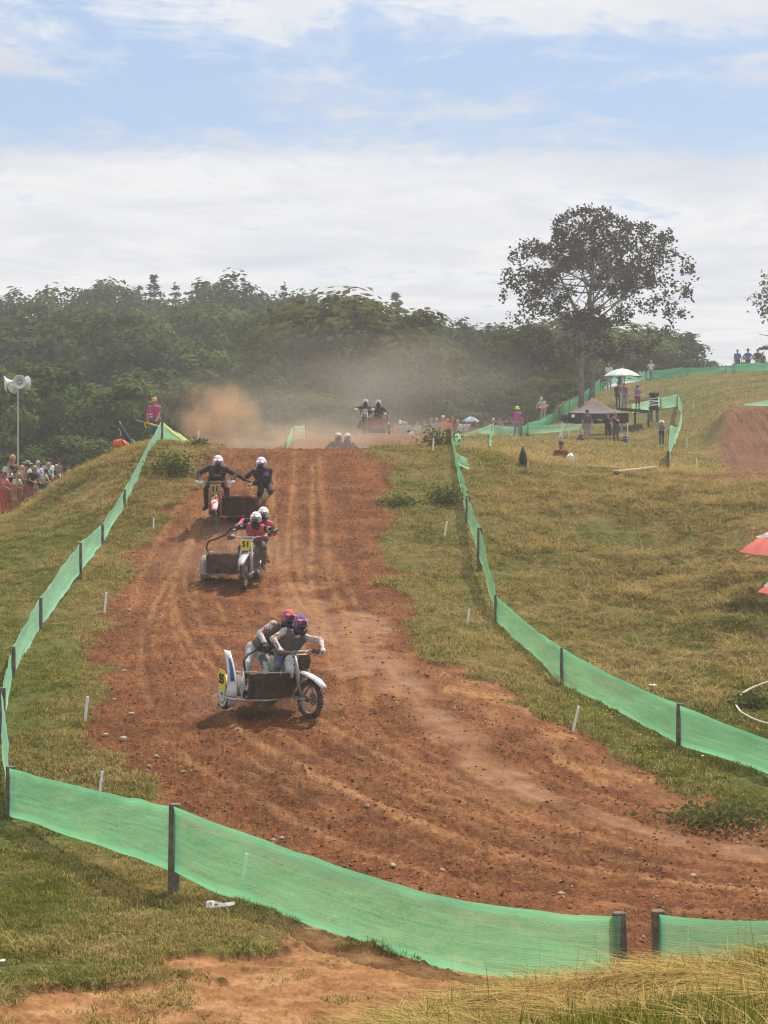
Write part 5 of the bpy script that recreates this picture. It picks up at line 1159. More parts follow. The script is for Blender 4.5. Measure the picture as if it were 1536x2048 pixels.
# ================================================================== bodies: distance fields of tapered limbs, meshed as one surface
def surface_nets(S, o, h):
    nx, ny, nz = S.shape; ins = S < 0; cs = [(i, j, k) for i in (0, 1) for j in (0, 1) for k in (0, 1)]
    cnt = np.zeros((nx - 1, ny - 1, nz - 1), np.int8)
    for i, j, k in cs: cnt += ins[i:nx - 1 + i, j:ny - 1 + j, k:nz - 1 + k]
    act = (cnt > 0) & (cnt < 8); cells = np.argwhere(act); idx = -np.ones(act.shape, np.int64); idx[act] = np.arange(len(cells))
    acc = np.zeros((len(cells), 3)); num = np.zeros(len(cells))
    for a in cs:
        for ax in range(3):
            if a[ax]: continue
            b = list(a); b[ax] = 1
            va = S[cells[:, 0] + a[0], cells[:, 1] + a[1], cells[:, 2] + a[2]]; vb = S[cells[:, 0] + b[0], cells[:, 1] + b[1], cells[:, 2] + b[2]]
            m = (va < 0) != (vb < 0); t = np.where(m, va / np.where(m, va - vb, 1), 0); p = np.repeat(np.array([a], float), len(cells), 0); p[:, ax] += t; acc[m] += p[m]; num += m
    V = o + h * (cells + acc / num[:, None]); Q = []
    for ax in range(3):
        s0 = [slice(None)] * 3; s1 = [slice(None)] * 3; s0[ax] = slice(0, -1); s1[ax] = slice(1, None)
        ch = ins[tuple(s0)] != ins[tuple(s1)]; e = np.argwhere(ch); u, v = [(1, 2), (2, 0), (0, 1)][ax]
        ok = (e[:, u] > 0) & (e[:, v] > 0) & (e[:, u] < S.shape[u] - 1) & (e[:, v] < S.shape[v] - 1); e = e[ok]
        def at(du, dv):
            q = e.copy(); q[:, u] -= du; q[:, v] -= dv; return idx[q[:, 0], q[:, 1], q[:, 2]]
        q = np.stack([at(1, 1), at(0, 1), at(0, 0), at(1, 0)], -1); fl = ins[e[:, 0], e[:, 1], e[:, 2]]
        Q.append(np.where(fl[:, None], q, q[:, ::-1]))
    return V, np.vstack(Q)
class Field:
    def __init__(s): s.p = []
    def cone(s, t, a, b, r1, r2): s.p.append(('c', t, np.array(a, float), np.array(b, float), r1, r2)); return s
    def ell(s, t, c, r, rot=None): s.p.append(('e', t, np.array(c, float), np.array(r, float), rot, None)); return s
    def dist(s, q, X):
        k = q[0]
        if k == 'c':
            a, b, r1, r2 = q[2:]; ab = b - a; t = np.clip(((X - a) @ ab) / (ab @ ab + 1e-9), 0, 1); return np.linalg.norm(X - a - t[..., None] * ab, axis=-1) - (r1 + t * (r2 - r1))
        c, r, rot = q[2], q[3], q[4]; Y = X - c
        if rot is not None: Y = Y @ rot
        return (np.linalg.norm(Y / r, axis=-1) - 1) * min(r)
    def mesh(s, vox, k=0.025, cut=None):
        lo = np.min([np.minimum(q[2], q[3]) - max(q[4], q[5]) if q[0] == 'c' else q[2] - max(q[3]) for q in s.p], 0) - 3 * vox
        hi = np.max([np.maximum(q[2], q[3]) + max(q[4], q[5]) if q[0] == 'c' else q[2] + max(q[3]) for q in s.p], 0) + 3 * vox
        n = np.ceil((hi - lo) / vox).astype(int) + 1; S = np.full(n, 1.0, np.float32)
        for q in s.p:
            if q[0] == 'c': l, u = np.minimum(q[2], q[3]) - max(q[4], q[5]), np.maximum(q[2], q[3]) + max(q[4], q[5])
            else: l, u = q[2] - max(q[3]), q[2] + max(q[3])
            i0 = np.maximum(0, np.floor((l - k * 2 - vox * 2 - lo) / vox).astype(int)); i1 = np.minimum(n, np.ceil((u + k * 2 + vox * 2 - lo) / vox).astype(int) + 1)
            g = np.stack(np.meshgrid(*[lo[a] + vox * np.arange(i0[a], i1[a]) for a in range(3)], indexing='ij'), -1)
            d = s.dist(q, g).astype(np.float32); sub = S[i0[0]:i1[0], i0[1]:i1[1], i0[2]:i1[2]]
            h = np.clip(0.5 + 0.5 * (sub - d) / k, 0, 1); sub[...] = sub * (1 - h) + d * h - k * h * (1 - h)
        if cut is not None:
            g = np.stack(np.meshgrid(*[lo[a] + vox * np.arange(n[a]) for a in range(3)], indexing='ij'), -1)
            for q in cut: S = np.maximum(S, -s.dist(q, g).astype(np.float32))
        V, Q = surface_nets(S, lo, vox); return V, Q
    def tags(s, V, Q, order):
        C = V[Q].mean(1); best = np.full(len(C), 1e9); t = np.zeros(len(C), int)
        for q in s.p:
            d = s.dist(q, C); m = d < best; best[m] = d[m]; t[m] = order[q[1]]
        return t
nz_ = lambda v: np.array(v, float) / (np.linalg.norm(v) + 1e-9)
def ik(a, b, l1, l2, hint):
    a, b = np.array(a, float), np.array(b, float); v = b - a; L_ = np.linalg.norm(v); mx = (l1 + l2) * 0.995
    if L_ > mx: b = a + v / L_ * mx; v = b - a; L_ = mx
    u = v / L_; x = (L_ * L_ + l1 * l1 - l2 * l2) / (2 * L_); h = math.sqrt(max(0, l1 * l1 - x * x)); w = np.array(hint, float); w = w - u * (w @ u); w = nz_(w)
    return a + u * x + w * h, b
ORDER = {'skin': 0, 'shirt': 1, 'trouser': 2, 'shoe': 3, 'hair': 4, 'dark': 5, 'sleeve': 6, 'glove': 7, 'vest': 8}
def finger_tubes(mb, wrist, fdir, palm_n, side, curl, scale=1.0, m=0, grip=True):
    f = nz_(fdir); n = nz_(palm_n - f * (palm_n @ f)); ac = np.cross(f, n) * side; p0 = wrist + f * 0.075 * scale
    for i, (o, ln) in enumerate(((-0.030, 0.062), (-0.010, 0.072), (0.010, 0.068), (0.029, 0.052))):
        q = p0 + ac * o * scale; pts = [q - f * 0.02 * scale]; a = curl * 0.35
        for k in range(3): pts.append(pts[-1] + (f * math.cos(a) + n * math.sin(a)) * ln * scale * (0.5, 0.42, 0.34)[k]); a += curl
        mb.tube(pts, [0.0105 * scale, 0.010 * scale, 0.009 * scale, 0.007 * scale], 6, m)
    q = wrist + f * 0.025 * scale - ac * 0.030 * scale; a = 0.9
    pts = [q, q + (f * 0.6 - ac * 0.55 + n * 0.3) * 0.035 * scale, q + (f * 0.85 - ac * 0.45 + n * 0.75) * 0.058 * scale]; mb.tube(pts, [0.013 * scale, 0.011 * scale, 0.008 * scale], 6, m)
def body_mesh(name, J, vox=0.016, gear=1.0, rider=False, long_sleeve=False, shorts=False, hair=1, fat=1.0, skirtless=True, vest=False):
    """J: hip, neck, head, face, chest, hand_a/b, foot_a/b (+ optional elbow/knee hints); faces -Y, a = -X side"""
    Fd = Field(); hip, neck, head = [np.array(J[k], float) for k in ('hip', 'neck', 'head')]; face = nz_(J.get('face', (0, -1, 0))); fc = nz_(J.get('chest', (0, -1, 0)))
    up = nz_(neck - hip); r = nz_(np.cross(up, fc)); fw = np.cross(r, up); g = gear; tl = np.linalg.norm(neck - hip)
    sh = {s: neck - up * 0.07 + r * s * 0.178 * g for s in (-1, 1)}; hp = {s: hip + r * s * 0.090 for s in (-1, 1)}
    S_ = 'vest' if vest else 'shirt'
    Fd.cone('trouser', hp[-1], hp[1], 0.118 * fat, 0.118 * fat)
    for s in (-1, 1): Fd.cone(S_, hip + r * s * 0.070 + up * 0.10, sh[s] - r * s * 0.055 - up * 0.03, 0.105 * fat * g, 0.098 * g)
    Fd.cone(S_, hip + up * 0.12 + fw * (-0.02), neck - up * 0.16 + fw * (-0.03), 0.115 * fat, 0.12 * g)
    Fd.cone('sleeve' if not vest else S_, sh[-1], sh[1], 0.062 * g, 0.062 * g)
    hu = nz_(head - neck); Fd.cone('skin' if not rider else 'dark', neck - up * 0.03, head - hu * 0.05, 0.056, 0.052)
    fr = nz_(np.cross(hu, face)); ff = np.cross(fr, hu); Rm = np.stack([fr, -ff, hu], 1)
    if rider: Fd.ell('dark', head, (0.10, 0.115, 0.12), Rm)
    else:
        Fd.ell('skin', head + hu * 0.0, (0.073, 0.092, 0.108), Rm); Fd.cone('skin', head + ff * 0.035 - hu * 0.045, head + ff * 0.055 - hu * 0.082, 0.050, 0.036)
        Fd.cone('skin', head + ff * 0.085 + hu * 0.01, head + ff * 0.107 - hu * 0.022, 0.012, 0.017)
        for s in (-1, 1): Fd.ell('skin', head + fr * s * 0.076 - hu * 0.005, (0.014, 0.022, 0.032), Rm)
        if hair: Fd.ell('hair', head - ff * 0.018 + hu * 0.025, (0.082, 0.095, 0.100), Rm)
        if hair == 2: Fd.cone('hair', head - ff * 0.06, head - ff * 0.075 - hu * 0.17, 0.065, 0.045)
    HT = 'glove' if rider else 'skin'; ends = []
    for s, k in ((-1, 'a'), (1, 'b')):
        hand = np.array(J['hand_' + k], float); el, hd = ik(sh[s], hand, 0.285, 0.255, J.get('elbow_' + k, r * s * 0.6 - fw * 0.4 - up * 0.5))
        mid = sh[s] + (el - sh[s]) * 0.55
        if rider or long_sleeve: Fd.cone('sleeve', sh[s], el, 0.060 * g, 0.050 * g); Fd.cone('sleeve', el, hd, 0.052 * g, 0.038 * g)
        else: Fd.cone('sleeve', sh[s], mid, 0.060 * g, 0.056 * g); Fd.cone('skin', mid, el, 0.043, 0.040); Fd.cone('skin', el, hd, 0.042, 0.029)
        fdv = nz_(J.get('fdir_' + k, hd - el)); Fd.cone(HT, hd, hd + fdv * 0.07, 0.031 * g, 0.034 * g); ends.append((hd, fdv, s, k))
        foot = np.array(J['foot_' + k], float); kn, ft = ik(hp[s], foot + np.array([0, 0, 0.06]), 0.43, 0.42, J.get('knee_' + k, fw * 1.0 + r * s * 0.15)); td = nz_(J.get('toe_' + k, fc * np.array([1, 1, 0]) + r * s * 0.25))
        Fd.cone('trouser', hp[s], kn, 0.092 * fat * g, 0.062 * g)
        if rider:
            bt = kn + (ft - kn) * 0.30; Fd.cone('trouser', kn, bt, 0.062 * g, 0.058); Fd.cone('shoe', bt, ft, 0.064, 0.050)
        elif shorts:
            Fd.cone('trouser', kn - (kn - hp[s]) * 0.15, kn + (ft - kn) * 0.02, 0.082, 0.084); Fd.cone('skin', kn, kn + (ft - kn) * 0.4, 0.050, 0.054); Fd.cone('skin', kn + (ft - kn) * 0.4, ft, 0.054, 0.036)
        else: Fd.cone('trouser', kn, ft, 0.066, 0.052)
        Fd.cone('shoe', ft - np.array([0, 0, 0.025]) - td * 0.03, ft + td * 0.17 - np.array([0, 0, 0.035]), 0.046 if not rider else 0.055, 0.036 if not rider else 0.045)
    V, Q = Fd.mesh(vox); t = Fd.tags(V, Q, ORDER)
    if not rider:
        C = V[Q].mean(1); q = C - head; x, y, z = q @ fr, q @ ff, q @ hu
        eye = (np.abs(np.abs(x) - 0.032) < 0.016) & (np.abs(z - 0.012) < 0.011) & (y > 0.05); t[eye & (t == 0)] = 5
        lip = (np.abs(x) < 0.026) & (np.abs(z + 0.062) < 0.009) & (y > 0.05); t[lip & (t == 0)] = 7
        t[(t == 4) & (y > 0.052) & (z < 0.055)] = 0
    mb = MB()
    for hd, fdv, s, k in ends: finger_tubes(mb, hd, fdv, np.array(J.get('palm_' + k, (0, 0, -1.0))) + r * (-s) * 0.4, s, J.get('curl', 0.55), 1.0 * g, ORDER[HT])
    n = len(V); V = np.vstack([V] + mb.V); polys = [list(map(int, f)) for f in Q] + [[i + n for i in f] for f in mb.F]; fm = list(t) + mb.M
    me = mesh_np(name, V, polys, [], None, True)
    for _ in ORDER: me.materials.append(None)
    me.polygons.foreach_set('material_index', np.array(fm, np.int32)); me.update(); return me
# ------------------------------------------------ shared clothing colours
def cloth(name, c, c2=None, **k): return mat(name, c, k.pop('rough', 0.85), c2, k.pop('scale', 9), k.pop('lo', 0.45), k.pop('hi', 0.55), k.pop('bump', 0.25), 45, **k)
SKIN = mat('skin_tone', (0.46, 0.25, 0.17), 0.6, (0.40, 0.20, 0.135), 9); SKIN_R = mat('sunburnt_skin', (0.52, 0.22, 0.15), 0.6, (0.45, 0.18, 0.12), 9)
DARK = mat('dark_trim', (0.02, 0.02, 0.02), 0.6)
HAIRS = {'dark': mat('dark_hair', (0.03, 0.022, 0.018), 0.8), 'brown': mat('brown_hair', (0.12, 0.07, 0.04), 0.8), 'blond': mat('blond_hair', (0.48, 0.34, 0.16), 0.8), 'grey': mat('white_hair', (0.55, 0.53, 0.50), 0.8), 'ginger': mat('ginger_hair', (0.34, 0.14, 0.06), 0.8)}
CLO = {k: cloth('cloth_' + k, v) for k, v in dict(white=(0.66, 0.65, 0.63), cream=(0.58, 0.55, 0.44), palegreen=(0.46, 0.54, 0.44), black=(0.022, 0.022, 0.026), navy=(0.035, 0.045, 0.10), blue=(0.06, 0.10, 0.32), lightblue=(0.34, 0.46, 0.68),
        teal=(0.10, 0.28, 0.30), red=(0.50, 0.07, 0.06), pink=(0.55, 0.20, 0.18), orange=(0.58, 0.16, 0.07), grey=(0.24, 0.24, 0.25), darkgrey=(0.07, 0.07, 0.075), beige=(0.42, 0.36, 0.27), maroon=(0.22, 0.03, 0.04), purple=(0.36, 0.10, 0.34), magenta=(0.46, 0.09, 0.30),
        denim=(0.10, 0.15, 0.22), khaki=(0.30, 0.26, 0.18), brown=(0.16, 0.09, 0.06)).items()}
# ------------------------------------------------ head wear (children of a person)
def hat_mesh(kind):
    mb = MB()
    dome = [(0.094, 0.028), (0.098, 0.055), (0.090, 0.095), (0.065, 0.125), (0.03, 0.138), (0.0, 0.140)]
    if kind == 'cap':
        mb.lathe(dome, 16); mb.strip([(0.075 * math.sin(a), -0.075 * math.cos(a) - 0.005, 0.045) for a in np.linspace(-1.15, 1.15, 9)], [(0.085 * math.sin(a), -0.085 * math.cos(a) - 0.085 * math.cos(a) ** 0.6, 0.030) for a in np.linspace(-1.15, 1.15, 9)], th=0.008)
    elif kind == 'bucket': mb.lathe([(0.15, 0.012), (0.152, 0.016), (0.105, 0.05), (0.098, 0.06), (0.092, 0.125), (0.075, 0.14), (0, 0.142)], 18)
    else: mb.lathe([(0.205, 0.035), (0.208, 0.040), (0.16, 0.046), (0.105, 0.045), (0.098, 0.06), (0.088, 0.125), (0.05, 0.135), (0, 0.128)], 20)
    return mb.mesh(kind + '_hat', [None], True)
HAT = {k: hat_mesh(k) for k in ('cap', 'bucket', 'brim')}
def obj_mats(o, mats):
    for i, m in enumerate(mats):
        if i < len(o.material_slots): o.material_slots[i].link = 'OBJECT'; o.material_slots[i].material = m
def frame(head, face, neck):
    hu = nz_(np.array(head) - np.array(neck)); fr = nz_(np.cross(hu, nz_(face))); ff = np.cross(fr, hu)
    return Matrix(((fr[0], -ff[0], hu[0], head[0]), (fr[1], -ff[1], hu[1], head[1]), (fr[2], -ff[2], hu[2], head[2]), (0, 0, 0, 1)))
# ------------------------------------------------ standing / sitting poses
def J_(**k):
    d = dict(hip=(0, 0, 0.93), neck=(0, 0.01, 1.47), head=(0, -0.015, 1.64), hand_a=(-0.27, -0.06, 0.86), hand_b=(0.27, -0.06, 0.86), foot_a=(-0.11, 0, 0), foot_b=(0.11, 0.0, 0)); d.update(k); return d
POSE = dict(
    stand=(J_(), {}), stand_s=(J_(foot_a=(-0.12, -0.06, 0), hand_b=(0.26, -0.12, 0.9)), dict(shorts=True)),
    hips=(J_(hand_a=(-0.19, -0.06, 1.03), hand_b=(0.19, -0.06, 1.03), elbow_a=(-1, 0.35, 0), elbow_b=(1, 0.35, 0)), dict(shorts=True)),
    lean=(J_(hip=(0, 0.10, 0.92), neck=(0, -0.12, 1.42), head=(0, -0.20, 1.57), hand_a=(-0.16, -0.42, 1.02), hand_b=(0.14, -0.42, 1.02)), dict(shorts=True)),
    crossed=(J_(hip=(0, 0.05, 0.93), neck=(0, -0.03, 1.46), hand_a=(0.10, -0.30, 1.10), hand_b=(-0.10, -0.32, 1.06), elbow_a=(-1, -0.2, -0.6), elbow_b=(1, -0.2, -0.6)), {}),
    phone=(J_(hand_a=(-0.05, -0.30, 1.42), hand_b=(0.05, -0.28, 1.38), head=(0, -0.04, 1.62), face=(0, -1, -0.25)), {}),
    point=(J_(hand_a=(-0.62, -0.22, 1.34), hand_b=(0.10, -0.25, 1.15), face=(-0.5, -0.8, -0.1)), dict(shorts=True)),
    flag=(J_(hand_a=(-0.24, -0.20, 0.93), hand_b=(0.10, -0.26, 0.95), face=(-0.25, -0.9, -0.35)), dict(shorts=True, vest=True, fat=1.32)),
    vest=(J_(hand_a=(-0.25, 0.02, 0.95), face=(0.5, -0.8, 0)), dict(vest=True, fat=1.08)), vest_s=(J_(hand_b=(0.34, -0.28, 1.05), face=(0.8, -0.5, -0.1)), dict(vest=True, shorts=True)),
    sit=(J_(hip=(0, 0.1, 0.14), neck=(0, 0.02, 0.66), head=(0, -0.02, 0.83), hand_a=(-0.2, -0.32, 0.42), hand_b=(0.2, -0.32, 0.42), foot_a=(-0.16, -0.62, 0), foot_b=(0.16, -0.62, 0), knee_a=(-0.2, -0.2, 1), knee_b=(0.2, -0.2, 1)), {}),
    hair2=(J_(hip=(0, 0.06, 0.93), neck=(0, -0.06, 1.45), head=(0, -0.10, 1.61), hand_a=(-0.18, -0.40, 1.04), hand_b=(0.2, -0.38, 1.0)), dict(hair=2)),
    work=(J_(hip=(0, 0.12, 0.9), neck=(0, -0.16, 1.36), head=(0, -0.26, 1.49), hand_a=(-0.3, -0.4, 0.95), hand_b=(-0.1, -0.42, 1.0), face=(-0.3, -0.8, -0.4)), {}),
)
_pm = {}
def pose_mesh(k, vox):
    if (k, vox) not in _pm: J, kw = POSE[k]; _pm[(k, vox)] = (body_mesh('body_' + k, J, vox, **kw), J)
    return _pm[(k, vox)]
def person(label, px, head_py, d, pose='stand', rz=0.0, shirt='grey', trouser='darkgrey', hair='brown', hat=None, hatc=None, sleeve=None, skin=SKIN, shoe='darkgrey', group=None, feet=None, vest=None, vox=0.018, gz=None, smin=0.5, smax=1.14):
    me, J = pose_mesh(pose, vox); g = on_ground(px, d)
    if gz is not None: g.z = gz
    zh = CZ - (head_py - HY) / F * d; s = min(smax, max(smin, (zh - g.z) / J['head'][2]))
    t = thing('person', label, 'person', g, (0, 0, rz), group); t.scale = (s, s, s)
    b = put('body', me, t); H = HAIRS[hair] if hair in HAIRS else skin
    obj_mats(b, [skin, CLO[shirt], CLO[trouser], CLO[shoe], H, DARK, CLO[sleeve or shirt], mat('lip_tone', (0.30, 0.12, 0.09), 0.6), CLO[vest or shirt]])
    if hat:
        h = put('hat', HAT[hat], t); h.matrix_local = frame(J['head'], J.get('face', (0, -1, 0)), J['neck']); obj_mats(h, [CLO[hatc] if isinstance(hatc, str) else hatc])
    return t
G_L = 'spectators behind the orange barrier on the left'
RT = R(62)      # turned towards the track (to the right)
for a in (
    ('man in a pale green shirt and sunglasses at the left end of the crowd', 12, 921, 83.0, 'lean', RT, 'palegreen', 'khaki', 'brown', None, None),
    ('blond child in dark top held up above the left crowd', 25, 916, 83.8, 'crossed', RT, 'darkgrey', 'denim', 'blond', None, None),
    ('person in a dark cap and white shirt low in the left crowd', 14, 938, 81.0, 'lean', RT, 'white', 'navy', 'dark', 'cap', 'black'),
    ('dark-haired girl in a pink top at the barrier, far left', 7, 950, 79.8, 'hair2', RT, 'pink', 'red', 'dark', None, None),
    ('person in red at the left frame edge by the barrier', -6, 948, 79.8, 'lean', RT, 'red', 'white', 'dark', None, None),
    ('child in black with arms on the barrier in the left crowd', 22, 947, 80.4, 'lean', RT, 'black', 'darkgrey', 'dark', None, None),
    ('blond child in beige beneath the loudspeaker mast', 35, 937, 81.2, 'lean', RT, 'beige', 'navy', 'blond', None, None),
    ('fair small child behind the barrier right of the girl in pink', 30, 951, 79.9, 'lean', RT, 'cream', 'beige', 'blond', None, None),
    ('man in navy cap and beige shirt right of the mast', 46, 933, 80.6, 'lean', RT, 'beige', 'khaki', 'brown', 'cap', 'navy'),
    ('person in a straw hat in the second row of the left crowd', 54, 928, 82.5, 'stand', RT, 'cream', 'denim', 'brown', 'brim', 'khaki'),
    ('man in camouflage bucket hat and black shirt leaning on the barrier', 62, 938, 80.2, 'lean', R(50), 'black', 'darkgrey', 'brown', 'bucket', 'khaki'),
    ('white-haired man in a light blue shirt in the left crowd', 76, 927, 81.2, 'crossed', RT, 'lightblue', 'beige', 'grey', None, None),
    ('dark-haired person in cream right of the man in light blue', 88, 924, 82.0, 'lean', RT, 'cream', 'denim', 'dark', None, None),
    ('child in dark cap and cream shirt in the left crowd', 85, 943, 80.4, 'lean', RT, 'cream', 'navy', 'dark', 'cap', 'black'),
    ('fair-haired person in teal near the right end of the left crowd', 97, 930, 80.8, 'crossed', RT, 'teal', 'darkgrey', 'blond', None, None),
    ('person in navy cap standing behind the one in teal', 101, 923, 83.0, 'stand', RT, 'white', 'denim', 'dark', 'cap', 'navy'),
    ('white-haired man in dark shirt at the right end of the left crowd', 113, 933, 81.0, 'crossed', RT, 'darkgrey', 'grey', 'grey', None, None),
    ('tall person in dark cap at the back right of the left crowd', 118, 924, 83.4, 'stand', RT, 'brown', 'black', 'dark', 'cap', 'black'),
    ('person in brown cap peeking over the mound at the end of the crowd', 136, 936, 84.0, 'stand', RT, 'grey', 'navy', 'brown', 'cap', 'brown'),
): person(*a, skin=SKIN_R if a[0][0] == 'm' else SKIN, group=G_L)
G_C = 'spectators behind the second jump'
rgc = random.Random(4)
for px, hy, sh_, hr, ht, hc, lb in (
    (768, 842, 'grey', 'dark', None, None, 'grey-clad spectator just right of the jumping sidecar'), (776, 850, 'palegreen', 'brown', 'bucket', 'palegreen', 'spectator in pale green hat beside the jumping sidecar'), (791, 851, 'brown', 'dark', None, None, 'spectator in brown left of the white-capped one'), (798, 846, 'pink', 'brown', 'cap', 'white', 'white-capped spectator in pink left of the centre crowd'), (808, 847, 'grey', 'grey', None, None, 'grey-haired spectator in grey in the centre crowd'),
    (816, 845, 'teal', 'dark', None, None, 'spectator in teal in the centre crowd'), (825, 858, 'white', 'blond', None, None, 'crouching fair spectator in white behind the jump'), (838, 846, 'cream', 'brown', None, None, 'spectator in cream shirt in the middle of the centre crowd'), (850, 843, 'darkgrey', 'dark', None, None, 'dark-clad spectator right of the cream shirt'), (861, 841, 'brown', 'brown', 'brim', 'khaki', 'spectator in a brimmed hat and brown in the centre crowd'),
    (873, 840, 'grey', 'grey', None, None, 'grey-haired spectator left of the orange shirts'), (886, 836, 'orange', 'dark', 'cap', 'white', 'white-capped spectator in orange, left of the corner post'), (895, 841, 'orange', 'blond', None, None, 'fair spectator in orange behind the corner post'), (905, 838, 'maroon', 'dark', 'cap', 'red', 'spectator in maroon with red cap right of the corner post'), (919, 843, 'white', 'blond', None, None, 'fair spectator in white right of the corner post'),
    (933, 843, 'white', 'brown', None, None, 'spectator in white shirt beside the grey umbrella'), (953, 845, 'darkgrey', 'dark', None, None, 'dark spectator under the grey umbrella'), (971, 846, 'brown', 'ginger', None, None, 'ginger spectator in brown behind the low net'), (990, 840, 'black', 'brown', 'cap', 'cream', 'spectator in black with cream cap behind the low net'), (1001, 838, 'grey', 'dark', None, None, 'spectator in grey behind the net left of the yellow hat'), (1011, 841, 'black', 'brown', 'cap', 'darkgrey', 'spectator in black nearest the yellow-hatted marshal')):
    person(lb, px, hy, rgc.uniform(120.5, 127), rgc.choice(['stand', 'lean', 'crossed', 'stand_s']), rgc.uniform(-0.7, 0.5), sh_, rgc.choice(['navy', 'darkgrey', 'beige', 'denim']), hr, ht, hc, group=G_C, vox=0.022)
parasol('grey_umbrella', 'grey umbrella held above the centre crowd', 124, 941, 833, 843, 18, 890, [CLO['grey'], CLO['lightblue']], 8)
YEL = mat('lime_hat', (0.55, 0.80, 0.03), 0.7)
person('marshal in bright yellow hat and pink vest beside the slope net', 1034, 818, 112, 'vest', 0.15, 'navy', 'grey', 'brown', 'bucket', YEL, vest='magenta', shoe='white', sleeve='navy')
person('man in black shirt and grey shorts in front of the black gazebo', 1174, 824, 116, 'stand_s', 0.05, 'darkgrey', 'grey', 'dark', 'cap', 'black')
person('dark-haired man in black pointing left in front of the gazebo', 1216, 830, 116, 'point', 0.1, 'black', 'black', 'dark')
person('bare-armed ginger man in black vest holding a phone by the gazebo', 1232, 828, 115.5, 'phone', -0.5, 'black', 'darkgrey', 'ginger', sleeve='black', skin=SKIN_R)
person('dark-clad child sitting on the grass left of the gazebo men', 1162, 871, 115, 'sit', -0.5, 'navy', 'navy', 'dark')
person('child in blue sitting at the right leg of the gazebo', 1251, 870, 115.5, 'sit', -0.6, 'blue', 'black', 'brown')
person('photographer in straw hat and blue shorts standing by the curving net', 1323, 844, 104, 'phone', 0.2, 'grey', 'navy', 'brown', 'brim', 'cream', smin=0.4)
person('woman in dark cap sitting low on the brow of the right bank', 1122, 919, 73, 'sit', 0.1, 'maroon', 'navy', 'brown', 'cap', 'darkgrey', gz=ground(X_at(1122, 73), 73) - 0.30, smax=1.0, smin=0.9)
o = put('carrier_bag', rock_mesh('carrier_bag', 77, M_WHITE, 0.9, 2), None, on_ground(1141, 72.6) + Vector((0, 0, 0.10)), (0, 0, 0.4), (0.12, 0.1, 0.16)); tag(o, 'white carrier bag beside the woman sitting on the bank', 'bag')
zp = CZ - (817 - HY) / F * 128.6
person('marshal in purple vest and grey trousers under the green umbrella', 1248, 768, 128.8, 'vest', 0.1, 'grey', 'grey', 'grey', vest='purple', gz=zp)
person('dark-clad person standing behind the platform rail post', 1236, 768, 129.2, 'stand', 0.2, 'darkgrey', 'darkgrey', 'dark', 'cap', 'darkgrey', gz=zp)
person('marshal in maroon shorts and striped vest at the right of the platform', 1275, 774, 128.6, 'vest_s', 0.3, 'grey', 'maroon', 'dark', 'cap', 'black', vest='purple', gz=zp - 0.06)
G_R = 'people standing on the ridge'
for a in (('person in white shirt with hands on hips above the ridge fence', 1302, 724, 183, 'hips', 0, 'white', 'beige', 'brown', 'cap', 'palegreen'), ('person in grey and white behind the green umbrella, left', 1218, 730, 176, 'stand', 0, 'white', 'grey', 'grey', None, None),
          ('person in dark clothes just above the green umbrella', 1246, 731, 178, 'stand', 0.3, 'maroon', 'grey', 'brown', None, None), ('bare-armed person walking along the ridge, alone', 1407, 717, 190, 'stand', -0.9, 'maroon', 'darkgrey', 'brown', None, None),
          ('broad man in blue shirt, left of the ridge group at the right edge', 1475, 702, 189, 'stand_s', 0, 'blue', 'black', 'brown', None, None), ('man in brimmed hat and blue shirt with hands on hips on the ridge', 1496, 701, 189, 'hips', 0.2, 'blue', 'black', 'dark', 'brim', 'black'),
          ('person in black with hands on hips near the ridge gazebo', 1515, 701, 189, 'hips', -0.2, 'black', 'grey', 'dark', None, None), ('child in navy on the ridge beside the gazebo leg', 1525, 707, 189, 'stand_s', 0, 'navy', 'black', 'brown', None, None)):
    person(*a, group=G_R, vox=0.024)
mw = person('person in white holding an orange flag behind the slope net', 1086, 798, 143, 'work', -0.4, 'white', 'beige', 'brown', 'cap', 'white', gz=CZ - (846 - HY) / F * 143)
o = MB().strip([(0, 0, 0), (0.3, 0.02, 0.05), (0.62, 0, 0.12)], [(0.02, -0.05, -0.14), (0.3, -0.05, -0.10), (0.6, -0.03, 0.0)], th=0.01).obj('orange_flag', [mat('orange_flag_cloth', (0.80, 0.30, 0.06), 0.6)], None, False, P(1077, 812, 142.5)); tag(o, 'orange flag held by the person in white behind the slope net', 'flag')
# flag marshal on the left mound
fm = person('flag marshal in orange cap, red shirt and magenta vest on the left mound', 309, 802, 68.6, 'flag', 0.05, 'orange', 'denim', 'brown', 'cap', mat('orange_cap', (0.72, 0.36, 0.16), 0.8), vest='magenta', sleeve='red', skin=SKIN_R, shoe='brown', vox=0.014)
Jf = POSE['flag'][0]
for z in (1.02, 1.12): MB().strip([(-0.185, -0.125, z), (-0.13, -0.165, z), (-0.06, -0.180, z)], [(-0.185, -0.125, z + 0.05), (-0.13, -0.165, z + 0.05), (-0.06, -0.180, z + 0.05)], th=0.006).obj('reflective_band', [mat('reflective_lilac', (0.55, 0.50, 0.62), 0.4)], fm)
MB().strip([(-0.055, -0.185, 1.00), (-0.055, -0.195, 1.2), (-0.055, -0.16, 1.40)], [(0.06, -0.185, 1.00), (0.06, -0.195, 1.2), (0.06, -0.16, 1.40)], th=0.006).obj('shirt_front', [CLO['red']], fm)
fl = thing('yellow_flag', 'rolled yellow flag on a stick held by the flag marshal', 'flag', P(309, 845, 68.3)); q = lambda px, py: np.array(P(px, py, 68.3)) - np.array(fl.location)
MB().tube([q(272, 840), q(322, 853)], 0.012, 6).obj('stick', [mat('pale_wood', (0.55, 0.45, 0.28), 0.7)], fl)
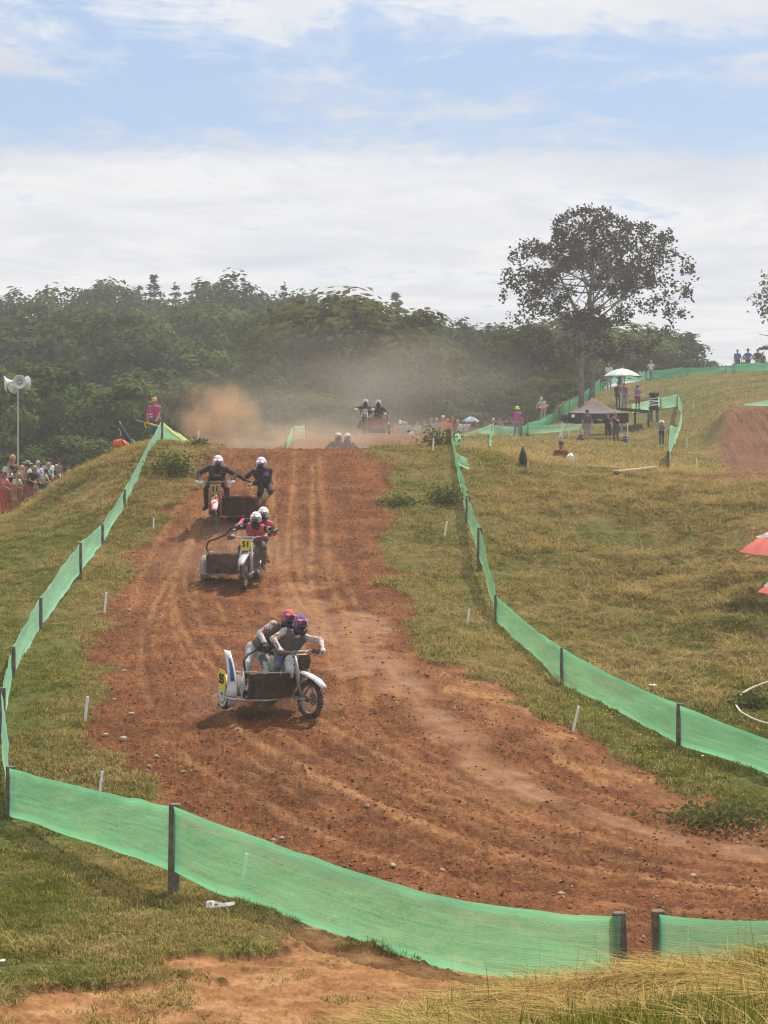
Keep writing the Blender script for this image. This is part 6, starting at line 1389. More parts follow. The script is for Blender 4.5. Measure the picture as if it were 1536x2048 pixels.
MB().tube([q(290, 845), q(300, 848), q(310, 851), q(320, 853)], [0.035, 0.055, 0.05, 0.03], 8, flat=0.6).tube([q(289, 846), q(291, 852), q(293, 858)], [0.045, 0.06, 0.03], 7, flat=0.5).obj('flag_cloth', [mat('yellow_cloth', (0.60, 0.38, 0.04), 0.8)], fl, True)

# ================================================================== sidecar outfits (bike faces -Y in its own frame)
M_TYRE = mat('muddy_tyre', (0.035, 0.030, 0.027), 0.9, (0.13, 0.075, 0.048), 9, 0.42, 0.58, 0.4, 50); M_RIM = mat('rim_alloy', (0.42, 0.40, 0.38), 0.4, metal=0.7, mud=0.6); M_SPOKE = mat('spoke_steel', (0.42, 0.38, 0.33), 0.5, metal=0.5)
M_ENG = mat('engine_metal', (0.12, 0.11, 0.10), 0.55, metal=0.4, mud=0.8); M_FRAME_W = mat('white_frame', (0.62, 0.60, 0.56), 0.5, mud=0.35); M_FRAME_D = mat('dark_frame', (0.06, 0.055, 0.05), 0.5, mud=0.7)
M_BOARD = mat('mud_caked_board', (0.032, 0.021, 0.015), 0.95, (0.088, 0.049, 0.030), 11, 0.35, 0.65, 0.8, 25, detail=7); M_BOARD_R = mat('mud_splashed_red_board', (0.40, 0.07, 0.035), 0.8, (0.14, 0.075, 0.048), 9, 0.42, 0.56, 0.5, 25)
M_RUB = mat('black_rubber_rail', (0.022, 0.018, 0.016), 0.7, mud=0.3); M_FORK = mat('fork_grey', (0.34, 0.31, 0.28), 0.5, metal=0.3, mud=0.45)
M_PLATE = mat('plate_yellow', (0.78, 0.58, 0.03), 0.6, mud=0.15); M_PLATE_M = mat('muddy_plate_yellow', (0.42, 0.33, 0.10), 0.8, mud=0.4); M_INK = mat('number_black', (0.015, 0.015, 0.015), 0.6)
M_PW = mat('white_plastic', (0.68, 0.67, 0.66), 0.4, mud=0.18); M_PB = mat('blue_plastic', (0.05, 0.09, 0.30), 0.4, mud=0.1); M_PR = mat('red_plastic', (0.60, 0.06, 0.05), 0.4, mud=0.2); M_PG = mat('grey_plastic', (0.50, 0.50, 0.52), 0.5, mud=0.35)
M_SEAT = mat('seat_black', (0.02, 0.02, 0.022), 0.8, mud=0.4)
def text_obj(s, size, m, parent, mtx, name='number', ext=0.004, shear=0.0):
    cu = bpy.data.curves.new('lettering', 'FONT'); cu.body = s; cu.size = size; cu.align_x = 'CENTER'; cu.align_y = 'CENTER'; cu.extrude = ext; cu.offset = size * 0.035; cu.shear = shear; cu.resolution_u = 3
    tmp = bpy.data.objects.new('lettering', cu); COL.objects.link(tmp); bpy.context.view_layer.update()
    me = bpy.data.meshes.new_from_object(tmp.evaluated_get(bpy.context.evaluated_depsgraph_get())); bpy.data.objects.remove(tmp); me.materials.clear(); me.materials.append(m)
    o = put(name, me, parent); o.matrix_local = mtx; return o
def facing(c, n, up=(0, 0, 1)):
    n = nz_(n); x = nz_(np.cross(up, n)); y = np.cross(n, x); return Matrix(((x[0], y[0], n[0], c[0]), (x[1], y[1], n[1], c[1]), (x[2], y[2], n[2], c[2]), (0, 0, 0, 1)))
_wm = {}
def wheel_meshes(R_, w, nk, spokes):
    key = (R_, w, nk, spokes)
    if key in _wm: return _wm[key]
    ty = MB(); rt = w * 0.46; pr = [(R_ - rt * 1.9 + rt * 1.75 * (0.5 - 0.5 * math.cos(a)) , w / 2 * math.sin(a) * 0.98) for a in np.linspace(-math.pi * 0.0, 2 * math.pi, 13)]
    pr = [(R_ - 0.018 - rt + rt * math.cos(a), w / 2 * 0.95 * math.sin(a)) for a in np.linspace(math.pi, 3 * math.pi, 15)]
    ty.lathe(pr, 40, 0, (1, 0, 0))
    for k in range(nk):
        for off, hw, hl in ((0.0, w * 0.22, 0.022), (w * 0.36, w * 0.13, 0.02), (-w * 0.36, w * 0.13, 0.02)):
            a = 2 * math.pi * (k + (0.5 if off else 0)) / nk; rr = R_ - 0.012 - (0.012 if off else 0); c = (off, rr * math.cos(a), rr * math.sin(a)); ty.box(c, (hw, hl * 1.4, 0.030), Matrix.Rotation(a - math.pi / 2, 3, 'X'), taper=0.85)
    ri = MB().lathe([(R_ - rt * 1.9, -w * 0.30), (R_ - rt * 2.35, -w * 0.28), (R_ - rt * 2.5, 0), (R_ - rt * 2.35, w * 0.28), (R_ - rt * 1.9, w * 0.30)], 36, 0, (1, 0, 0))
    hb = MB().lathe([(0.0, -0.07), (0.045, -0.07), (0.05, -0.055), (0.022, -0.04), (0.022, 0.04), (0.05, 0.055), (0.045, 0.07), (0, 0.07)], 14, 0, (1, 0, 0)).lathe([(0.05, 0.062), (0.115, 0.062), (0.115, 0.068), (0.05, 0.068)], 20, 0, (1, 0, 0))
    sp = MB()
    for k in range(spokes):
        a = 2 * math.pi * k / spokes; b = a + (0.35 if k % 2 else -0.35); s = 1 if k % 4 < 2 else -1
        sp.tube([(0.05 * s, 0.048 * math.cos(b), 0.048 * math.sin(b)), (0.005 * s, (R_ - rt * 2.35) * math.cos(a), (R_ - rt * 2.35) * math.sin(a))], 0.0035, 4, cap=False)
    _wm[key] = (ty.mesh('tyre', [M_TYRE]), ri.mesh('rim', [M_RIM], True), hb.mesh('hub', [M_ENG], True), sp.mesh('spokes', [M_SPOKE]) if spokes else None); return _wm[key]
def wheel(parent, c, R_, w, nk=34, spokes=32, steer=0.0, cover=None):
    ty, ri, hb, sp = wheel_meshes(R_, w, nk, spokes); t = put('wheel', ty, parent, c, (0, 0, steer)); put('rim', ri, t); put('hub', hb, t)
    if sp: o = put('spokes', sp, t); o['kind'] = 'stuff'
    if cover is not None:
        s = cover; cv = MB(); 
        for (r0, r1, h0, h1, m) in ((0.0, 0.05, 0.03, 0.03, 2), (0.05, 0.13, 0.03, 0.028, 0), (0.13, 0.155, 0.028, 0.026, 1), (0.155, R_ * 0.8, 0.026, 0.02, 0)): cv.lathe([(r0, h0), (r1, h1)], 28, m, (s, 0, 0), (s * w * 0.32, 0, 0))
        cv.obj('wheel_cover', [M_PW, M_PB, M_PR], t, False)
    return t
def fender(parent, name, m, path, hw, crown=0.03, th=0.006):
    """curved mudguard: centre line path (points), half width per point, crowned across"""
    Pp = np.array(path, float); k = len(Pp); T = np.gradient(Pp, axis=0); rows_ = []
    for i in range(k):
        for s in np.linspace(-1, 1, 7):
            n = np.cross((1, 0, 0), nz_(T[i])); n = n if n[2] > -0.2 else -n; rows_.append(Pp[i] + np.array([s * hw[i], 0, 0]) - n * crown * s * s)
    V = np.array(rows_); F_ = [[i * 7 + j, i * 7 + j + 1, (i + 1) * 7 + j + 1, (i + 1) * 7 + j] for i in range(k - 1) for j in range(6)]
    me = mesh_np(name, V, F_, [m], None, True); o = put(name, me, parent); sm = o.modifiers.new('thickness', 'SOLIDIFY'); sm.thickness = th; return o
def outfit(label, px, py, d, head, side, C, number=None, steer=0.0, lift=None, pitch=None, lean=0.0, rail=None, plate_m=None, wheel_cover=False, mudplate=None, detail=True, rail_m=None, sc=1.0):
    a = R(head); fx = X_at(px, d); fwd = np.array([math.sin(a), -math.cos(a)]); o2 = np.array([fx, d]) - fwd * 0.78 * sc; r2 = o2 - fwd * 0.72 * sc
    zf = ground(fx, d); zr = ground(*r2)
    if pitch is None: pitch = math.atan2(zr - zf, 1.5)
    zo = zf + math.sin(pitch) * 0.78 * sc
    if lift is not None: zo = lift
    t = thing('sidecar_outfit', label, 'sidecar motorcycle', (o2[0], o2[1], zo), (pitch, lean, a), 'racing sidecar outfits'); s = side; t.scale = (sc, sc, sc)
    FA = (0, -0.78, 0.35)
    fw = wheel(t, FA, 0.345, 0.095, 34, 32 if detail else 16, R(steer)); wheel(t, (0, 0.72, 0.335), 0.325, 0.14, 28, 0); sw = wheel(t, (s * 1.06, 0.30, 0.265), 0.26, 0.115, 26, 0, 0, s if wheel_cover else None)
    cs, sn = math.cos(R(steer)), math.sin(R(steer)); pv = np.array([0, -0.50, 0])
    def st(p): q = np.array(p, float) - pv; return np.array([q[0] * cs - q[1] * sn, q[0] * sn + q[1] * cs, q[2]]) + pv
    wpos = st(FA); fw.location = wpos
    for k in (-1, 1):
        MB().tube([st((k * 0.105, -0.40, 1.06)), st((k * 0.115, -0.56, 0.74)), st((k * 0.12, -0.60, 0.55))], [0.030, 0.032, 0.036], 9).obj('fork_leg', [C['fork']], t, True)
        MB().tube([st((k * 0.12, -0.42, 0.36)), st((k * 0.115, -0.62, 0.335)), st((k * 0.105, -0.79, 0.35))], [0.028, 0.026, 0.024], 8).obj('fork_link', [C['fork']], t, True)
        MB().tube([st((k * 0.12, -0.60, 0.55)), st((k * 0.12, -0.45, 0.37))], 0.024, 7).obj('fork_brace', [C['fork']], t, True)
        sh_ = MB().tube([st((k * 0.135, -0.50, 0.80)), st((k * 0.13, -0.70, 0.40))], 0.018, 7)
        for q in np.linspace(0.1, 0.85, 9): p = np.array(st((k * 0.135, -0.50, 0.80))) * (1 - q) + np.array(st((k * 0.13, -0.70, 0.40))) * q; sh_.lathe([(0.022, -0.008), (0.034, 0), (0.022, 0.008)], 9, 0, (0, -0.45, -0.9), p)
        sh_.obj('shock', [C['fork']], t, True)
        b0, b1 = st((k * 0.10, -0.36, 1.10)), st((k * 0.40, -0.30, 1.12)); MB().tube([b1, b0 + (b1 - b0) * 0.70], 0.020, 8).obj('grip', [M_RUB], t, True)
        g0 = st((k * 0.27, -0.40, 1.11)); g1 = st((k * 0.36, -0.45, 1.11)); g2 = st((k * 0.45, -0.38, 1.10)); g3 = st((k * 0.42, -0.31, 1.12))
        up_ = np.array([0, 0, 0.045]); MB().strip([g0 + up_ * 0.5, g1 + up_, g2 + up_, g3 + up_ * 0.4], [g0 - up_ * 0.5, g1 - up_, g2 - up_ * 0.9, g3 - up_ * 0.4], th=0.012).obj('hand_guard', [C['guard']], t, True)
        MB().tube([(k * 0.09, 0.10, 0.40), (k * 0.24, 0.10, 0.40)], 0.016, 6).box((k * 0.22, 0.10, 0.415), (0.09, 0.05, 0.02)).obj('foot_peg', [M_ENG], t)
        MB().strip([(k * 0.10, -0.45, 0.95), (k * 0.155, -0.25, 0.93), (k * 0.13, 0.02, 0.88)], [(k * 0.12, -0.42, 0.66), (k * 0.165, -0.25, 0.66), (k * 0.13, 0.0, 0.72)], th=0.012).obj('radiator_shroud', [C['plastic']], t, True)
        MB().strip([(k * 0.10, 0.25, 0.86), (k * 0.13, 0.5, 0.86), (k * 0.12, 0.75, 0.90)], [(k * 0.11, 0.25, 0.64), (k * 0.14, 0.5, 0.66), (k * 0.12, 0.72, 0.74)], th=0.010).obj('side_panel', [C['plastic']], t, True)
    MB().box(st((0, -0.42, 1.03)), (0.27, 0.07, 0.04)).box(st((0, -0.47, 0.90)), (0.27, 0.07, 0.04)).tube([(0, -0.37, 1.06), (0, -0.42, 0.86)], 0.035, 8).obj('triple_clamp', [M_ENG], t, bevel=0.005)
    MB().tube([st((-0.42, -0.30, 1.12)), st((-0.20, -0.35, 1.12)), st((-0.08, -0.41, 1.06)), st((0.08, -0.41, 1.06)), st((0.20, -0.35, 1.12)), st((0.42, -0.30, 1.12))], 0.013, 8).tube([st((-0.14, -0.37, 1.11)), st((0.14, -0.37, 1.11))], 0.024, 8).obj('handlebar', [C['fork']], t, True)
    # plate above the mudguard
    pl = [st(p) for p in ((-0.115, -0.545, 1.08), (0.115, -0.545, 1.08), (0.125, -0.57, 0.98), (0.075, -0.60, 0.85), (-0.075, -0.60, 0.85), (-0.125, -0.57, 0.98))]; pb = [p + np.array([0, 0.015, 0]) for p in pl]
    po = MB().add(pl + pb, [[0, 5, 4, 3, 2, 1][::1], [6, 7, 8, 9, 10, 11]] + [[i, (i + 1) % 6, 6 + (i + 1) % 6, 6 + i] for i in range(6)]).obj('number_plate', [plate_m or M_PLATE], t)
    if number:
        n = nz_(np.cross(pl[1] - pl[0], pl[3] - pl[1])); n = n if n[1] < 0 else -n; c = np.mean(pl, 0) + n * 0.006 + np.array([0, 0, 0.012]); text_obj(number, 0.175, M_INK, po, facing(c, n), 'number')
    fp = [st(p) for p in ((0, -0.40, 0.80), (0, -0.55, 0.80), (0, -0.75, 0.785), (0, -0.95, 0.74), (0, -1.10, 0.67), (0, -1.17, 0.62))]; fe = fender(t, 'mudguard', C['mudguard'], fp, [0.07, 0.075, 0.085, 0.085, 0.07, 0.045], 0.035)
    # frame, engine, tank, seat
    fr = MB()
    for k in (-1, 1):
        fr.tube([(k * 0.02, -0.38, 0.98), (k * 0.09, -0.28, 0.62), (k * 0.10, -0.22, 0.30), (k * 0.10, 0.35, 0.28), (k * 0.10, 0.48, 0.50), (k * 0.07, 0.40, 0.82), (k * 0.03, -0.30, 0.95)], 0.020, 7).tube([(k * 0.07, 0.40, 0.80), (k * 0.08, 0.85, 0.86)], 0.014, 6)
        fr.tube([(k * 0.10, 0.35, 0.38), (k * 0.11, 0.72, 0.335)], [0.03, 0.026], 7)
    fr.obj('frame', [C['frame']], t, True)
    en = MB().box((0, 0.08, 0.40), (0.24, 0.34, 0.22)).lathe([(0.0, -0.15), (0.11, -0.15), (0.11, 0.15), (0, 0.15)], 16, 0, (1, 0, 0), (0, 0.12, 0.40)).box((0, -0.06, 0.60), (0.15, 0.16, 0.22))
    for z in np.linspace(0.52, 0.70, 7): en.box((0, -0.06, z), (0.20, 0.20, 0.010))
    en.obj('engine', [M_ENG], t, bevel=0.004)
    MB().tube([(0.05, -0.15, 0.62), (0.08, -0.30, 0.52), (0.12, -0.25, 0.32), (0.15, 0.15, 0.33), (0.16, 0.55, 0.62), (0.15, 0.85, 0.72)], [0.024, 0.03, 0.035, 0.035, 0.04, 0.05], 9).obj('exhaust', [mat('exhaust_steel', (0.30, 0.26, 0.22), 0.4, metal=0.7, mud=0.5)], t, True)
    MB().tube([(0, -0.34, 0.90), (0, -0.22, 0.93), (0, -0.02, 0.92), (0, 0.12, 0.88)], [0.06, 0.12, 0.115, 0.07], 12, flat=0.8).obj('fuel_tank', [C['plastic']], t, True)
    MB().tube([(0, 0.0, 0.92), (0, 0.25, 0.93), (0, 0.6, 0.94), (0, 0.85, 0.96), (0, 0.92, 0.95)], [0.06, 0.09, 0.105, 0.10, 0.04], 12, flat=0.55).obj('seat', [M_SEAT], t, True)
    fender(t, 'rear_mudguard', C['plastic'], [(0, 0.70, 0.90), (0, 0.95, 0.92), (0, 1.12, 0.86), (0, 1.22, 0.78)], [0.09, 0.095, 0.085, 0.06], 0.03)
    # sidecar: floor, tubes, board, wheel guard, rail
    for k in range(5): MB().box((s * 0.55, -0.22 + 0.22 * k, 0.30), (0.78, 0.205, 0.025)).obj('floor_plank', [M_BOARD], t)
    sf = MB().tube([(s * 0.10, -0.30, 0.30), (s * 0.60, -0.38, 0.27), (s * 0.98, -0.25, 0.27), (s * 1.0, 0.30, 0.265), (s * 0.96, 0.80, 0.30), (s * 0.10, 0.78, 0.32)], 0.016, 7)
    sf.tube([(s * 0.98, -0.20, 0.27), (s * 0.96, -0.24, 0.52), (s * 0.95, -0.16, 0.72), (s * 0.95, 0.45, 0.66)], 0.014, 7).tube([(s * 0.10, -0.30, 0.74), (s * 0.5, -0.33, 0.745), (s * 0.95, -0.18, 0.735)], 0.012, 7)
    sf.tube([(s * 0.96, -0.22, 0.30), (s * 1.0, -0.05, 0.60)], 0.012, 6).tube([(s * 1.0, -0.22, 0.58), (s * 1.04, 0.0, 0.32)], 0.012, 6).tube([(s * 0.98, -0.25, 0.27), (s * 1.10, -0.16, 0.26), (s * 1.20, 0.02, 0.27), (s * 1.20, 0.30, 0.265)], 0.017, 7)
    sf.obj('sidecar_frame', [C['sframe']], t, True)
    x0, x1 = s * 0.13, s * 0.93; bd = []
    for i, x in enumerate(np.linspace(x0, x1, 9)): bd.append((x, -0.335 - 0.02 * math.sin(i * 1.1), 0.725 + (0.01 * math.sin(i * 2.3))))
    bb = [(p[0], p[1] - 0.05 + 0.02 * math.sin(i), 0.315 + 0.02 * math.sin(i * 1.9)) for i, p in enumerate(bd)]; mid = [((p[0] + q[0]) / 2, (p[1] + q[1]) / 2 - 0.006 * math.sin(i * 2.1), 0.52) for i, (p, q) in enumerate(zip(bd, bb))]
    MB().strip(bd, bb, th=0.02).obj('front_board', [C['board']], t, False)
    if C.get('board_top'): MB().tube([(p[0], p[1] - 0.012, p[2] + 0.02) for p in bd[2:]], 0.045, 9, flat=0.9).obj('board_pad', [C['board_top']], t, True)
    MB().strip([(s * 0.95, -0.15, 0.66), (s * 0.95, 0.2, 0.64), (s * 0.95, 0.6, 0.55)], [(s * 0.94, -0.15, 0.34), (s * 0.95, 0.2, 0.33), (s * 0.95, 0.6, 0.33)], th=0.012).obj('side_board', [C['side']], t, True)
    an = np.linspace(-0.5, 2.4, 12); pth = [(s * 1.07, 0.30 - 0.34 * math.cos(q), 0.27 + 0.34 * math.sin(q)) for q in an]
    fender(t, 'side_mudguard', C['smud'], pth, [0.06, 0.08] + [0.09] * 8 + [0.08, 0.05], 0.012)
    if C.get('smud_fin'):
        z0 = 0.30; fin = [(s * 1.19, -0.02, z0), (s * 1.19, -0.10, 0.50), (s * 1.19, -0.02, 0.74), (s * 1.19, 0.16, 0.92), (s * 1.19, 0.30, 1.00), (s * 1.19, 0.30, 0.80), (s * 1.19, 0.26, 0.60), (s * 1.19, 0.22, 0.40), (s * 1.19, 0.16, 0.30)]
        gn = 8; A = [(s * 1.02, -0.10 + 0.40 * q ** 2 - 0.02, 0.30 + 0.72 * q) for q in np.linspace(0, 1, gn)]; B = [(s * (1.19 - 0.10 * q), -0.03 + 0.42 * q ** 2, 0.30 + 0.73 * q) for q in np.linspace(0, 1, gn)]
        fin_o = MB().strip(A, B, th=0.02).obj('wind_fin', [C['smud_fin']], t, True)
        A2 = [(s * 1.07, -0.125 + 0.40 * q ** 2, 0.30 + 0.72 * q) for q in np.linspace(0.35, 0.85, 6)]; B2 = [(s * (1.16 - 0.09 * q), -0.065 + 0.41 * q ** 2, 0.30 + 0.725 * q) for q in np.linspace(0.35, 0.85, 6)]
        MB().strip([np.array(p) + (0, -0.028, 0.01) for p in A2], [np.array(p) + (0, -0.028, 0.01) for p in B2], th=0.006).obj('fin_panel', [M_PB], fin_o, True)
        # outer number board on the wheel guard
        q_ = [(s * 1.215, 0.0, 0.34), (s * 1.215, -0.03, 0.62), (s * 1.205, 0.08, 0.72), (s * 1.205, 0.30, 0.72), (s * 1.21, 0.34, 0.58), (s * 1.215, 0.20, 0.36)]; qb = [(p[0] - s * 0.012, p[1], p[2]) for p in q_]
        npo = MB().add(q_ + qb, [list(range(6)), list(range(11, 5, -1))] + [[i, (i + 1) % 6, 6 + (i + 1) % 6, 6 + i] for i in range(6)]).obj('side_number_plate', [M_PLATE], t)
        text_obj(mudplate, 0.22, M_INK, npo, facing((s * 1.222, 0.14, 0.56), (s, 0, 0)), 'number')
    rl = rail or [(s * 0.98, 0.05, 0.60), (s * 1.0, 0.08, 0.86), (s * 0.92, 0.10, 0.97), (s * 0.70, 0.12, 1.04), (s * 0.45, 0.2, 1.16), (s * 0.25, 0.35, 1.22)]
    rl = smooth_line(rl, 24); MB().tube(rl, 0.021, 8).obj('grab_rail', [rail_m or M_RUB], t, True)
    return t
# ------------------------------------------------ helmets and goggles
def helmet_meshes():
    Fd = Field(); Fd.ell('a', (0, 0.01, 0.02), (0.128, 0.155, 0.145)); Fd.cone('a', (-0.03, -0.10, -0.085), (0.0, -0.165, -0.10), 0.075, 0.055); Fd.cone('a', (0.03, -0.10, -0.085), (0.0, -0.165, -0.10), 0.075, 0.055); Fd.ell('a', (0, 0.02, -0.07), (0.115, 0.13, 0.07))
    V, Q = Fd.mesh(0.011, 0.03, [('e', 'x', np.array([0, -0.175, -0.002]), np.array([0.105, 0.105, 0.052]), None, None), ('e', 'x', np.array([0, -0.02, -0.20]), np.array([0.09, 0.10, 0.09]), None, None)])
    C = V[Q].mean(1); t = np.where((C[:, 2] < -0.035) & (C[:, 1] < -0.02), 1, 0); t[(C[:, 2] > 0.085) & (np.abs(C[:, 0]) < 0.055)] = 2; t[(np.abs(C[:, 0]) > 0.10) & (C[:, 2] > -0.02) & (C[:, 2] < 0.06)] = 2
    sh_ = mesh_np('helmet_shell', V, Q, [None, None, None], t, True)
    n = 9; A = [(0.095 * x, -0.075 - 0.055 * (1 - x * x), 0.098 + 0.022 * (1 - x * x)) for x in np.linspace(-1, 1, n)]; B = [(0.088 * x, -0.20 - 0.045 * (1 - x * x), 0.098 + 0.028 * (1 - x * x)) for x in np.linspace(-1, 1, n)]
    pk = MB().strip(A, B, th=0.008).mesh('helmet_peak', [None], True)
    pm = MB().strip([(p[0] * 0.4, (p[1] + q[1]) / 2, (p[2] + q[2]) / 2 + 0.010) for p, q in zip(A, B)], [(q[0] * 0.45, q[1] * 0.97, q[2] + 0.013) for q in B], th=0.003).mesh('peak_mark', [None], True)
    F2 = Field(); F2.ell('a', (0, -0.088, -0.002), (0.092, 0.055, 0.047)); V2, Q2 = F2.mesh(0.010); c2 = V2[Q2].mean(1); t2 = np.where((np.abs(c2[:, 0]) < 0.072) & (np.abs(c2[:, 2]) < 0.032) & (c2[:, 1] < -0.10), 0, 1)
    return sh_, pk, pm, mesh_np('goggles', V2, Q2, [None, None], t2, True)
H_SHELL, H_PEAK, H_MARK, H_GOG = helmet_meshes()
M_LENS = mat('goggle_lens', (0.10, 0.065, 0.035), 0.25, spec=0.6)
def rider(label, J, bike, shirt, sleeve, trouser, boot, glove, helm, peak, mark=None, gear=1.07, text=None, trim=None, chin=None):
    t = thing('person', label, 'person', bike.location, bike.rotation_euler, 'racers on the sidecar outfits'); t.scale = bike.scale
    b = put('body', body_mesh('racer_body', J, 0.0135, gear, rider=True), t); obj_mats(b, [SKIN, shirt, trouser, boot, DARK, DARK, sleeve, glove, shirt])
    hu_ = np.array(J.get('hup', (0, -0.12, 1.0))); Mx = frame(J['head'], J.get('face', (0, -1, 0)), np.array(J['head']) - hu_)
    h = put('helmet', H_SHELL, t); h.matrix_local = Mx @ Matrix.Scale(1.0, 4); obj_mats(h, [helm, chin or DARK, trim or helm]); p = put('peak', H_PEAK, h); obj_mats(p, [peak]); q = put('peak_mark', H_MARK, h); obj_mats(q, [mark or DARK]); g = put('goggles', H_GOG, h); obj_mats(g, [M_LENS, DARK])
    hip, neck = np.array(J['hip']), np.array(J['neck']); up = nz_(neck - hip); fc = nz_(J.get('chest', (0, -1, 0))); r = nz_(np.cross(up, fc)); fw = np.cross(r, up)
    if text: c = hip + (neck - hip) * 0.62 + fw * 0.128 * gear; text_obj(text[0], text[1], text[2], t, facing(c, fw, up), 'jersey_print', 0.012)
    return t
def gearm(name, c, c2, scale=7, lo=0.5, hi=0.54, mud=0.35): return mat(name, c, 0.85, c2, scale, lo, hi, 1.0, 15, mud=mud, detail=2)
BASEC = dict(fork=M_FORK, guard=M_FRAME_D, plastic=M_PW, mudguard=M_PW, frame=M_FRAME_D, sframe=M_FRAME_W, board=M_BOARD, side=M_PW, smud=M_FRAME_W)
# ---- leading outfit, number 55
C55 = dict(BASEC, smud_fin=M_PW); 
b55 = outfit('leading white and blue racing sidecar outfit number 55 turning right', 612, 1437, 37.0, 27, -1, C55, None, 12, plate_m=M_BOARD, wheel_cover=True, mudplate='55', lean=R(2), sc=0.90,
             rail=[(-0.86, -0.10, 0.60), (-0.90, -0.06, 0.86), (-0.82, 0.02, 0.98), (-0.66, 0.10, 1.05), (-0.50, 0.14, 1.17), (-0.40, 0.16, 1.22)])
S55 = gearm('dirty_white_red_jersey', (0.58, 0.55, 0.52), (0.42, 0.10, 0.08), 9, 0.56, 0.60, 0.45); T55 = gearm('dark_muddy_chest', (0.10, 0.10, 0.115), (0.16, 0.14, 0.13), 6); P55 = gearm('blue_grey_trousers', (0.10, 0.13, 0.20), (0.20, 0.19, 0.20), 6); W55 = gearm('muddy_white_trousers', (0.58, 0.56, 0.52), (0.10, 0.14, 0.22), 5, 0.58, 0.62, 0.4)
GB = gearm('black_gloves', (0.04, 0.04, 0.042), (0.30, 0.29, 0.28), 16, 0.55, 0.6, 0.2); BW = gearm('muddy_white_boots', (0.55, 0.53, 0.50), (0.10, 0.09, 0.09), 8, 0.55, 0.6, 0.45)
HR = gearm('red_blue_helmet', (0.58, 0.10, 0.10), (0.06, 0.10, 0.32), 9, 0.50, 0.53, 0.05); HB = gearm('blue_white_helmet', (0.06, 0.10, 0.32), (0.60, 0.60, 0.62), 9, 0.55, 0.58, 0.08); HPK = gearm('red_peak', (0.60, 0.14, 0.14), (0.30, 0.10, 0.20), 12, 0.55, 0.6, 0.1)
GW = gearm('pale_gloves', (0.62, 0.60, 0.56), (0.10, 0.10, 0.11), 14, 0.58, 0.62, 0.2)
PALM = dict(palm_a=(0.2, 0.2, -1), palm_b=(-0.2, 0.2, -1), curl=1.0)
J55 = dict(hip=(0.0, 0.26, 0.98), neck=(0.07, -0.03, 1.41), head=(0.09, -0.12, 1.555), face=(-0.15, -1, -0.05), chest=(-0.25, -1, -0.3), hand_a=(-0.33, -0.24, 1.14), hand_b=(0.40, -0.43, 1.16), elbow_a=(-0.9, 0.3, 0.0), elbow_b=(1.0, 0.0, 0.35), fdir_a=(-0.1, -1, -0.25), fdir_b=(0.0, -1, -0.3), foot_a=(-0.24, 0.10, 0.36), foot_b=(0.24, 0.10, 0.36), knee_a=(-0.45, -1, 0.1), knee_b=(0.45, -1, 0.1), **PALM)
rider('leading rider in red and blue helmet gripping the bars of number 55', J55, b55, T55, S55, P55, BW, GW, HR, HPK, M_PB, trim=HB)
J55p = dict(hip=(-0.40, 0.62, 0.98), neck=(-0.03, 0.33, 1.44), head=(0.03, 0.24, 1.60), face=(-0.2, -1, -0.1), chest=(0.1, -1, -0.3), hand_a=(-0.46, 0.12, 1.20), hand_b=(0.22, 0.30, 1.10), elbow_a=(-0.7, 0.6, -0.2), fdir_a=(-0.2, -0.6, -0.6), foot_a=(-0.72, 0.30, 0.32), foot_b=(-0.34, 0.05, 0.32), knee_a=(-0.5, -0.9, 0.2), knee_b=(0.0, -1, 0.2), **PALM)
rider('passenger in white muddy kit leaning behind the rider of number 55', J55p, b55, T55, S55, W55, BW, GB, HR, HPK, M_PB, trim=HR)
# ---- second outfit, number 51
C51 = dict(BASEC, fork=M_PG, plastic=M_FRAME_D, mudguard=M_PG, frame=M_FRAME_D, side=M_BOARD, smud=M_FORK, sframe=M_FORK)
b51 = outfit('muddy racing sidecar outfit number 51 coming straight on', 490, 1185, 50.0, -7, -1, C51, '51', -2, sc=0.95, rail=[(-0.92, 0.0, 0.66), (-1.0, 0.02, 0.82), (-0.97, 0.05, 0.93), (-0.80, 0.12, 1.0), (-0.62, 0.20, 1.08), (-0.46, 0.28, 1.22), (-0.34, 0.34, 1.27)])
SB = gearm('black_white_sleeves', (0.022, 0.022, 0.026), (0.55, 0.54, 0.52), 11, 0.60, 0.63, 0.15); SRED = gearm('red_chest', (0.55, 0.07, 0.08), (0.60, 0.10, 0.11), 5, 0.4, 0.6, 0.12); PB_ = gearm('black_trousers', (0.022, 0.022, 0.028), (0.08, 0.08, 0.085), 9, 0.55, 0.6, 0.3); HW = gearm('white_helmet', (0.66, 0.65, 0.63), (0.22, 0.22, 0.26), 10, 0.60, 0.64, 0.1); HWP = gearm('white_pink_peak', (0.68, 0.64, 0.66), (0.55, 0.25, 0.30), 12, 0.60, 0.64, 0.05)
BB = gearm('black_boots', (0.03, 0.03, 0.035), (0.30, 0.28, 0.26), 9, 0.6, 0.64, 0.4); GO = gearm('orange_white_gloves', (0.62, 0.42, 0.34), (0.55, 0.12, 0.08), 12, 0.5, 0.55, 0.15)
J51 = dict(hip=(0.06, 0.34, 0.94), neck=(0.13, 0.02, 1.33), head=(0.14, -0.06, 1.475), face=(0, -1, -0.22), chest=(0, -1, -0.25), hand_a=(-0.36, -0.22, 1.13), hand_b=(0.40, -0.22, 1.13), elbow_a=(-1, 0.1, 0.15), elbow_b=(1, 0.1, 0.15), fdir_a=(0, -1, -0.3), fdir_b=(0, -1, -0.3), foot_a=(-0.25, 0.08, 0.36), foot_b=(0.27, 0.08, 0.36), knee_a=(-0.4, -1, 0.1), knee_b=(0.4, -1, 0.1), **PALM)
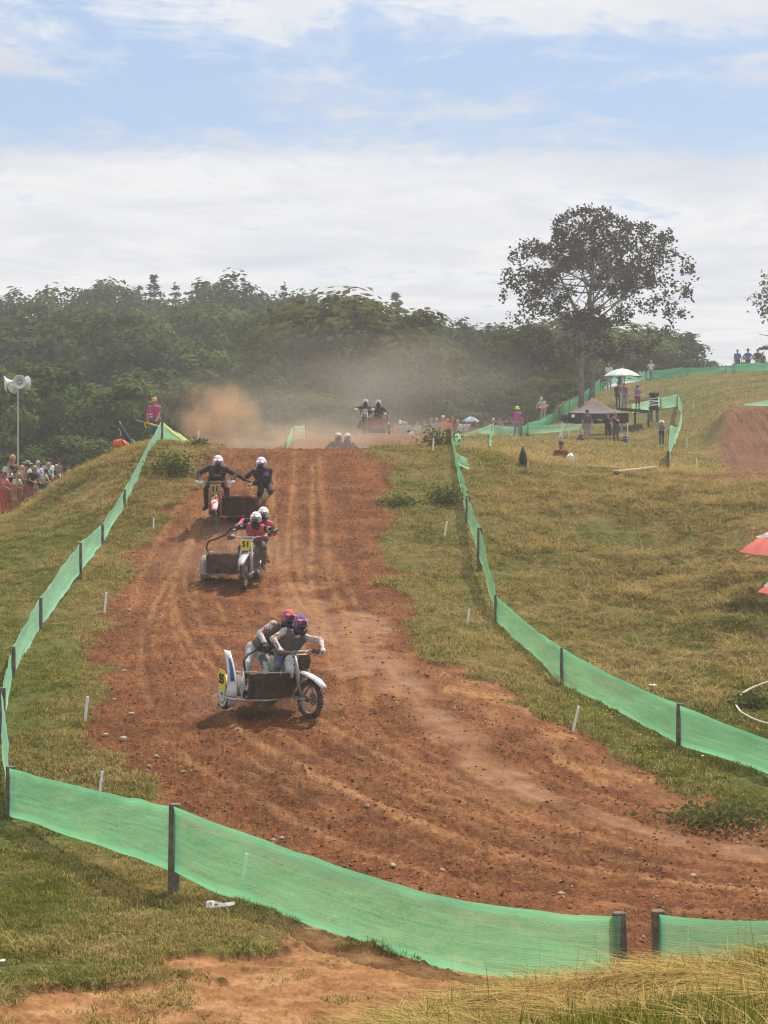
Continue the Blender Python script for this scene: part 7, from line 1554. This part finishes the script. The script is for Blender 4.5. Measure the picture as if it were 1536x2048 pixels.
rider('rider of number 51 in red-fronted jersey and white helmet', J51, b51, SRED, SB, PB_, BB, GO, HW, HWP, M_PR, text=('MOLASH', 0.085, CLO['pink']))
J51p = dict(hip=(0.06, 0.80, 0.92), neck=(0.20, 0.45, 1.38), head=(0.235, 0.37, 1.525), face=(0, -1, -0.15), chest=(0, -1, -0.3), hand_a=(-0.33, 0.34, 1.27), hand_b=(0.26, 0.50, 1.0), elbow_b=(0.5, 0.8, -0.6), fdir_a=(-0.6, -0.6, -0.2), foot_a=(-0.34, 0.55, 0.32), foot_b=(0.24, 0.80, 0.40), **PALM)
rider('passenger of number 51 half hidden behind the rider, pink shoulders', J51p, b51, SRED, gearm('pink_shoulder_jersey', (0.62, 0.12, 0.16), (0.03, 0.03, 0.035), 5, 0.55, 0.58, 0.1), PB_, BB, GB, HW, HWP, M_PR, trim=HW)
# ---- third outfit, muddy plate 11
C11 = dict(BASEC, fork=gearm('muddy_orange_fork', (0.36, 0.20, 0.12), (0.20, 0.12, 0.08), 9, 0.5, 0.6, 0.5), guard=M_PW, plastic=M_PR, mudguard=gearm('red_white_mudguard', (0.66, 0.10, 0.06), (0.68, 0.58, 0.60), 5, 0.50, 0.53, 0.1), frame=M_FRAME_D, sframe=M_FRAME_D, board=M_BOARD, board_top=M_BOARD_R, side=M_BOARD_R, smud=M_BOARD_R)
b11 = outfit('third racing sidecar outfit with red mudguard and red-topped board', 430, 1052, 56.0, 1, 1, C11, '11', 0, plate_m=M_PLATE_M, rail=[(0.95, 0.1, 0.62), (1.0, 0.12, 0.86), (0.90, 0.15, 0.93), (0.68, 0.22, 1.02), (0.48, 0.28, 1.14), (0.30, 0.34, 1.19), (0.12, 0.45, 1.16)])
SV = gearm('black_purple_jersey', (0.026, 0.026, 0.032), (0.30, 0.12, 0.24), 4, 0.58, 0.62, 0.2); TB = gearm('black_muddy_chest', (0.05, 0.05, 0.055), (0.11, 0.10, 0.10), 6, 0.5, 0.6, 0.3); HP = gearm('white_lilac_helmet', (0.66, 0.62, 0.66), (0.48, 0.34, 0.50), 10, 0.54, 0.58, 0.06); HPP = gearm('lilac_peak', (0.62, 0.48, 0.60), (0.72, 0.68, 0.72), 14, 0.5, 0.55, 0.05); BY = gearm('yellow_muddy_boots', (0.42, 0.32, 0.09), (0.28, 0.19, 0.08), 9, 0.5, 0.6, 0.3)
GREYP = gearm('grey_print', (0.30, 0.30, 0.30), (0.2, 0.2, 0.2), 9)
J11 = dict(hip=(0.0, 0.36, 1.06), neck=(0.04, 0.04, 1.38), head=(0.05, -0.05, 1.51), face=(0, -1, -0.25), chest=(0, -1, -0.35), hand_a=(-0.40, -0.22, 1.12), hand_b=(0.38, -0.22, 1.12), elbow_a=(-1, 0.4, -0.1), elbow_b=(1, 0.4, -0.2), fdir_a=(0, -1, -0.3), fdir_b=(0, -1, -0.3), foot_a=(-0.25, 0.08, 0.36), foot_b=(0.25, 0.08, 0.36), knee_a=(-0.4, -1, 0.1), knee_b=(0.4, -1, 0.1), **PALM)
rider('rider of the third sidecar standing on the pegs in lilac helmet', J11, b11, TB, SV, PB_, BB, GB, HP, HPP, DARK, text=('FXR', 0.11, GREYP))
J11p = dict(hip=(1.12, 0.62, 0.84), neck=(1.05, 0.36, 1.25), head=(1.05, 0.27, 1.40), face=(-0.1, -1, -0.2), chest=(-0.1, -1, -0.3), hand_a=(0.50, 0.20, 1.14), hand_b=(0.86, 0.10, 0.95), elbow_a=(0, 0.4, -0.6), elbow_b=(1, 0.3, -0.3), fdir_a=(-0.9, -0.4, 0), fdir_b=(-0.9, -0.4, 0), foot_a=(0.84, 0.26, 0.30), foot_b=(0.98, 0.02, 0.44), knee_a=(0.3, -1, 0.3), knee_b=(0.9, -0.8, 0.3), toe_a=(-0.6, -0.8, -0.3), toe_b=(-0.6, -0.8, -0.2), **PALM)
rider('passenger of the third sidecar leaning out to the right in lilac helmet', J11p, b11, TB, SV, PB_, BY, GW, HP, HPP, DARK, text=('FXR', 0.10, GREYP))
# ---- outfit in mid-air above the second jump
CJ = dict(BASEC, plastic=M_PG, mudguard=M_BOARD, sframe=M_FRAME_D, board=M_BOARD_R, side=M_BOARD_R, smud=M_BOARD, guard=M_PW)
dj = 103.0; bj = outfit('sidecar outfit flying nose up over the second jump', 729, 866, dj, 1, 1, CJ, None, 0, lift=CZ - (866 - HY) / F * dj - 0.14, pitch=R(-10), plate_m=gearm('pale_plate', (0.5, 0.46, 0.36), (0.2, 0.16, 0.12), 8), detail=False)
SDK = gearm('dark_red_jersey', (0.10, 0.05, 0.06), (0.34, 0.10, 0.08), 7, 0.54, 0.58, 0.15); HWW = gearm('plain_white_helmet', (0.74, 0.73, 0.70), (0.45, 0.45, 0.47), 12, 0.60, 0.64, 0.03)
JJ = dict(hip=(0.02, 0.42, 1.04), neck=(0.05, 0.03, 1.33), head=(0.05, -0.07, 1.47), face=(0, -1, -0.3), chest=(0, -1, -0.5), hand_a=(-0.40, -0.22, 1.12), hand_b=(0.36, -0.22, 1.12), elbow_a=(-1, 0.3, 0.1), elbow_b=(1, 0.3, 0.1), fdir_a=(0, -1, -0.3), fdir_b=(0, -1, -0.3), foot_a=(-0.25, 0.08, 0.36), foot_b=(0.25, 0.08, 0.36), **PALM)
rider('white-helmeted rider of the flying sidecar', JJ, bj, SDK, SDK, PB_, BB, GW, HWW, HWW, GREYP)
JJp = dict(hip=(0.62, 0.55, 1.0), neck=(0.62, 0.12, 1.32), head=(0.61, 0.02, 1.46), face=(0, -1, -0.3), chest=(0, -1, -0.5), hand_a=(0.36, -0.05, 1.0), hand_b=(0.92, -0.05, 0.98), fdir_a=(0, -1, -0.3), fdir_b=(0, -1, -0.3), foot_a=(0.5, 0.25, 0.32), foot_b=(0.75, 0.3, 0.32), **PALM)
rider('white-helmeted passenger crouching on the flying sidecar', JJp, bj, SDK, SDK, PB_, BB, GW, HWW, HWW, GREYP)
# ---- outfit in the dip behind the crest, only heads and shoulders show
CD = dict(BASEC, plastic=M_PG)
bd = outfit('sidecar outfit hidden in the dip, only its crew showing above the crest', 690, 965, 77.0, -3, -1, CD, None, 0, detail=False)
zb = bd.location.z; HJ = gearm('white_muddy_helmet', (0.60, 0.58, 0.52), (0.16, 0.15, 0.15), 9, 0.54, 0.58, 0.15)
def lift_head(py, d): return CZ - (py - HY) / F * d - zb
h1 = lift_head(876, 77.5); 
JD = dict(JJ, hip=(0.0, 0.36, h1 - 0.56), neck=(0.03, 0.06, h1 - 0.155), head=(0.03, -0.02, h1)); rider('right one of two dark-clad racers rising out of the dip', JD, bd, PB_, PB_, PB_, BB, GB, HJ, HJ, DARK)
JDp = dict(JJp, hip=(-0.36, 0.75, h1 - 0.54), neck=(-0.29, 0.42, h1 - 0.155), head=(-0.29, 0.34, h1), hand_a=(-0.6, 0.2, h1 - 0.45), hand_b=(-0.05, 0.25, h1 - 0.45), foot_a=(-0.6, 0.4, 0.32), foot_b=(-0.3, 0.4, 0.32)); rider('left one of two dark-clad racers rising out of the dip', JDp, bd, PB_, PB_, PB_, BB, GB, HJ, HJ, DARK)
# ---- clods thrown up by the leading outfit
def spray():
    rg = np.random.default_rng(3); pts = []; sc = []
    for (px, py, d, n, sx, sz) in ((470, 1418, 38.3, 150, 0.5, 0.22), (540, 1415, 38.6, 160, 0.7, 0.25), (600, 1430, 37.6, 90, 0.4, 0.15), (470, 1165, 51.5, 90, 0.6, 0.2)):
        b = P(px, py, d)
        for _ in range(n):
            x, y = b.x + rg.normal(0, sx), b.y + rg.normal(0, sx); pts.append((x, y, ground(x, y) + abs(rg.normal(0.05, sz)))); sc.append(0.006 * 4 ** rg.uniform())
    scatter('flying_dirt', pts, np.array(sc), np.zeros(len(pts)), CL, 'specks of dirt flung up around the sidecar wheels', 'dirt', tiltmax=1.5)
spray()
